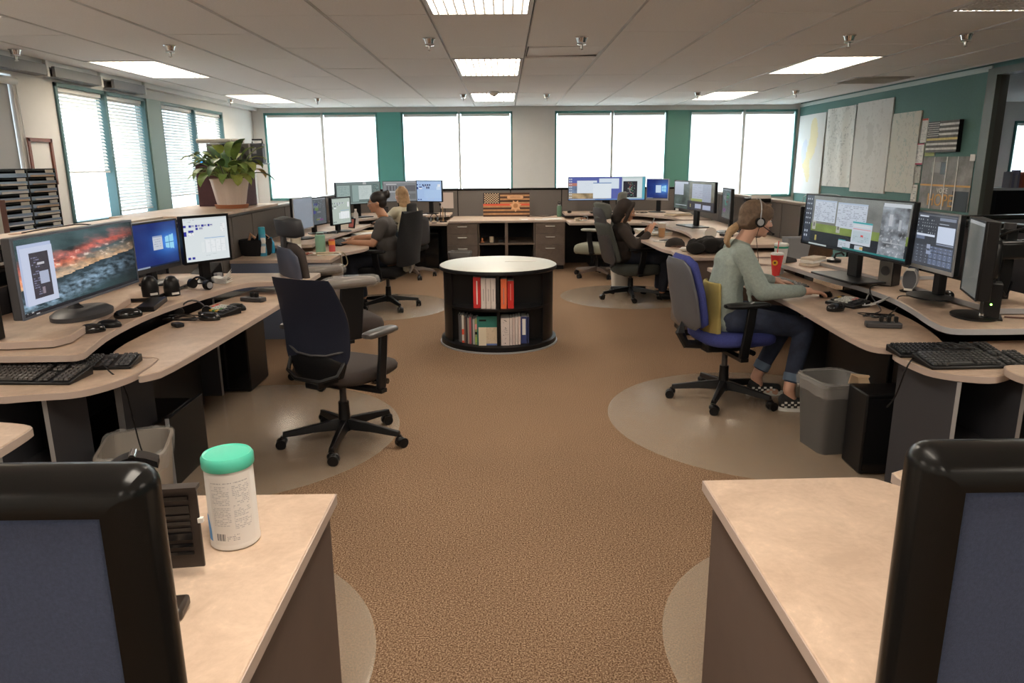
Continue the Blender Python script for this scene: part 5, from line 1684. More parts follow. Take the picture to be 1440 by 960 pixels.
def monitor(label, x, y, z, rz, w, h, cv, base_z, bez=.012, chin=.0, body=M_BLK, depth=.035, stand='pole', group='computer screens', back_d=.02, dim=1.0, tilt=0.0, bz_m=None):
    t = thing('computer_monitor', label, 'monitor', (x, y, base_z), rz, group)
    Z = z - base_z
    hd = bpy.data.objects.new('display', None); COL.objects.link(hd); hd.parent = t; hd.location = (0, 0, Z); hd.rotation_euler = (-tilt, 0, 0)
    MB().bx(-w / 2, w / 2, .004, depth, -h / 2, h / 2).build('housing', body, hd, bev=.006)
    f = MB(); zb = -h / 2 + bez + chin
    f.bx(-w / 2, w / 2, -.002, .006, h / 2 - bez, h / 2); f.bx(-w / 2, w / 2, -.002, .006, -h / 2, zb)
    f.bx(-w / 2, -w / 2 + bez, -.002, .006, zb, h / 2 - bez); f.bx(w / 2 - bez, w / 2, -.002, .006, zb, h / 2 - bez)
    f.build('bezel', bz_m or body, hd)
    MB().ell((0, depth + .01, 0), (w * .3, back_d, h * .3), nu=20, nv=8, p=.6).build('rear_cover', body, hd)
    sw_, sh_ = w - 2 * bez, h - 2 * bez - chin
    cv.a = cv.a * dim
    s = cv.mesh('screen', sw_, sh_, M_SCR, hd, y=.001)
    s.location = (0, 0, (chin) / 2)
    if stand == 'pole':
        MB().bx(-.035, .035, depth + .005, depth + .045, .012, Z + .03).build('stand_neck', M_BLK, t, bev=.008)
        MB().lathe([(.13, 0), (.13, .008), (.10, .014)], c=(0, depth - .02, 0), n=32, sx=1.1, sy=.8).build('stand_base', M_BLK, t)
    elif stand == 'foot':
        MB().bx(-.06, .06, depth + .005, depth + .04, .01, Z).build('stand_neck', body, t, bev=.01)
        MB().box((0, .01, .007), (w * .42, .22, .014)).build('stand_base', body, t, bev=.005)
    elif stand == 'oval':
        MB().tube([(0, depth + .03, 0.02), (0, depth + .05, Z * .5), (0, depth + .02, Z)], [.05, .035, .04], n=14).build('stand_neck', body, t)
        MB().lathe([(.20, 0), (.20, .02), (.17, .035), (.06, .04)], c=(0, depth, 0), n=36, sx=.95, sy=.6).build('stand_base', body, t)
    return t


monitor('widest near left screen showing a red sunset seascape', -2.04, 3.53, 1.095, 1.60, 1.05, .345, cv_sunset(), .839, bez=.010, depth=.045, stand='oval', body=M_DGR, bz_m=mat('blue_grey_bezel', (.10, .12, .16), rough=.35))
monitor('second near left screen with blue desktop and glowing window', -2.19, 4.60, 1.065, 1.444, .485, .31, cv_bluewin(), .827, chin=.016, stand='pole', bz_m=M_DGR)
monitor('third near left screen with pale dispatch form, black bezel', -1.97, 4.84, 1.083, .98, .355, .312, cv_cad(), .801, bez=.016, stand='pole')
monitor('widest near right screen with several windows and an aerial map', 2.15, 4.53, 1.163, -1.475, 1.172, .342, cv_wide_right(), .829, bez=.009, stand='foot', tilt=.04, dim=.85)
monitor('second near right screen full of dark radio controls', 2.27, 3.83, 1.130, -1.60, .41, .31, cv_radio(), .836, dim=1.15, bez=.008, chin=.012, stand='pole', bz_m=M_SILV)
c_ = Canvas(20, 20, (.12, .125, .115)); c_.rect(.0, .0, 1, .04, (.35, .36, .36))
monitor('third near right screen turned edge-on with a thick black housing', 2.275, 3.50, 1.09, -1.95, .36, .37, c_, .801, bez=.010, depth=.06, stand='pole', back_d=.04)
monitor('edge-on grey screen of the middle left console', -2.10, 7.70, 1.062, 1.43, .50, .33, (lambda c: (c.lines(.1, .1, .9, .9, (.27, .31, .36), 4, .3, 2), c)[1])(Canvas(40, 40, (.24, .28, .33))), .80, bz_m=M_SILV)
monitor('dark form screen in the middle of the bun woman console', -2.10, 8.30, 1.046, 1.362, .43, .31, cv_dark(3, (.10, .12, .135)), .80)
monitor('pale green-grey form screen nearest the woman with the bun', -1.88, 8.50, 1.036, 1.229, .41, .312, cv_cad((.48, .56, .50), (.20, .24, .24)), .80, bez=.014)
monitor('widest far left screen with grey-green windows', -2.12, 10.80, 1.150, .87, .82, .318, cv_wide_map(), .80, bez=.008, stand='foot')
monitor('grey slate screen in front of the blonde woman', -1.59, 11.30, 1.153, .28, .52, .31, cv_slate(), .80, bez=.008)
monitor('pale blue screen next to the pinned paper at the far left', -1.17, 11.50, 1.146, -.40, .46, .33, cv_bluecad(), .80, bez=.012)
monitor('widest far right screen with desktop windows and dark map', 1.57, 11.35, 1.167, -.03, 1.18, .355, cv_desktop_wide(), .80, bez=.007, stand='foot')
monitor('small far right screen with glowing blue desktop', 2.36, 11.40, 1.147, -.70, .385, .325, (lambda c: (c.rect(.42, .3, .68, .7, (.6, .75, .9)), c)[1])(cv_bluewin(False)), .80, chin=.016, bz_m=M_SILV)
monitor('wide dim screen of the middle right console', 2.24, 8.75, 1.163, -1.395, 1.13, .342, cv_mid_right(), .80, bez=.009, stand='foot', bz_m=M_DGR)
monitor('edge-on grey screen of the middle right console', 2.42, 8.02, 1.11, -1.66, .44, .33, cv_dark(9, (.10, .12, .115)), .80, stand='pole', bz_m=M_DGR)

# ================================================================== WALL THINGS
XW = XR - .004


def sheet(name, label, cat, y0, y1, z0, z1, cv, bend=None, th=None, x=XW, group=None, tag_y=True):
    """printed sheet on the green wall, faces -x. y0 = far edge (left in view)"""
    W, H = y0 - y1, z1 - z0
    t = thing(name, label, cat, (x, (y0 + y1) / 2, (z0 + z1) / 2), -PI / 2, group)
    s = cv.mesh('printed_face', W, H, M_VC, t, y=-.008, bend=bend)
    MB().bx(-W / 2, W / 2, -.004, .002, -H / 2, H / 2).build('paper', M_PAPER, t)
    return t


def cv_map(w, h, bg, ink, seed, dens=.5, blobs=()):
    c = Canvas(w, h, bg)
    for j in range(h):
        for i in range(w):
            n = fbm(i * .09, j * .05, seed); m = fbm(i * .3, j * .3, seed + 3)
            if abs(n) < .035 and dens > .2: c.a[j, i] = np.array(bg) * (1 - .45 * dens) + np.array(ink) * .45 * dens
            elif m > .35 and .2 < i / w < .8 and dens > .4: c.a[j, i] = np.array(bg) * .86
            for (cx, cy, rx, ry, col) in blobs:
                if ((i / w - cx + .12 * n) / rx) ** 2 + ((j / h - cy) / ry) ** 2 < 1: c.a[j, i] = col
    return c


wav = lambda a, k: (lambda u, v: -.006 - a * (1 + math.sin(u * k + v * 1.5)))
pw = (.62, .62, .60)
sheet('wall_map', 'leftmost wall map, white with yellow coast and lilac sea', 'map', 12.93, 11.88, 1.02, 2.30, cv_map(44, 60, (.66, .67, .67), (.4, .45, .5), 1, .1, ((.62, .30, .16, .26, (.68, .60, .38)), (.42, .65, .16, .2, (.68, .60, .38)), (.30, .45, .12, .16, (.55, .58, .68)))), wav(.01, 6))
sheet('wall_map', 'second wall map from the left, creased with fine street lines', 'map', 11.83, 10.86, 1.17, 2.335, cv_map(48, 60, (.60, .60, .58), (.25, .27, .27), 5, 1.0), wav(.008, 14))
sheet('wall_map', 'third and tallest wall map, grey terrain print', 'map', 10.84, 9.86, 1.12, 2.35, cv_map(48, 70, (.58, .58, .57), (.38, .38, .38), 11, .5, ((.45, .42, .08, .2, (.50, .50, .49)),)), wav(.006, 8))
sheet('wall_map', 'fourth wall map, beige with faint blue rivers', 'map', 9.84, 9.17, 1.15, 2.14, cv_map(42, 60, (.53, .52, .47), (.15, .3, .3), 17, .8), wav(.004, 5))
# narrow leaflets and yellow sheet
c = Canvas(10, 40, pw); c.rect(0, 0, 1, .08, (.5, .08, .06)); c.lines(0.1, .15, .9, .95, (.4, .4, .42), 2, .6, 2)
sheet('leaflet', 'narrow white leaflet with red top beside the fourth map', 'leaflet', 9.14, 9.02, 1.76, 2.04, c)
c = Canvas(10, 40, pw); c.rect(0, .92, 1, 1, (.45, .05, .12)); c.rect(0, 0, 1, .05, (.45, .05, .12)); c.lines(0.1, .1, .9, .9, (.35, .36, .40), 2, .6, 4)
sheet('leaflet', 'narrow white leaflet with maroon edges below the red-topped one', 'leaflet', 9.20, 9.03, 1.50, 1.75, c, x=XW - .006)
sheet('leaflet', 'olive yellow sheet left of the striped flag plaque', 'leaflet', 9.00, 8.80, 1.60, 1.82, Canvas(4, 4, (.38, .42, .16)), x=XW - .004)
sheet('leaflet', 'crumpled grey leaflet left of the bagged poster', 'leaflet', 9.20, 9.05, 1.28, 1.48, cv_map(14, 20, (.45, .45, .42), (.1, .1, .1), 21, 1), x=XW - .005)
c = Canvas(8, 20, pw); c.lines(0.1, .1, .9, .9, (.3, .3, .3), 2, .5, 4)
sheet('leaflet', 'small white leaflet at the lower left of the bagged poster', 'leaflet', 9.20, 9.08, 1.0, 1.26, c, x=XW - .004)

# flag plaque (grey flag with yellow stripe)
t = thing('flag_plaque', 'grey and white striped flag canvas with one yellow stripe on the green wall', 'wall plaque', (XR - .035, 8.62, 1.815), -PI / 2)
w_, h_ = .60, .35
MB().bx(-w_ / 2, w_ / 2, -.02, .03, -h_ / 2, h_ / 2).build('canvas_block', M_BLK, t, bev=.003)
for k in range(13):
    z = h_ / 2 - h_ * (k + .5) / 13
    col = (.62, .62, .60) if k % 2 else (.12, .12, .12)
    if k == 7: col = (.62, .52, .22)
    x0 = -w_ / 2 if k >= 7 else -w_ / 2 + w_ * .40
    MB().bx(x0, w_ / 2, -.024, -.019, z - h_ / 26 + .001, z + h_ / 26 - .001).build('stripe', mat('flag_%s' % ('yellow' if k == 7 else 'light' if k % 2 else 'dark'), col, rough=.9, var=.25, vscale=20), t)
MB().bx(-w_ / 2, -w_ / 2 + w_ * .39, -.024, -.019, h_ / 2 - h_ * 7 / 13, h_ / 2).build('canton', mat('canton_dark', (.06, .06, .065)), t)
st = MB()
for r_ in range(7):
    for q in range(8):
        st.box((-w_ / 2 + .02 + q * .029 + (r_ % 2) * .012, -.0255, h_ / 2 - .018 - r_ * .024), (.012, .003, .010))
tag(st.build('stars', M_PAPER, t), kind='stuff')

# bagged poster: VOKE / HOPE
t = thing('wall_poster', 'black and grey poster reading VOKE HOPE behind clear pockets', 'poster', (XW, 8.53, 1.29), -PI / 2)
W_, H_ = .98, .60
MB().bx(-W_ / 2, W_ / 2, -.006, 0, -H_ / 2, H_ / 2).build('sheet', mat('poster_grey', (.22, .22, .22), rough=.8, var=.45, vscale=5), t)
MB().bx(-W_ / 2, W_ / 2, -.009, -.006, -.035, -.015).build('orange_band', mat('orange_print', (.60, .32, .10)), t)
MB().bx(W_ * .18, W_ / 2 - .02, -.009, -.006, -H_ / 2, -.08).build('black_block', M_BLK, t)
MB().bx(-W_ / 2 + .2, -W_ / 2 + .38, -.009, -.006, .12, .24).build('grey_block', mat('grey_print', (.30, .31, .31)), t)
MB().bx(-W_ / 2 + .38, -W_ / 2 + .48, -.010, -.006, .10, .24).build('dark_block', M_BLK, t)
for x in (-.24, .01, .22):
    MB().bx(x - .012, x + .004, -.014, -.010, -H_ / 2, H_ / 2).build('pocket_edge', M_PAPER, t)
text_mesh('lettering_voke', 'VOKE', .085, M_PAPER, t, (-.02, -.012, -.085), (PI / 2, 0, 0), .001)
text_mesh('lettering_hope', 'HOPE', .20, MATS['orange_print'], t, (-.05, -.012, -.20), (PI / 2, 0, 0), .0012)
MB().bx(W_ / 2 - .07, W_ / 2 + .02, -.012, -.009, H_ / 2 - .05, H_ / 2 + .02).build('tape', M_PAPER, t)

# ---- wooden flag on the credenza
t = thing('wooden_flag', 'wooden flag with red stripe, star badge and DISPATCH plate leaning on the back divider', 'wooden flag', (.03, 11.66, .735))
t.rotation_euler = (-.10, 0, 0)
FW, FH = .735, .37
MB().bx(-FW / 2, FW / 2, 0, .018, 0, FH).build('board', mat('charred_wood', (.035, .018, .010), rough=.7, var=.3, vscale=10), t)
wood = mat('tan_wood', (.46, .24, .11), rough=.6, var=.25, vscale=14)
for k in range(13):
    z = FH - FH * (k + .5) / 13
    if k % 2 == 0 and k != 6: m_ = M_BLK if False else mat('charred_stripe', (.07, .032, .018), rough=.7)
    elif k == 6: m_ = mat('red_paint', (.72, .10, .045), rough=.5)
    else: m_ = wood
    x0 = -FW / 2 if k >= 6 else -FW / 2 + .27
    hh = FH / 26 - .001 + (.006 if k == 6 else 0)
    MB().bx(x0, FW / 2, -.006 - (.002 if m_ is wood else 0), .001, z - hh, z + hh).build('stripe', m_, t)
MB().bx(-FW / 2, -FW / 2 + .265, -.008, .001, FH - FH * 6 / 13, FH).build('canton', mat('dark_canton', (.05, .035, .03)), t)
st = MB()
for r_ in range(9):
    for q in range(6 if r_ % 2 == 0 else 5):
        x = -FW / 2 + .028 + q * .042 + (.021 if r_ % 2 else 0); z = FH - .016 - r_ * .0175
        st.prism([(x, z - .0105), (x + .0105, z), (x, z + .0105), (x - .0105, z)], 0, .004)
        for i in range(len(st.v) - 8, len(st.v)):
            a = st.v[i]; st.v[i] = (a[0], -.008 - a[2], a[1])
tag(st.build('stars', mat('pale_wood', (.80, .60, .38)), t), kind='stuff')
pl = MB(); poly = []
for k in range(24):
    a = 2 * PI * k / 24
    poly.append((.14 + (.10 if math.cos(a) > 0 else -.10) + .028 * math.cos(a), .30 + .028 * math.sin(a)))
pl.loft([[(x, -.010, z) for x, z in poly], [(x, -.020, z) for x, z in poly]]).build('name_plate', mat('light_wood', (.66, .38, .20), rough=.6), t)
text_mesh('lettering_dispatch', 'DISPATCH', .034, mat('burnt_lettering', (.12, .05, .02)), t, (.14, -.0205, .30))
star = []
for k in range(14):
    a = -PI / 2 + PI * k / 7; r_ = .095 if k % 2 == 0 else .058
    star.append((.145 + r_ * math.cos(a), .165 + r_ * math.sin(a)))
MB().loft([[(x, -.010, z) for x, z in star], [(x, -.022, z) for x, z in star]]).build('star_badge', MATS['light_wood'], t, flat=True)
MB().loft([[(.145 + .036 * math.cos(2 * PI * k / 24), y_, .168 + .036 * math.sin(2 * PI * k / 24)) for k in range(24)] for y_ in (-.022, -.025)]).build('badge_disc', mat('brown_seal', (.42, .20, .08), rough=.6, var=.3, vscale=60), t)

# ---- things on and above the plant ledge
t = thing('maroon_cabinet', 'maroon cabinet end standing on the ledge behind the plant', 'cabinet', (-2.84, 7.35, 1.16))
MB().bx(-.19, .27, 0, .35, 0, .40).build('body', mat('maroon_board', (.085, .035, .045), rough=.7, var=.2, vscale=6), t, bev=.004)
MB().bx(-.20, .44, -.01, .36, .40, .415).build('top', M_BLK, t)
ZM = 1.16 + .416


def pcol(m_, *bxs):
    b = MB()
    for q in bxs: b.bx(*q)
    return b


t = thing('stereo', 'black stereo unit on the maroon cabinet', 'stereo', (-2.72, 7.42, ZM))
MB().bx(-.078, .078, 0, .2, 0, .185).build('body', M_BLK, t, bev=.004)
MB().bx(-.06, .06, -.006, 0, .06, .15).build('cassette_panel', M_SILV, t); MB().bx(-.03, .03, -.009, -.005, .09, .12).build('display', M_BLK, t)
for k in range(3): MB().bx(-.055 + k * .04, -.025 + k * .04, -.010, -.004, .065, .08).build('button', M_PAPER, t)
for x, l in ((-2.865, 'silver-fronted speaker left of the stereo'), (-2.575, 'silver-fronted speaker right of the stereo')):
    t = thing('speaker', l, 'speaker', (x, 7.42, ZM), 0, 'stereo speakers')
    MB().bx(-.065, .065, 0, .2, 0, .19).build('box', mat('white_box', (.6, .62, .66)), t, bev=.004)
    MB().bx(-.058, .058, -.006, 0, .008, .182).build('grille', mat('speaker_grille', (.20, .20, .20), rough=.7), t)
    for z, r in ((.06, .036), (.13, .026)): MB().cyl((0, -.006, z), (0, -.012, z), r, r * .8, 24).build('cone', mat('cone_grey', (.13, .13, .13)), t)
for dy, x0, x1, l in ((0, -3.02, -2.70, 'white cardboard map tube lying on the stereo, front'), (.09, -2.93, -2.60, 'cream cardboard map tube lying on the stereo, rear')):
    t = thing('cardboard_tube', l, 'cardboard tube', (0, 0, 0))
    zz = ZM + .192 + .022
    MB().cyl((x0, 7.44 + dy, zz), (x1, 7.46 + dy, zz), .022, .022, 18).build('tube', mat('tube_card', (.62, .60, .56), rough=.7), t)
    MB().cyl((x0 - .004, 7.44 + dy, zz), (x0, 7.44 + dy, zz), .021, .021, 18).build('end_cap', M_PAPER, t)
t = thing('portable_radio', 'grey portable radio with carry handle right of the stereo', 'radio', (-2.455, 7.46, ZM - .41))
MB().bx(-.06, .06, 0, .1, .41, .60).build('body', mat('slate_plastic', (.10, .12, .15), rough=.5), t, bev=.01)
MB().bx(-.04, .0, -.004, 0, .50, .56).build('panel', M_SILV, t)
MB().tube([(-.05, .05, .60), (-.05, .05, .635), (.05, .05, .635), (.05, .05, .60)], .008).build('handle', M_BLK, t)
t = thing('scanner', 'small black and blue scanner on the left edge of the maroon cabinet', 'scanner', (-2.99, 7.37, ZM))
MB().bx(-.05, .05, 0, .1, 0, .03).build('body', M_BLK, t); MB().bx(-.03, .03, -.003, 0, .008, .022).build('display', emit_mat('blue_display', (.05, .35, .9), 1.2), t)

# plant
t = thing('potted_plant', 'leafy green plant in a ribbed white pot on the wooden ledge', 'plant', (-2.60, 7.06, 1.1605))
t.scale = (1.15,) * 3
loops = []
for r_, z in ((.105, .0), (.108, .02), (.118, .05), (.135, .14), (.150, .22), (.158, .235), (.150, .238), (.135, .22)):
    l = []
    for k in range(96):
        a = 2 * PI * k / 96
        rib = .005 * abs(math.sin(a * 14)) if .02 < z < .2 else 0
        l.append(((r_ - rib) * math.cos(a), (r_ - rib) * math.sin(a), z))
    loops.append(l)
MB().loft(loops).build('pot', mat('pot_white', (.66, .57, .52), rough=.5), t)
MB().lathe([(.125, 0), (.135, .03), (.128, .03)], n=40).build('saucer', mat('terracotta', (.38, .15, .07), rough=.7), t)
MB().lathe([(.135, .215), (.02, .22)], n=30).build('soil', mat('soil', (.05, .035, .025), rough=1), t)
rl = random.Random(11)
lms = [mat('leaf_green', (.20, .30, .075), rough=.45, var=.3, vscale=12), mat('leaf_lime', (.36, .42, .10), rough=.45, var=.3, vscale=12), mat('leaf_dark', (.07, .15, .055), rough=.45, var=.3, vscale=12), mat('leaf_yellow', (.60, .42, .12), rough=.5, var=.2, vscale=12)]
for k in range(62):
    a = rl.uniform(0, 2 * PI); el = rl.uniform(.1, 1.25); L = rl.uniform(.13, .21); W_ = rl.uniform(.036, .052)
    reach = rl.uniform(.04, .20)
    base = Vector((.05 * math.cos(a), .05 * math.sin(a), .22))
    d = Vector((math.cos(a), math.sin(a), 0))
    droop = rl.uniform(.5, 1.6)
    p0 = base + d * reach * math.cos(el) + Vector((0, 0, reach * math.sin(el) * 1.1 + .03))
    vs, fs = [], []
    perp = Vector((-d.y, d.x, 0))
    p = p0.copy(); ang = el
    N = 6
    for i in range(N + 1):
        f = i / N
        w = W_ * math.sin(PI * min(1, f * .93 + .07)) ** .7 * (1 - .25 * f)
        vs += [p - perp * w + Vector((0, 0, .008)), p, p + perp * w + Vector((0, 0, .008))]
        p = p + (d * math.cos(ang) + Vector((0, 0, math.sin(ang)))) * L / N
        ang -= droop / N * 1.6
    for i in range(N):
        q = i * 3
        fs += [(q, q + 1, q + 4, q + 3), (q + 1, q + 2, q + 5, q + 4)]
    mm = lms[rl.choices((0, 1, 2, 3), (5, 4, 3, .7))[0]]
    lf = MB().add(vs, fs).build('leaf', mm, t, ang=180)
    MB().tube([base, (base + p0) / 2 + Vector((0, 0, .01)), p0], .003, 5).build('stalk', lms[0], lf)

# ---- mail sorter, frame
t = thing('side_cabinet', 'low cabinet carrying the mail sorter behind the left divider', 'cabinet', (-3.62, 5.2, 0))
MB().bx(-.25, .25, -.75, .62, 0, 1.075).build('carcass', M_FRAMEW, t, bev=.005)
t = thing('mail_sorter', 'black mail sorter with three columns of trays at the left edge', 'mail sorter', (-3.46, 5.26, 1.076))
SW, SH, SDp = 1.02, .465, .26
MB().bx(-SDp, 0, -SW / 2, SW / 2, 0, .012).build('base', M_BLK, t); MB().bx(-SDp, 0, -SW / 2, SW / 2, SH - .01, SH).build('top', M_BLK, t)
MB().bx(-SDp, -SDp + .006, -SW / 2, SW / 2, 0, SH).build('back_panel', mat('sorter_back', (.05, .10, .20), rough=.5), t)
for k in range(4):
    y = -SW / 2 + SW * k / 3
    MB().bx(-SDp, .004, y - .006, y + .006, 0, SH).build('upright', M_BLK, t)
rp = random.Random(5)
pc = [mat('tray_paper_%d' % i, c_, rough=.8) for i, c_ in enumerate(((.66, .60, .52), (.62, .66, .72), (.58, .42, .30), (.70, .70, .70)))]
for col in range(3):
    y0 = -SW / 2 + SW * col / 3
    for r_ in range(8):
        z = .012 + r_ * .056
        sh = MB().bx(-SDp, .006, y0 + .006, y0 + SW / 3 - .006, z + .044, z + .048).build('shelf', M_BLK, t)
        if r_ < 8 and not (r_ == 7 and col == 1):
            hh = rp.uniform(.006, .018)
            MB().box((-.10, y0 + SW / 6 + rp.uniform(-.01, .01), z + .003 + hh / 2), (.23, SW / 3 * .78, hh), rz=rp.uniform(-.04, .04)).build('papers', pc[rp.randrange(4)], t)
        MB().bx(.000, .004, y0 + .01, y0 + SW / 3 - .01, z + .002, z + .030).build('tray_front', mat('pale_blue_tray', (.30, .40, .58), rough=.25), t)
        MB().bx(.006, .009, y0 + SW / 3 * .62, y0 + SW / 3 * .90, z + .030, z + .052).build('label_tab', M_PAPER, t)
t = thing('notice', 'pale notice sheet and brown folder standing before the mail sorter', 'papers', (-3.33, 4.83, 1.08))
MB().bx(0, .004, -.16, .06, 0, .26).build('sheet', M_PAPER, t); MB().bx(-.03, -.01, -.05, .14, 0, .26).build('folder', mat('brown_folder', (.20, .09, .07)), t)
t = thing('picture_frame', 'red-brown wooden frame on the white wall behind the mail sorter', 'picture frame', (XL + .005, 6.98, 1.60), PI / 2)
for s in (-1, 1):
    MB().bx(s * .165 - .016, s * .165 + .016, -.025, 0, -.21, .21).build('frame_side', mat('mahogany', (.20, .06, .035), rough=.4), t)
    MB().bx(-.18, .18, -.025, 0, s * .195 - .016, s * .195 + .016).build('frame_side', MATS['mahogany'], t)
MB().bx(-.15, .15, -.008, 0, -.18, .18).build('print', M_PAPER, t)

# ================================================================== SMALL THINGS


def mouse(label, x, y, z, deg, m=M_BLK, s=1.0):
    t = thing('computer_mouse', label, 'mouse', (x, y, z), look(deg), 'computer mice')
    loops = []
    for zf, k in ((0, .92), (.25, 1.0), (.6, .93), (.85, .72), (1, .35)):
        loops.append([(.031 * s * k * math.cos(a), .055 * s * k * math.sin(a) - .006 * zf, .036 * s * zf) for a in [2 * PI * i / 20 for i in range(20)]])
    MB().loft(loops).build('shell', m, t, ang=60)
    MB().cyl((-.004, .03 * s, .030 * s), (.004, .03 * s, .030 * s), .007 * s, n=10).build('wheel', M_DGR, t)
    return t


def keyboard(label, x, y, z, deg, L=.44, D=.15, m=M_BLK, keym=M_DGR, rows=6, cols=21, tilt=.04):
    t = thing('keyboard', label, 'keyboard', (x, y, z), look(deg), 'keyboards')
    b = MB().loft([[(-L / 2, -D / 2, 0), (L / 2, -D / 2, 0), (L / 2, D / 2, 0), (-L / 2, D / 2, 0)], [(-L / 2, -D / 2, .012), (L / 2, -D / 2, .012), (L / 2, D / 2, .012 + D * tilt * 4), (-L / 2, D / 2, .012 + D * tilt * 4)]])
    b.build('case', m, t, bev=.004)
    k = MB(); px_, py_ = (L - .02) / cols, (D - .02) / rows
    for r in range(rows):
        for c in range(cols):
            if c in (15, 19 - 3) and r in (3,): continue
            yy = -D / 2 + .01 + (r + .5) * py_; xx = -L / 2 + .01 + (c + .5) * px_
            if c == 14 or c == 17: continue
            zz = .012 + (yy + D / 2) * tilt * 4 + .004
            w = px_ * .84
            if r == 0 and 3 <= c <= 8:
                if c > 3: continue
                xx += 2.5 * px_; w = px_ * 5.8
            k.add([(xx - w / 2, yy - py_ * .42, zz - .003), (xx + w / 2, yy - py_ * .42, zz - .003), (xx + w / 2, yy + py_ * .42, zz - .001), (xx - w / 2, yy + py_ * .42, zz - .001),
                   (xx - w * .38, yy - py_ * .30, zz + .005), (xx + w * .38, yy - py_ * .30, zz + .005), (xx + w * .38, yy + py_ * .34, zz + .007), (xx - w * .38, yy + py_ * .34, zz + .007)],
                  [(4, 5, 6, 7), (0, 1, 5, 4), (1, 2, 6, 5), (2, 3, 7, 6), (3, 0, 4, 7)])
    tag(k.build('keys', keym, t, flat=True), kind='stuff')
    lg = MB()
    for q in range(3): lg.box((L / 2 - .06 + q * .018, D / 2 - .009, .014 + D * tilt * 4), (.006, .003, .001))
    return t


def cable(label, pts, r=.0035, m=M_BLK, group='cables'):
    # catmull-rom through the points
    P_ = [Vector(p) for p in pts]; out = []
    for i in range(len(P_) - 1):
        a = P_[max(0, i - 1)]; b = P_[i]; c = P_[i + 1]; d = P_[min(len(P_) - 1, i + 2)]
        for k in range(6):
            t = k / 6
            out.append(.5 * ((2 * b) + (c - a) * t + (2 * a - 5 * b + 4 * c - d) * t * t + (3 * b - a - 3 * c + d) * t ** 3))
    out.append(P_[-1])
    return one('cable', MB().tube(out, r, 6), m, label, 'cable', group=group)


def tangle(label, c, r, z, n, seed, m=M_BLK, rr=.003):
    q = random.Random(seed); pts = []
    for k in range(n):
        a = k * 1.9 + q.uniform(-.4, .4); d = r * q.uniform(.35, 1)
        pts.append((c[0] + d * math.cos(a), c[1] + d * math.sin(a) * .8, z + q.uniform(0.003, .022)))
    return cable(label, pts, rr, m)


def hub(label, x, y, z, deg, L=.14, plugs=2):
    t = thing('power_hub', label, 'power strip', (x, y, z), look(deg), 'desktop power hubs')
    MB().bx(-L / 2, L / 2, -.03, .03, 0, .028).build('case', M_DGR, t, bev=.006)
    for k in range(plugs):
        MB().box((.0 + k * .035 - .01, .005, .042), (.018, .026, .030)).build('plug', M_BLK, t, bev=.004)
    MB().cyl((L / 2 - .03, 0, .028), (L / 2 - .03, 0, .031), .006, n=10).build('button', M_SILV, t)
    return t


def keypad(label, x, y, z, deg, L=.19, D=.15, bright=1.0):
    t = thing('dispatch_keypad', label, 'keypad', (x, y, z), look(deg), 'colour-keyed radio keypads')
    MB().loft([[(-L / 2, -D / 2, 0), (L / 2, -D / 2, 0), (L / 2, D / 2, 0), (-L / 2, D / 2, 0)], [(-L / 2, -D / 2, .018), (L / 2, -D / 2, .018), (L / 2, D / 2, .036), (-L / 2, D / 2, .036)]]).build('case', M_BLK, t, bev=.004)
    cc = {'w': (.55, .56, .54), 'r': (.65, .06, .04), 'y': (.75, .48, .08), 'g': (.10, .30, .10), 'k': (.04, .04, .045), 'o': (.5, .2, .05), 'p': (.55, .25, .24)}
    rows = ['rwwwkkk', 'rwwwwkk', 'kwwwgkk', 'kwygykk'] if bright else ['kwwwpkk', 'ywwwpkk', 'kwwwwkk', 'kwwwwkk']
    for j, r_ in enumerate(rows):
        for i, ch in enumerate(r_):
            xx = -L / 2 + .018 + i * (L - .03) / 7 + .005; yy = D / 2 - .022 - j * (D - .035) / 4
            zz = .018 + (yy + D / 2) / D * .018
            MB().box((xx, yy, zz + .004), (.018, .020, .009), rx=.11).build('key', mat('key_' + ch, cc[ch], rough=.5), t)
    return t


# ---- left near desk
zU, zL = .801, .7145
mouse('black mouse on the left shelf, nearest of the pair by the riser board', -1.93, 3.32, zU, 60, M_BLKG, 1.1)
mouse('black mouse on the left shelf, farther of the pair by the riser board', -1.905, 3.43, zU, 75)
mouse('black mouse with silver wheel beside the speaker box, left shelf', -1.93, 3.66, zU, 50, M_BLKG, 1.25)
t = thing('media_box', 'flat black box with red light on the left shelf', 'electronic box', (-2.045, 3.93, zU), look(78))
t.location = (-1.945, 3.93, zU)
MB().bx(-.17, .14, -.04, .05, 0, .028).build('case', M_BLK, t, bev=.004); MB().cyl((-.02, -.046, .014), (-.02, -.04, .014), .005, n=8).build('red_light', emit_mat('red_led', (1, .05, .03), 4), t)
for x, y, l in ((-2.115, 4.13, 'black domed speaker on the left shelf, nearer one'), (-2.07, 4.30, 'black domed speaker on the left shelf, farther one')):
    t = thing('speaker', l, 'speaker', (x + .08, y, .8275 if x < -2.1 else .8275), look(-50), 'desk speakers')
    t.location.z = .8275 if x + .08 < -2.02 else .801
    MB().loft([[(k * .045 * math.cos(a), k * .04 * math.sin(a), z) for a in [2 * PI * i / 20 for i in range(20)]] for z, k in ((0, 1), (.05, 1.05), (.09, .9), (.112, .55), (.118, .15))]).build('shell', M_BLK, t, ang=60)
    MB().bx(-.02, .02, -.045, -.036, .010, .022).build('badge', M_PAPER, t)
t = thing('headset', 'black and silver headset lying below the pale form screen', 'headset', (-1.93, 4.50, zU), look(30))
MB().tube([(-.08 * math.cos(a), .03, .02 + .055 * math.sin(a)) for a in [PI * k / 10 for k in range(11)]], .006).build('headband', M_BLK, t)
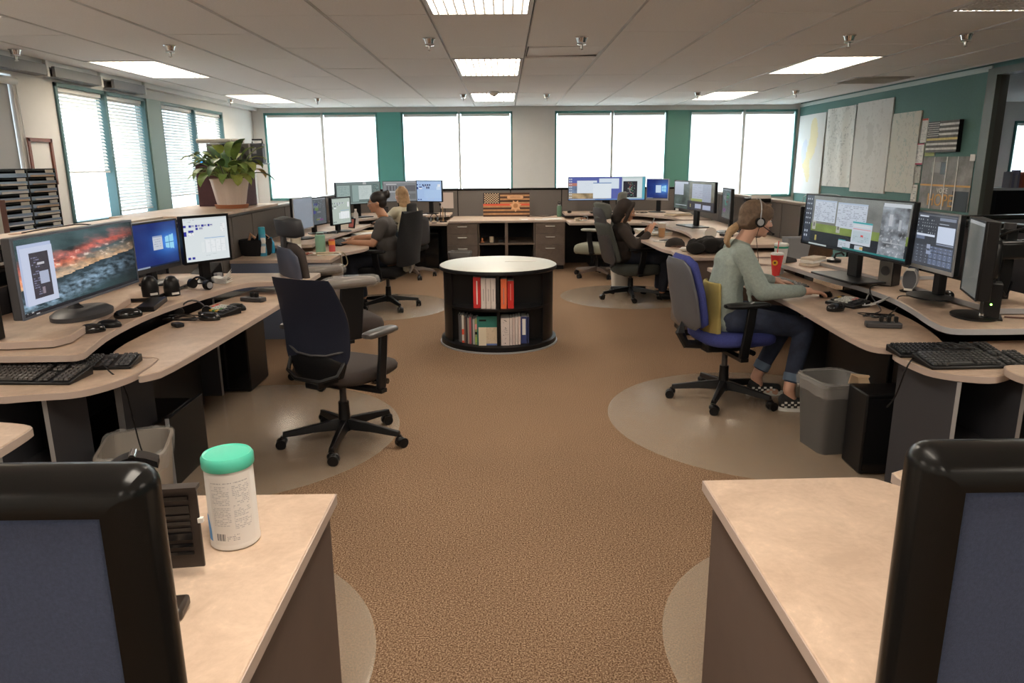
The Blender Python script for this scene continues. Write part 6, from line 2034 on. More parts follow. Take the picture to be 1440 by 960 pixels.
for s in (-1, 1):
    MB().cyl((s * .085, .03, .03), (s * .06, .03, .03), .030, n=18).build('ear_pad', M_BLK, t)
MB().cyl((.09, .03, .03), (.094, .03, .03), .02, n=16).build('ear_cover', M_SILV, t)
MB().tube([(-.08, .03, .02), (-.11, -.02, .012), (-.16, -.05, .012)], .004).build('mic_arm', M_BLK, t)
t = thing('note_pad', 'curled stack of white notes on the left shelf', 'note pad', (-1.86, 4.76, zU), look(10))
for k in range(6):
    MB().loft([[(-.045 + .09 * i / 6, -.04, .006 * k + .002 + .010 * (i / 6 - .5) ** 2 * (k + 1)) for i in range(7)] + [(-.045 + .09 * i / 6, -.04, .006 * k + .010 * (i / 6 - .5) ** 2 * (k + 1)) for i in range(6, -1, -1)],
               [(-.045 + .09 * i / 6, .04, .006 * k + .002 + .02 * (i / 6 - .3) ** 2 * (k + 1)) for i in range(7)] + [(-.045 + .09 * i / 6, .04, .006 * k + .02 * (i / 6 - .3) ** 2 * (k + 1)) for i in range(6, -1, -1)]]).build('note', M_PAPER, t, flat=True)
t = thing('desk_phone', 'black desk phone under the pale form screen', 'phone', (-2.08, 5.02, zU), look(20))
MB().loft([[(-.09, -.07, 0), (.09, -.07, 0), (.09, .08, 0), (-.09, .08, 0)], [(-.085, -.06, .02), (.085, -.06, .02), (.085, .07, .10), (-.085, .07, .10)]]).build('body', M_BLK, t, bev=.006)
MB().box((.11, .0, .02), (.03, .05, .03)).build('side_clip', M_SILV, t)
mouse('black mouse in front of the colourful keypad, left lower desk', -1.655, 3.99, zL, 95, M_BLKG, 1.15)
mouse('black mouse beyond the colourful keypad, left lower desk', -1.60, 4.27, zL, 110, M_BLK, 1.1)
keypad('keypad with red, white, green and yellow keys on the left lower desk', -1.66, 4.15, zL, 28)
hub('dark power hub with two plugs at the far end of the left lower desk', -1.60, 4.55, zL, 20, .16)
t = thing('headset', 'black headset with tangled lead on the left lower desk', 'headset', (-1.80, 4.12, zL), look(-20))
MB().tube([(-.07 * math.cos(a), 0, .012 + .075 * math.sin(a)) for a in [PI * k / 10 for k in range(11)]], .005).build('headband', M_DGR, t)
for s in (-1, 1): MB().cyl((s * .072, -.02, .026), (s * .072, .006, .026), .026, n=16).build('ear_pad', M_BLK, t)
tangle('tangled black lead beside the headset on the left lower desk', (-1.79, 3.98), .13, zL + .004, 12, 3)
one('inline_control', MB().box((0, 0, .011), (.045, .07, .020)), M_BLK, 'small black inline control on the left lower desk', 'control box', .005, (-1.76, 3.82, zL), .8)
tangle('pile of cables on the left keyboard worktop', (-1.98, 3.08), .10, .745, 11, 8)
keyboard('front black keyboard with silver strip, left keyboard worktop', -1.955, 2.86, .7105, 3, .46, .16, keym=mat('worn_keys', (.055, .05, .048), rough=.35))
one('keyboard_strip', MB().bx(-.20, .19, -.003, .003, 0, .006), M_PAPER, 'pale strip on the front left keyboard edge', 'strip', loc=(-1.955, 2.80, .727), rz=look(3)) if False else None
keyboard('rear black keyboard angled behind it, left keyboard worktop', -1.83, 3.045, .7105, -6, .44, .14, keym=M_DGR)
cable('black cable drooping from the left keyboards into the bin', [(-1.75, 3.05, .735), (-1.66, 2.93, .725), (-1.60, 2.92, .66), (-1.585, 2.93, .5), (-1.56, 2.92, .36), (-1.50, 2.90, .25)])
cable('thin cable over the left divider top behind the screens', [(-2.66, 4.05, 1.20), (-2.58, 4.25, 1.215), (-2.50, 4.45, 1.21), (-2.45, 4.7, 1.10)])
t = thing('monitor_arm_mount', 'black mounting post and arm behind the sunset screen', 'monitor mount', (-2.17, 3.02, .84))
MB().bx(-.028, .028, -.028, .028, 0, .36).build('post', M_BLK, t, bev=.006)
MB().box((.0, .09, .255), (.09, .36, .075)).build('arm_box', M_BLK, t, bev=.01)
MB().box((.0, .09, .302), (.07, .36, .012)).build('top_plate', mat('brown_plastic', (.10, .06, .045), rough=.35), t, bev=.003)
MB().box((-.01, -.11, .28), (.05, .05, .03), rx=.5).build('clip', M_CHR, t, bev=.004)

# PC towers
def tower(label, x, y, w, d, h, led=None, z=0.0):
    t = thing('computer_tower', label, 'computer', (x, y, z), 0, 'computer towers')
    MB().bx(-w / 2, w / 2, -d / 2, d / 2, .01, h).build('case', M_BLK, t, bev=.008)
    MB().bx(-w / 2 + .01, w / 2 - .01, -d / 2 - .004, -d / 2 + .001, .03, h - .02).build('front_panel', M_BLKG, t)
    for sx in (-1, 1):
        for sy in (-1, 1): MB().cyl((sx * (w / 2 - .03), sy * (d / 2 - .04), 0), (sx * (w / 2 - .03), sy * (d / 2 - .04), .012), .014, n=10).build('foot', M_BLK, t)
    if led: MB().cyl((w * .2, -d / 2 - .007, h * .8), (w * .2, -d / 2 - .004, h * .8), .005, n=8).build('power_light', emit_mat('led_' + led[0], led[1], 5), t)
    return t


tower('black computer tower beside the grey bin on the right', 1.93, 3.49, .30, .20, .43)
tower('black computer tower with blue light under the near left desk', -1.99, 5.08, .40, .38, .66, ('blue', (.1, .2, 1)))
tower('low black equipment box with lit edge under the near left desk', -1.95, 3.62, .40, .5, .30)
tower('black equipment cabinet filling the dark space under the near left desk', -2.22, 4.2, .44, .8, .62)
tower('black equipment box under the keyboards on the right', 2.45, 3.7, .5, .5, .60)
tower('black equipment box deep under the near right desk', 2.45, 4.4, .5, .8, .60)
tower('black equipment box under the bun woman desk', -2.2, 8.2, .4, 1.4, .60)
tower('black equipment box under the hooded person desk', 2.45, 8.2, .5, 1.6, .60)
tower('black equipment box under the far left desk', -1.6, 11.3, 1.2, .5, .55)
tower('black equipment box under the far right desk', 1.9, 11.3, 1.2, .5, .55)
slab('desk_support', 'grey flap with pale top edge under the near left desk', -1.66, -1.64, 3.35, 3.75, 0, .36, M_BLK, edge=M_SILV)

# ---- right near desk
keyboard('grey-keyed keyboard in front of the headset woman', 1.915, 4.93, zL, 83, .42, .15, m=M_DGR, keym=mat('grey_keys', (.14, .14, .13), rough=.5))
mouse('black mouse under the hand of the headset woman', 2.035, 4.52, zL, 70, M_BLK, .9)
keypad('black keypad with pale and pink keys on the right lower desk', 2.04, 4.235, zL, 62, .20, .15, 0)
mouse('black mouse in front of the right keypad', 1.90, 4.08, zL, 62, M_BLKG, 1.2)
hub('grey power hub with black plugs on the right lower desk', 1.95, 3.64, zL, 12, .17, 3)
tangle('heap of black leads on the right lower desk', (2.03, 3.86), .12, zL + .004, 14, 12)
cable('looped grey cable at the edge of the right shelf', [(2.20, 4.30, .79), (2.14, 4.22, .74), (2.06, 4.05, .75), (2.10, 3.95, .80), (2.17, 4.02, .80), (2.14, 4.12, .74), (2.08, 4.15, .73)], .004, M_SILV)
cable('black lead hanging over the edge of the right shelf', [(2.32, 4.42, .805), (2.20, 4.30, .812), (2.165, 4.20, .77), (2.12, 4.00, .735), (2.05, 3.92, .73)])
cable('second black lead hanging over the edge of the right shelf', [(2.30, 4.02, .805), (2.20, 3.98, .81), (2.165, 3.92, .76), (2.08, 3.85, .73)])
cable('black lead from the right keyboards down to the tower', [(1.95, 3.05, .745), (1.80, 3.02, .735), (1.725, 2.98, .70), (1.71, 3.02, .55), (1.75, 3.15, .45)])
keyboard('front black keyboard with white-lettered keys, right keyboard worktop', 1.985, 2.945, .7095, -2, .46, .15, keym=mat('worn_keys2', (.03, .03, .03), rough=.3))
keyboard('rear flat black keyboard, right keyboard worktop', 1.96, 3.12, .7095, 0, .46, .13, keym=M_BLK)
tangle('cable lying across the right keyboards', (1.93, 3.05), .13, .748, 9, 21)
# speakers
t = thing('speaker', 'grey-fronted square speaker left of the oval one, right shelf', 'speaker', (2.37, 4.52, zU), look(-25 - 90), 'desk speakers')
t.location = (2.335, 4.40, zU); t.rotation_euler = (0, 0, look(55))
t.location.z = .801
MB().bx(-.045, .045, 0, .10, 0, .155).build('box', M_BLK, t, bev=.005)
MB().bx(-.040, .040, -.006, 0, .006, .150).build('grille', mat('grille_grey_brown', (.13, .125, .115), rough=.8), t)
MB().cyl((0, -.006, .095), (0, -.010, .095), .030, .026, 24).build('cone', M_DGR, t); MB().bx(-.03, -.01, -.009, -.005, .02, .028).build('badge', M_PAPER, t)
t = thing('speaker', 'oval silver-rimmed speaker beside the square one, right shelf', 'speaker', (2.36, 4.17, zU), look(42), 'desk speakers')
MB().loft([[(.042 * k * math.cos(a), y_, .075 + .068 * k * math.sin(a)) for a in [2 * PI * i / 28 for i in range(28)]] for y_, k in ((-.012, .93), (-.004, 1), (.05, .9), (.06, .5))]).build('shell', M_SILV, t, ang=60)
MB().loft([[(.036 * k * math.cos(a), y_, .075 + .060 * k * math.sin(a)) for a in [2 * PI * i / 28 for i in range(28)]] for y_, k in ((-.012, 1), (-.017, .8), (-.018, .1))]).build('grille', mat('slate_grille', (.08, .09, .11)), t, ang=60)
MB().lathe([(.05, 0), (.055, .006), (.03, .016)], c=(0, .02, 0), n=24, sx=1.0, sy=.8).build('foot', M_BLK, t)
for z in (.018, .135): MB().bx(-.022, .022, -.020, -.010, z - .006, z + .006).build('highlight_strip', M_PAPER, t)
t = thing('speaker', 'second slim oval speaker half hidden behind it, right shelf', 'speaker', (2.44, 4.30, zU), look(42), 'desk speakers')
MB().loft([[(.030 * k * math.cos(a), y_, .075 + .072 * k * math.sin(a)) for a in [2 * PI * i / 24 for i in range(24)]] for y_, k in ((-.012, .93), (-.004, 1), (.05, .9))]).build('shell', mat('blue_slate_plastic', (.06, .08, .13)), t, ang=60)
MB().lathe([(.035, 0), (.03, .014)], c=(0, .02, 0), n=20).build('foot', M_BLK, t)
mouse('black mouse at the front edge of the right shelf', 2.25, 4.50, zU, 100, M_BLK, 1.0)
one('cable_weight', MB().ell((0, 0, .033), (.033, .033, .033), nu=20, nv=12), M_BLKG, 'round black ball on the silver-edged riser board', 'webcam', loc=(2.395, 3.85, .8015))
t = thing('network_box', 'black upright box with green light at the right shelf corner', 'electronic box', (2.36, 3.44, zU), look(30))
MB().bx(-.035, .035, -.05, .07, .006, .175).build('case', M_BLK, t, bev=.005); MB().bx(-.05, .05, -.06, .08, 0, .008).build('stand', M_BLK, t)
MB().cyl((-.005, -.054, .075), (-.005, -.050, .075), .0045, n=10).build('green_light', emit_mat('led_green', (.3, 1, .1), 6), t)
MB().cyl((-.03, -.05, .02), (-.045, -.052, .02), .012, n=12).build('metal_button', M_CHR, t)
t = thing('monitor_arm_mount', 'tall black post with clamp behind the edge-on right screen', 'monitor mount', (2.63, 3.78, zU))
MB().bx(-.03, .03, -.03, .03, 0, .40).build('post', M_BLK, t, bev=.006); MB().cyl((0, 0, .40), (0, 0, .43), .028, n=18).build('post_cap', M_DGR, t)
MB().box((.0, -.05, .30), (.24, .14, .09)).build('clamp', M_BLK, t, bev=.015); MB().box((.10, -.08, .345), (.14, .05, .014)).build('chrome_lever', M_CHR, t, bev=.004)
cable('black cable hoop above the edge-on right screen', [(2.56, 3.80, 1.05), (2.50, 3.72, 1.14), (2.56, 3.66, 1.20), (2.70, 3.70, 1.215), (2.85, 3.8, 1.20)], .006)
cable('looping cable behind the edge-on right screen', [(2.55, 3.7, 1.10), (2.50, 3.65, .98), (2.53, 3.62, .90), (2.58, 3.66, .87), (2.64, 3.72, .93)], .006)
cable('dark cable trailing across the right shelf corner', [(2.42, 3.42, .81), (2.55, 3.40, .808), (2.68, 3.50, .81), (2.82, 3.52, .85), (2.90, 3.45, .81)], .005, mat('brown_cable', (.09, .04, .025)))
cable('thin blue cable on the near right divider', [(2.95, 3.9, 1.0), (2.86, 3.78, .95), (2.80, 3.70, .86), (2.86, 3.6, .81)], .004, mat('blue_cable', (.03, .10, .28)))
one('tag_card', MB().box((0, 0, .04), (.05, .004, .08), rx=.2), M_SILV, 'small silver tag leaning at the back of the right shelf', 'tag', loc=(2.80, 3.72, .801), rz=.5)
# books / box, stapler
t = thing('paper_box', 'cream stack of cards on the far end of the right shelf', 'card box', (2.28, 5.34, zU), look(-35))
for k in range(3): MB().box((.004 * k, 0, .011 + k * .021), (.19 - .004 * k, .10, .019), rz=.03 * k).build('card_block', M_PAPER if k == 1 else mat('cream_block', (.60, .52, .43), rough=.8), t, bev=.002)
t = thing('tape_dispenser', 'black tape dispenser at the very end of the right shelf', 'tape dispenser', (2.18, 5.52, zU), look(60))
MB().loft([[(-.025, -.06, 0), (.025, -.06, 0), (.025, .06, 0), (-.025, .06, 0)], [(-.022, -.05, .05), (.022, -.05, .05), (.022, .055, .025), (-.022, .055, .025)]]).build('body', M_DGR, t, bev=.006)
t = thing('desk_lamp_base', 'black curled gadget below the widest right screen, left side', 'gadget', (2.42, 5.30, .8285), look(0))
MB().lathe([(.05, 0), (.05, .02), (.02, .03)], n=20).build('base', M_BLK, t); MB().tube([(0, 0, .03), (.01, 0, .06), (.05, 0, .07), (.07, 0, .05)], .008).build('neck', M_BLK, t)
# cups
def cup(label, x, y, z, r0, r1, h, m, lid=None, straw=None, cat='cup', name='cup', band=None):
    t = thing(name, label, cat, (x, y, z), 0)
    MB().lathe([(r0 * .9, 0), (r0, .004), (r1, h), (r1 * .93, h)], n=28).build('cup_body', m, t)
    if lid: MB().lathe([(r1 * 1.05, h), (r1 * 1.05, h + .008), (r1 * .85, h + .016), (.003, h + .017)], n=28).build('lid', lid, t)
    if band: MB().lathe([(r0 + (r1 - r0) * band[0] + .0012, h * band[0]), (r0 + (r1 - r0) * band[1] + .0012, h * band[1])], n=28, cap=False).build('band', band[2], t)
    if straw: MB().tube([(0, 0, h), (.004, .0, h + .10)], .0035).build('straw', straw, t)
    return t


c = cup('tall white tumbler with green rim behind the red cup', 2.10, 5.50, .714, .030, .052, .22, mat('white_tumbler', (.66, .70, .72), rough=.3), mat('white_lid', (.75, .76, .76), rough=.3), None, band=(.90, .97, mat('green_rim', (.02, .32, .22))), name='tumbler', cat='tumbler')
c = cup('red cup with yellow flower and straw beside the headset woman', 2.005, 5.32, .714, .024, .046, .17, mat('red_cup', (.75, .05, .055), rough=.25), mat('white_lid', (.75, .76, .76)), mat('red_straw', (.8, .1, .12)))
MB().cyl((-.036 * .6, -.036 * .8, .115), (-.041 * .6, -.041 * .8, .115), .020, n=20).build('flower_print', mat('yellow_print', (.85, .45, .03)), c)
MB().cyl((-.041 * .6, -.041 * .8, .115), (-.0425 * .6, -.0425 * .8, .115), .008, n=14).build('flower_centre', mat('brown_print', (.1, .03, .01)), c)
one('coaster', MB().lathe([(.055, 0), (.055, .006), (.05, .008)], n=24), M_BLK, 'black coaster by the red cup', 'coaster', loc=(1.93, 5.18, zL))
t = thing('waste_bin', 'grey rectangular bin standing on the counter behind the cups', 'bin', (2.42, 6.02, .731))
MB().loft([[(sx * w, sy * w * .8, z) for sx, sy in ((-1, -1), (1, -1), (1, 1), (-1, 1))] for z, w in ((0, .075), (.20, .095), (.21, .10), (.205, .088), (.02, .07))]).build('shell', mat('bin_grey', (.26, .27, .29), rough=.6), t, bev=.004)
t = thing('handbag', 'brown leather handbag with orange straps behind the headset woman', 'handbag', (2.60, 6.12, .731))
MB().loft([[((.16 * k) * math.copysign(abs(math.cos(a)) ** .7, math.cos(a)), .07 * k * math.sin(a) + .01 * math.sin(3 * a), z) for a in [2 * PI * i / 24 for i in range(24)]] for z, k in ((0, .9), (.06, 1.08), (.15, 1.0), (.20, .8), (.22, .6))]).build('bag', mat('dark_brown_leather', (.09, .045, .022), rough=.6, bump=.6, scale=40, var=.5, vscale=12), t, ang=70)
for k in range(4):
    MB().tube([(-.13 + .03 * k, -.06, .19), (-.05 + .03 * k, -.09, .24 + .01 * k), (.10 + .02 * k, -.07, .22)], .008).build('strap', mat('orange_leather', (.42, .14, .04), rough=.5), t)
cable('thin grey wire arching above the right divider', [(2.84, 7.0, 1.16), (2.82, 6.9, 1.24), (2.86, 6.6, 1.265), (2.92, 6.35, 1.25), (2.97, 6.2, 1.13)], .003, M_SILV)

# bins on the floor
def bin_(label, x, y, w, d, h, m, rz=0, liner=True, z=0):
    t = thing('waste_bin', label, 'bin', (x, y, z), rz)
    def ring(k, zz, r=.32, e=0):
        out = []
        for i in range(40):
            a = 2 * PI * i / 40
            out.append((math.copysign(abs(math.cos(a)) ** r, math.cos(a)) * (w / 2 * k + e), math.copysign(abs(math.sin(a)) ** r, math.sin(a)) * (d / 2 * k + e), zz))
        return out
    MB().loft([ring(.80, 0), ring(.98, h - .02), ring(1.0, h - .02), ring(1.04, h - .012), ring(1.04, h), ring(.95, h), ring(.93, h - .03), ring(.76, .01)]).build('shell', m, t, ang=45)
    if liner:
        q = random.Random(int(x * 100)); lo = []
        for k, zz, e in ((1.05, h - .07, .002), (1.07, h - .01, .004), (1.03, h + .012, 0), (.93, h + .004, 0), (.86, h - .09, 0), (.6, h - .20, 0)):
            r_ = ring(k, zz, .4, e)
            lo.append([(a + q.uniform(-.005, .005), b + q.uniform(-.005, .005), c_ + q.uniform(-.006, .006)) for a, b, c_ in r_])
        MB().loft(lo, cap=False).build('plastic_liner', M_BAG, t, ang=30)
    return t


bin_('dark grey floor bin with clear liner in front of the right desk', 1.79, 3.79, .27, .30, .40, mat('bin_dark', (.10, .098, .095), rough=.55), .15)
one('paper_bag', MB().loft([[(-.05, 0, .0), (.03, -.01, .0), (.03, 0, .004), (-.05, .01, .004)], [(-.055, -.03, .06), (.04, -.035, .05), (.04, -.025, .055), (-.055, -.02, .065)], [(-.03, -.05, .05), (.02, -.055, .05), (.02, -.05, .05), (-.03, -.045, .05)], [(-.02, -.07, -.03), (.045, -.07, -.02), (.045, -.066, -.02), (-.02, -.066, -.03)], [(0, -.072, -.10), (.03, -.072, -.10), (.03, -.068, -.10), (0, -.068, -.10)]]), mat('tan_paper', (.62, .45, .28), rough=.8),
    'tan paper scrap hanging over the rim of the dark floor bin', 'paper', loc=(1.87, 3.67, .40))
bin_('beige floor bin with clear liner behind the lower left counter', -1.63, 3.0, .27, .36, .37, mat('bin_beige', (.34, .29, .24), rough=.55), .3)
bin_('pale bin on the floor under the hooded person chair', 1.20 + .22, 8.90, .22, .25, .28, mat('bin_pale', (.52, .48, .42), rough=.6), 0, False)
t = bin_('small wire-topped bin with liner before the left credenza drawers', -.66, 10.66, .34, .2, .30, M_DGR, 0, True)

# ---- lower left counter
t = thing('wipes_canister', 'white wipes canister with mint-green lid on the lower left counter', 'canister', (-.617, 1.50, .7255), .5)
MB().lathe([(.050, 0), (.0535, .004), (.0535, .012), (.0525, .016), (.0515, .185), (.048, .19)], n=48).build('body', mat('canister_white', (.70, .67, .64), rough=.35), t)
MB().lathe([(.054, .184), (.0555, .188), (.0555, .206), (.051, .213), (.047, .2105), (.035, .212), (.003, .2125)], n=48).build('lid', mat('mint_lid', (.08, .50, .36), rough=.35), t)
lc = Canvas(70, 80, (.70, .67, .64))
ink = (.36, .35, .36)
lc.lines(.06, .10, .94, .13, ink, 2, .8, 1)
lc.lines(.06, .16, .46, .72, (.46, .45, .45), 2, .75, 2); lc.lines(.54, .16, .94, .78, (.44, .43, .44), 2, .75, 5)
lc.rect(.06, .26, .45, .28, (.70, .67, .64)); lc.rect(.06, .42, .45, .445, (.70, .67, .64)); lc.rect(.54, .45, .94, .475, (.70, .67, .64)); lc.rect(.54, .6, .94, .63, (.70, .67, .64))
for k in range(9):
    lc.rect(.08 + k * .024, .82, .08 + k * .024 + .012, .93, (.10, .10, .12))
lc.lines(.34, .84, .6, .94, ink, 2, .6, 7)
vs, fs, cs = [], [], []
for j in range(81):
    for i in range(71):
        a = math.radians(-150 + 105 * i / 70)
        vs.append((.0529 * math.cos(a), .0529 * math.sin(a), .178 - .165 * j / 80))
for j in range(80):
    for i in range(70):
        fs.append((j * 71 + i, (j + 1) * 71 + i, (j + 1) * 71 + i + 1, j * 71 + i + 1)); cs.append(lc.a[j, i])
me = bpy.data.meshes.new('label_print'); me.from_pydata(vs, [], fs); me.materials.append(M_VC)
ca = me.color_attributes.new('Col', 'FLOAT_COLOR', 'CORNER'); ar = np.hstack([np.repeat(np.array(cs), 4, axis=0), np.ones((len(cs) * 4, 1))]).astype(np.float32); ca.data.foreach_set('color', ar.ravel())
o = bpy.data.objects.new('label_print', me); COL.objects.link(o); o.parent = t
b = MB(); lo = []
for z0, a0, a1 in ((.02, -178, -158), (.05, -180, -160), (.08, -186, -170)):
    lo.append([(.0532 * math.cos(math.radians(a0 + (a1 - a0) * k / 6)), .0532 * math.sin(math.radians(a0 + (a1 - a0) * k / 6)), z0) for k in range(7)])
b.loft(lo, closed=False).build('blue_wave_print', mat('blue_print', (.08, .28, .62)), t)

t = thing('file_holder', 'black slotted plastic holder standing behind the left foreground divider', 'file holder', (-.74, 1.33, .7255), .12)
BBP = mat('brown_black_plastic', (.030, .022, .018), rough=.35)
MB().bx(-.14, .115, .010, .018, .02, .198).build('slotted_plate', BBP, t, bev=.002)
MB().bx(-.145, .12, -.006, .02, .196, .204).build('top_lip', BBP, t)
for k, (z, h_) in enumerate(((.176, .009), (.152, .016), (.136, .007), (.122, .007), (.108, .007), (.092, .015), (.072, .007), (.055, .007))):
    MB().bx(.012, .098, .0065, .0105, z - h_ / 2, z + h_ / 2).build('slot', M_BLKG, t)
    MB().bx(-.11, -.01, .0065, .0105, z - h_ / 2, z + h_ / 2).build('slot', M_BLKG, t)
MB().bx(-.01, .012, -.16, -.005, .0, .02).build('runner', BBP, t, bev=.003); MB().bx(-.01, .012, -.02, .01, .0, .17).build('upright', BBP, t, bev=.003)
MB().bx(.03, .115, -.15, -.09, 0, .024).build('foot', BBP, t, bev=.007)
MB().box((.117, .012, .125), (.010, .010, .010)).build('cream_clip', M_PAPER, t)
t = thing('stapler', 'black chrome-topped gadget just above the left divider cap', 'stapler', (-.84, 1.53, .7255), .35)
MB().bx(-.04, .04, -.02, .02, 0, .165).build('stand', M_BLK, t, bev=.008)
MB().loft([[(x, -.022, z0 + .018 * math.sin(PI * (x + .05) / .10)) for x in [-.05 + .10 * i / 10 for i in range(11)]] + [(x, .022, z0 + .018 * math.sin(PI * (x + .05) / .10)) for x in [.05 - .10 * i / 10 for i in range(11)]] for z0 in (.165, .18)]).build('curved_top', M_BLKG, t)
MB().cyl((0, -.022, .196), (0, .022, .196), .008, n=14).build('chrome_pin', M_CHR, t)

# ---- near end counter of the bun woman console
z7 = .731
t = thing('mesh_basket', 'black basket bag full of leather goods on the middle left counter', 'basket', (-2.34, 6.86, z7), .1)
MB().loft([[(.145 * k * math.cos(a), .11 * k * math.sin(a), z) for a in [2 * PI * i / 30 for i in range(30)]] for z, k in ((0, .85), (.02, .95), (.12, 1.05), (.15, 1.02), (.14, .95), (.03, .85))]).build('basket', M_BLKF, t, ang=60)
q = random.Random(4)
for k in range(9):
    a = q.uniform(0, 6.28); r_ = q.uniform(.02, .09)
    MB().tube([(r_ * math.cos(a), r_ * math.sin(a) * .8, .13), (r_ * math.cos(a) + .02, r_ * math.sin(a) * .8 + .01, .19 + q.uniform(-.02, .02)), (r_ * math.cos(a) + .06, r_ * math.sin(a) * .8, .16)], .014).build('leather_strap', mat('tan_leather', (.48, .26, .15), rough=.5) if k % 2 else M_BLKF, t)
t = thing('spray_can', 'blue and white spray can on the middle left counter', 'spray can', (-2.255, 6.80, z7), .4)
MB().lathe([(.030, 0), (.032, .005), (.032, .20), (.027, .21)], n=24).build('can', mat('can_blue', (.06, .33, .55), rough=.3), t)
MB().lathe([(.030, .20), (.031, .205), (.031, .262), (.026, .268)], n=24).build('cap', mat('cap_blue', (.05, .42, .58), rough=.35), t)
lo = [[(.0325 * math.cos(a), .0325 * math.sin(a), z) for a in [math.radians(x + o_) for x in range(-130, -40, 10)]] for z, o_ in ((.03, -10), (.08, 0), (.13, 20), (.17, 5))]
MB().loft(lo, closed=False).build('white_label', M_PAPER, t)
one('blue_bottle', MB().lathe([(.03, 0), (.034, .03), (.030, .10), (.012, .13), (.012, .15)], n=20), mat('clear_blue', (.04, .35, .65), rough=.2), 'small blue bottle half hidden by the headrest chair', 'bottle', loc=(-2.25, 7.03, z7))
t = thing('cream_tub', 'cream tub with green lid between headrest chair and tumbler', 'tub', (-2.0, 6.99, z7))
MB().lathe([(.045, 0), (.048, .15), (.046, .16)], n=28).build('tub', mat('cream_plastic', (.62, .56, .46), rough=.5), t); MB().lathe([(.049, .155), (.049, .172), (.04, .175)], n=28).build('lid', mat('green_lid', (.12, .38, .24)), t)
MB().lathe([(.0475, .03), (.0482, .09)], n=28, cap=False).build('label', M_PAPER, t)
t = thing('tumbler', 'mint-green tumbler on the middle left counter', 'tumbler', (-1.775, 7.02, z7))
MB().lathe([(.045, 0), (.048, .004), (.048, .165), (.044, .168), (.040, .163)], n=30).build('body', mat('mint_tumbler', (.26, .50, .38), rough=.4), t)
MB().tube([(.03, 0, .165), (.035, 0, .19), (-.035, 0, .19), (-.03, 0, .165)], .005).build('handle', mat('mint_handle', (.4, .55, .48)), t)
t = thing('drink_can', 'red and orange drink can beside the mint tumbler', 'can', (-1.665, 7.02, z7))
MB().lathe([(.026, 0), (.031, .006), (.031, .115), (.026, .124), (.026, .128)], n=28).build('can', mat('can_red', (.66, .10, .10), rough=.3), t)
MB().lathe([(.0315, .075), (.0315, .112)], n=28, cap=False).build('orange_band', mat('can_orange', (.85, .32, .06)), t); MB().lathe([(.026, .127), (.004, .128)], n=24).build('lid', M_SILV, t)
t = thing('keys_pile', 'heap of keys and leather tags at the desk edge, middle left', 'keys', (-1.83, 6.80, z7))
q = random.Random(9)
for k in range(12):
    a = q.uniform(0, 6.28); r_ = q.uniform(0, .07)
    MB().box((r_ * math.cos(a), r_ * math.sin(a), .010 + .006 * (k % 4)), (.06, .018, .006), rz=q.uniform(0, 3), rx=q.uniform(-.5, .5)).build('leather_tag' if k % 2 else 'key', (mat('red_leather', (.35, .08, .05), rough=.5), M_PAPER, mat('tan_leather', (.48, .26, .15)))[k % 3], t, bev=.002)
cable('khaki lanyard hanging off the desk edge, middle left', [(-1.80, 6.82, .745), (-1.68, 6.85, .742), (-1.57, 6.88, .735), (-1.545, 6.85, .68), (-1.53, 6.82, .62), (-1.50, 6.90, .64), (-1.54, 6.98, .72), (-1.60, 7.0, .738)], .005, mat('khaki', (.22, .18, .10)))
one('paper_sheet', MB().box((0, 0, .002), (.22, .28, .004), rz=.3), M_PAPER, 'papers lying beside the lanyard, middle left desk', 'paper', loc=(-1.68, 6.92, z7))
one('paper_sheet', MB().box((0, 0, .003), (.20, .26, .005), rz=-.5), M_CREAM, 'cream folder lying at the right end, middle left desk', 'paper', loc=(-1.70, 6.92, z7+.005))
keyboard('dark keyboard under the hands of the woman with the bun', -1.78, 7.92, .716, -84, .42, .15)
tangle('dark leads below the pale green-grey form screen', (-1.95, 8.2), .12, .805, 12, 31)
t = thing('water_bottle', 'clear water bottle in front of the widest far left screen', 'water bottle', (-1.93, 9.55, .801))
MB().lathe([(.030, 0), (.033, .01), (.033, .05), (.030, .07), (.033, .09), (.033, .13), (.013, .17), (.013, .18)], n=20).build('bottle', mat('clear_bottle', (.62, .60, .60), rough=.15), t); MB().lathe([(.015, .178), (.015, .195)], n=16).build('cap', M_PAPER, t)
for x, y, w, d_, l, mm in ((-1.70, 8.35, .3, .2, 'stack of papers left of the bun woman, towards the far desks', M_PAPER), (-1.72, 8.9, .3, .25, 'white papers near the water bottle, middle left desk', M_PAPER), (-1.75, 9.2, .28, .2, 'brown folder near the water bottle, middle left desk', M_CREAM)):
    t = thing('paper_stack', l, 'papers', (x, y, .716 if x > -1.74 else .716), .3)
    for k in range(4): MB().box((.004 * k, -.003 * k, .004 + .007 * k), (w, d_, .006), rz=.08 * k).build('sheet_pile', mm if k % 2 else M_PAPER, t)
t = thing('stapler', 'black stapler near the hands of the woman with the bun', 'stapler', (-1.66, 8.18, .7165), 1.0)
MB().box((0, 0, .01), (.04, .15, .018)).build('base', M_BLK, t, bev=.004); MB().box((0, -.01, .038), (.032, .14, .022), rx=.12).build('arm', M_BLKG, t, bev=.006)
t = thing('photo_frame', 'small dark frame with red picture under the middle left screens', 'photo frame', (-1.86, 8.95, .801), -.7)
MB().box((0, 0, .06), (.11, .012, .12), rx=-.2).build('frame', M_BLK, t); MB().box((0, -.009, .06), (.085, .003, .095), rx=-.2).build('picture', mat('red_picture', (.45, .12, .10)), t)

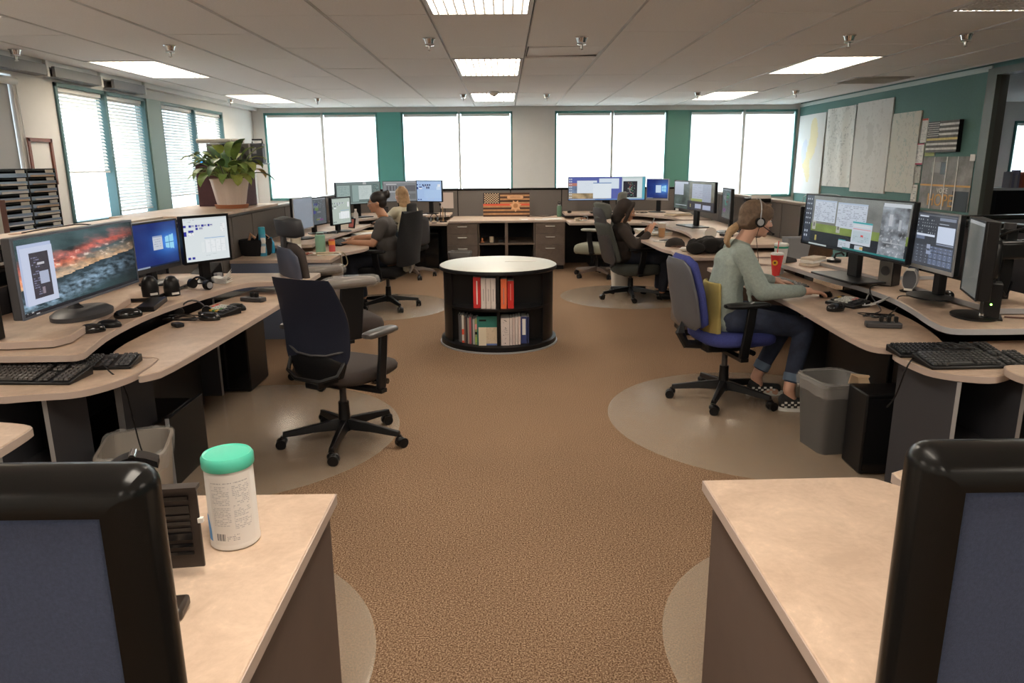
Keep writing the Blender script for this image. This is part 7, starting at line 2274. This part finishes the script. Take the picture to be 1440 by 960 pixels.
# ---- far left
one('pinned_notice', MB().bx(-.11, .11, -.004, 0, 0, .25), mat('pinkish_paper', (.60, .52, .48), rough=.85), 'pinkish notice pinned on the divider beside the pale blue screen', 'notice', loc=(-.93, 11.855, .86), rz=.05)
t = thing('magazine_holder', 'black triangular holder with tan edges on the far left desk', 'file holder', (-.90, 10.85, .716), .1)
for k in range(3):
    MB().prism([(-.05 + .035 * k, 0), (-.04 + .035 * k, 0), (-.04 + .035 * k, .13), (-.05 + .035 * k, .13)], 0, .24 - .02 * k).build('divider', M_BLK if k != 1 else mat('tan_board', (.45, .30, .16)), t, bev=.002)
MB().bx(-.06, .05, 0, .14, 0, .012).build('base', M_BLK, t); MB().lathe([(.012, .24), (.016, .26), (.004, .28)], c=(-.045, .06, 0), n=12).build('knob', M_BLK, t)
t = thing('headset', 'headphones on a small stand at the far left desk edge', 'headset', (-1.03, 10.72, .716), .2)
MB().cyl((0, 0, 0), (0, 0, .13), .006, n=10).build('stand', M_CREAM, t); MB().lathe([(.04, 0), (.04, .008)], n=20).build('stand_base', M_BLK, t)
MB().tube([(-.055 * math.cos(a), 0, .06 + .075 * math.sin(a)) for a in [PI * k / 10 for k in range(11)]], .006).build('headband', M_BLK, t)
for s in (-1, 1): MB().cyl((s * .062, 0, .05), (s * .038, 0, .05), .032, n=18).build('ear_pad', mat('slate_pad', (.10, .12, .15)), t)
mouse('dark mouse on the far left desk before the pale blue screen', -1.28, 10.75, .716, 0)
one('paper_sheet', MB().box((0, 0, .002), (.20, .26, .004)), M_PAPER, 'white sheet on the far left shelf under the slate screen', 'paper', loc=(-1.28, 11.25, .801), rz=.2)
keyboard('black keyboard in front of the blonde woman', -1.72, 10.62, .716, -30, .40, .14)
t = thing('speaker', 'black speaker under the widest far left screen', 'speaker', (-1.78, 11.0, .801), .5, 'desk speakers'); MB().bx(-.05, .05, 0, .1, 0, .14).build('box', M_BLK, t, bev=.005); MB().bx(-.04, .04, -.004, 0, .01, .13).build('grille', M_DGR, t)

# ---- credenza
t = thing('steel_bottle', 'sage-green steel bottle with black cap on the credenza', 'bottle', (.86, 11.55, .7355))
MB().lathe([(.036, 0), (.038, .005), (.038, .15), (.030, .172), (.022, .178)], n=28).build('body', mat('sage_bottle', (.12, .22, .15), rough=.4), t)
MB().lathe([(.026, .176), (.026, .186)], n=20).build('steel_ring', M_SILV, t); MB().lathe([(.022, .186), (.018, .205), (.006, .208)], n=20).build('cap', M_BLK, t); MB().tube([(-.02, 0, .2), (-.018, 0, .232), (.018, 0, .228), (.02, 0, .2)], .005).build('cap_loop', M_BLK, t)
for x, y, w, d_, rz, l, mm in ((.37, 10.98, .26, .2, .3, 'white leaflet with red print on the credenza, leftmost paper', M_PAPER), (.56, 10.95, .2, .16, -.2, 'white slip between the papers on the credenza', M_PAPER), (.72, 11.05, .28, .22, .05, 'wide white sheet near the green bottle on the credenza', M_PAPER)):
    one('paper_sheet', MB().box((0, 0, .003), (w, d_, .006)), mm, l, 'paper', loc=(x, y, .7355), rz=rz)
one('red_print', MB().box((0, 0, .001), (.10, .05, .002)), mat('red_ink', (.5, .1, .06)), 'small red card on top of the leftmost credenza paper', 'card', loc=(.40, 10.95, .742), rz=.3)
cable('black lead along the back of the credenza', [(.36, 11.5, .745), (.5, 11.62, .742), (.62, 11.56, .742), (.78, 11.7, .745)], .006)
one('candle_cup', MB().lathe([(.03, 0), (.032, .085), (.028, .085)], n=20), M_CREAM, 'cream cup on the left open shelf of the credenza', 'cup', loc=(-.20, 11.0, .4005))
t = thing('ornament', 'little orange figure-like ornament on the left open shelf of the credenza', 'ornament', (-.34, 11.0, .4005))
MB().lathe([(.03, 0), (.03, .012), (.015, .02), (.018, .05), (.006, .065)], n=16).build('body', mat('orange_ornament', (.55, .22, .10)), t)
one('black_box', MB().box((0, 0, .015), (.07, .05, .03)), M_BLK, 'small black box on the left open shelf of the credenza', 'box', .003, (-.06, 11.05, .4005))

# ---- far right and middle right
one('desk_ball', MB().ell((0, 0, .02), (.035, .03, .022)), M_BLK, 'small black gadget at the left end of the far right shelf', 'gadget', loc=(1.0, 11.33, .801))
one('card_box', MB().box((0, 0, .02), (.22, .12, .04)), M_CREAM, 'flat tan box under the widest far right screen', 'box', .003, (1.42, 11.30 - .02, .801), .02) if False else None
t = thing('craft_pile', 'little pile of tan scraps and tape on the far right desk', 'papers', (1.15, 10.85, .716))
q = random.Random(14)
for k in range(7): MB().box((q.uniform(-.1, .1), q.uniform(-.06, .06), .012 + .006 * k), (.08, .05, .012), rz=q.uniform(0, 3), rx=q.uniform(-.2, .2)).build('scrap', (M_CREAM, M_PAPER, mat('tan_leather', (.48, .26, .15)))[k % 3], t)
MB().tube([(.05 + .03 * math.cos(a), 0, .04 + .03 * math.sin(a)) for a in [2 * PI * k / 12 for k in range(13)]], .006).build('ring', M_SILV, t)
tangle('dark lead under the small blue far right screen', (2.05, 11.15), .14, .805, 8, 44)
t = thing('paper_stack', 'beige binder lying at the corner of the far right shelf', 'papers', (2.50, 10.55, .801), .4)
for k in range(3): MB().box((0, 0, .008 + .015 * k), (.34 - .03 * k, .22, .014), rz=.1 * k).build('binder', M_CREAM if k % 2 else mat('beige_board', (.50, .42, .34)), t, bev=.002)
cup('tan coffee cup with clear lid beside the hooded person', 1.80, 8.36, .716, .034, .045, .15, mat('coffee_tan', (.50, .30, .16), rough=.3), mat('clear_lid', (.66, .63, .58), rough=.2), band=(.72, .99, mat('foam', (.62, .55, .48))))
t = thing('note_book', 'open grey notebook on the desk beside the coffee cup', 'notebook', (1.74, 7.88, .716), .7)
MB().box((0, 0, .008), (.22, .16, .014)).build('pages', M_PAPER, t, bev=.002); MB().box((.02, -.02, .018), (.18, .12, .006), rz=.2).build('cover', M_DGR, t)
one('knit_cap', MB().lathe([(.085, 0), (.08, .04), (.055, .075), (.015, .09)], n=22, sx=1.2), mat('brown_black_cap', (.035, .028, .025), rough=.9), 'dark cap lying on the middle right desk', 'cap', loc=(1.74, 7.42, .716))
one('computer_mouse', MB().ell((0, 0, .018), (.04, .055, .020)), M_PAPER, 'pale mouse under the phone of the hooded person', 'mouse', loc=(1.70, 8.55, .716))
# jacket on the counter
t = thing('jacket', 'crumpled black jacket on the near end of the middle right counter', 'jacket', (1.93, 6.72, z7))
b = MB(); q = random.Random(6)
for k in range(26):
    x = q.uniform(-.20, .26); y = q.uniform(-.14, .16); h_ = .055 * (1 - abs(x) * 1.8) + .02
    b.ell((x, y, max(.028, h_)), (q.uniform(.06, .11), q.uniform(.04, .08), max(.026, h_ * 1.0)), Matrix.Rotation(q.uniform(-.6, .6), 3, 'Z'), 12, 8)
for x, y, z in ((.08, -.20, .028), (.14, -.26, .024), (.20, -.22, .026)): b.ell((x, y, z), (.07, .06, .022))
remesh(b, 'cloth', mat('black_cloth', (.014, .013, .013), rough=.95, bump=.6, scale=90), t, .012, 2)
b = MB(); b.ell((.12, -.27, .0), (.075, .03, .03)); b.ell((.10, -.285, -.02), (.055, .018, .025))
remesh(b, 'hanging_sleeve', mat('black_blue_cloth', (.022, .026, .036), rough=.9), t, .010, 2)
one('paper_cup_scrap', MB().lathe([(.03, 0), (.05, .02), (.03, .035)], n=10), M_PAPER, 'crumpled white tissue left of the black jacket', 'tissue', loc=(1.71, 6.95 - .05, z7))
tangle('glasses and leads left of the black jacket', (1.75, 7.22), .10, .718, 9, 51, mat('brown_cable', (.09, .04, .025)))
hub('dark power hub behind the black jacket', 2.30, 7.55, .801, 70, .16)
t = thing('plate', 'white plate standing on edge behind the black jacket', 'plate', (2.05, 7.25, .801), 0)
t.scale = (.6,) * 3
MB().loft([[(.10 * k * math.cos(a), y_, .10 + .10 * k * math.sin(a)) for a in [2 * PI * i / 28 for i in range(28)]] for y_, k in ((0, 1), (.008, .98), (.012, .7))]).build('rim', M_PAPER, t)
MB().bx(-.05, .05, -.01, .04, 0, .03).build('rest', M_CREAM, t)
tangle('mass of dark leads behind the middle right screens', (2.52, 7.7), .16, .83, 16, 61, M_BLK, .006)
t = thing('monitor_arm_mount', 'black clamp with white label behind the middle right screens', 'monitor mount', (2.62, 7.72, .801))
MB().bx(-.03, .03, -.03, .03, 0, .40).build('post', M_BLK, t, bev=.005); MB().box((.02, -.04, .36), (.26, .10, .05)).build('arm', M_BLK, t, bev=.01); MB().box((.04, -.09, .395), (.20, .012, .035)).build('white_label', M_PAPER, t)
t = thing('headset', 'black headphones leaning by the middle right screens', 'headset', (2.50, 7.35, .801), .5)
MB().tube([(-.085 * math.cos(a), 0, .045 + .11 * math.sin(a)) for a in [PI * k / 10 for k in range(11)]], .010).build('headband', M_BLK, t)
for s in (-1, 1): MB().cyl((s * .10, 0, .042), (s * .065, 0, .042), .042, n=18).build('ear_pad', M_BLK, t)
one('red_cup', MB().lathe([(.03, 0), (.036, .05), (.03, .05)], n=18), mat('bright_red', (.75, .06, .03)), 'small red pot behind the ponytail', 'pot', loc=(2.28, 7.05 - .05, .801))
for k, (x, y, l) in enumerate(((1.80, 8.62, 'stack of papers beyond the coffee cup'), (1.72, 9.0, 'second stack of papers beyond the coffee cup'))):
    t = thing('paper_stack', l, 'papers', (x, y, .716), .3 + k)
    for j in range(4): MB().box((.006 * j, 0, .005 + .009 * j), (.28, .2, .008), rz=.1 * j).build('sheet_pile', M_PAPER if j % 2 else M_CREAM, t)
t = thing('hand_towel', 'beige cloth with tag on the arm side behind the headset woman', 'cloth', (1.58, 5.35, .66))
MB().prism([(-.08, -.05), (.09, -.05), (.09, .06), (-.05, .06)], .052, .075).build('cloth', mat('beige_cloth', (.55, .45, .34), rough=.9), t, bev=.006)
t.location = (1.74, 5.62, .662)

# ---- books in the round bookcase (spines face the camera)
def book(label, x0, w, h, z, m, y=None, d=.17, sp=None, tilt=0.0, group='books in the round bookcase', yy=None):
    """x0 = left edge relative to the bookcase centre"""
    xc = x0 + w / 2
    R_ = .455
    yf = BY - math.sqrt(max(.02, R_ ** 2 - max(abs(x0), abs(x0 + w)) ** 2)) + (yy or .0)
    t = thing('book', label, 'book', (BX + xc, yf, z), 0, group)
    t.rotation_euler = (0, tilt, 0)
    e = .0008
    MB().bx(-w / 2 + e, w / 2 - e, 0, d, 0, h).build('cover', m, t, bev=.0015)
    MB().bx(-w / 2 + .003, w / 2 - .003, .004, d + .001, h - .001, h + .001).build('page_block', M_PAPER, t)
    if sp:
        for (a, b_, c_, mm) in sp:
            MB().bx(-w * c_ / 2, w * c_ / 2, -.0012, .0004, h * a, h * b_).build('spine_print', mm, t)
    return t


red = mat('red_book', (.62, .03, .03), rough=.45); wb = mat('white_binder', (.66, .58, .54), rough=.6); org = mat('orange_book', (.80, .16, .06), rough=.45)
ink = mat('grey_ink', (.25, .22, .22)); zt = .3725; zb = .056
book('thick red binder with white spine lettering, upper left bay', -.208, .064, .262, zt, red, sp=[(.12, .88, .14, M_PAPER)])
for k, l in enumerate(('first white binder right of the red binder', 'second white binder right of the red binder', 'third white binder, next to the dark thin books')):
    book(l, -.142 + k * .0415, .0405, .258, zt, wb, sp=[(.25, .65, .12, ink)])
book('thin black book after the three white binders', .020 - .0, .012, .25, zt, M_BLK) if False else None
for x, w, h, m_, l in ((.0195, .0095, .24, M_BLK, 'thin black book right of the white binders, upper left bay'), ):
    pass
book('thin white booklet at the right end of the upper left bay', -.0, .0 + .008, .25, zt, M_PAPER) if False else None
book('orange binder with grey title, upper right bay', .022, .052, .252, zt, org, sp=[(.15, .7, .12, ink)], tilt=.0)
book('smaller red book leaning beside the orange binder', .078, .055, .232, zt, mat('deep_red_book', (.55, .025, .02), rough=.4), sp=[(.3, .9, .10, mat('pink_ink', (.75, .3, .25)))])
xs = -.345
q = random.Random(2)
mags = [('dark grey thin magazine, far left of lower left bay', .014, (.08, .08, .09), .24), ('slate magazine, lower left bay', .014, (.12, .12, .13), .235), ('white magazine with red and orange bands, lower left bay', .020, (.66, .64, .60), .24),
        ('brown magazine, lower left bay', .014, (.20, .12, .09), .23), ('black slim folder, lower left bay', .014, (.05, .05, .06), .24), ('tan slim folder, lower left bay', .014, (.40, .33, .28), .225), ('pink-red magazine, lower left bay', .016, (.50, .12, .14), .235),
        ('charcoal slim folder, lower left bay', .012, (.09, .09, .1), .23), ('grey curved booklet, lower left bay', .016, (.42, .42, .42), .22), ('flowered magazine beside the teal book, lower left bay', .026, (.30, .34, .14), .225)]
for l, w, c_, h in mags:
    sp = [(.3, .5, .95, mat('red_band', (.7, .1, .05))), (.0, .08, .95, mat('red_band', (.7, .1, .05)))] if 'orange bands' in l else ([(.1, .3, .9, mat('lime_band', (.35, .5, .12))), (.4, .5, .9, M_BLK), (.6, .8, .9, mat('pink_band', (.75, .3, .3)))] if 'flowered' in l else None)
    book(l, xs, w, h, zb, mat('mag_%.2f_%.2f' % (c_[0], c_[1]), c_, rough=.5), sp=sp, d=.15); xs += w + .0012
# teal book facing forward and map leaflets before it
t = thing('book', 'teal book standing face-out in the lower left bay', 'book', (BX - .093, BY - .415, zb), 0, 'books in the round bookcase')
MB().bx(-.088, .088, .0, .016, 0, .245).build('cover', mat('teal_cover', (.02, .16, .13), rough=.5), t, bev=.002); MB().bx(-.07, -.01, -.0015, 0, .205, .22).build('title_block', M_BLK, t)
t = thing('leaflet', 'white map leaflet in front of the teal book', 'leaflet', (BX - .075, BY - .432, zb), 0)
c = cv_map(30, 30, (.62, .50, .36), (.3, .25, .2), 3, .5); c.rect(0, 0, .3, 1, (.66, .62, .54)); c.rect(.0, .9, 1, 1, (.10, .15, .35))
c.mesh('printed_face', .165, .155, M_VC, t, y=-.002).location = (0, 0, .0775); MB().bx(-.0825, .0825, 0, .004, 0, .155).build('paper', M_PAPER, t)
t = thing('leaflet', 'cream booklet at the left of the map leaflet', 'leaflet', (BX - .135, BY - .440, zb), 0)
MB().bx(-.032, .032, 0, .004, 0, .158).build('paper', mat('cream_booklet', (.68, .60, .46), rough=.8), t)
book('wide white binder with black speckled marks, lower right bay', .020, .074, .235, zb, wb, sp=None)
t = [o for o in COL.objects if o.get('label', '').startswith('wide white binder')][0]
mk = MB(); q = random.Random(5)
for k in range(26):
    mk.box((q.gauss(.0, .011), -.0008, .13 + q.gauss(0, .035)), (q.uniform(.002, .006), .001, q.uniform(.002, .007)))
for z in (.02, .215): mk.cyl((0, -.001, z), (0, .0005, z), .004, n=10)
tag(mk.build('spine_marks', M_BLK, t), kind='stuff')
for k, l in enumerate(('first slim white binder, lower right bay', 'second slim white binder, lower right bay', 'third slim white binder, lower right bay', 'fourth slim white binder next to the blue one')):
    book(l, .0955 + k * .0235, .0225, .235 + .002 * k, zb, mat('pink_white', (.66, .54, .50), rough=.6) if k % 2 else wb, sp=[(.1, .4, .06, ink)], d=.16)
book('blue binder with white label, lower right bay', .191, .052, .235, zb, mat('navy_binder', (.035, .055, .20), rough=.5), sp=[(.33, .92, .55, M_PAPER)], d=.15)
book('dark navy slim binder at the right end of the lower bay', .2445, .018, .23, zb, mat('navy_dark', (.02, .03, .10), rough=.5), d=.14)
book('thin white-edged black folder, right end of the upper left bay', -.0 + .0, .0, .0, 0, wb) if False else None
for x, w, m_, l in ((-.030 + .0485 - .0005, .0, None, ''),):
    pass

# computer towers' companions: unused helper objects removed
for o in list(COL.objects):
    if o.get('label') == '':
        bpy.data.objects.remove(o)
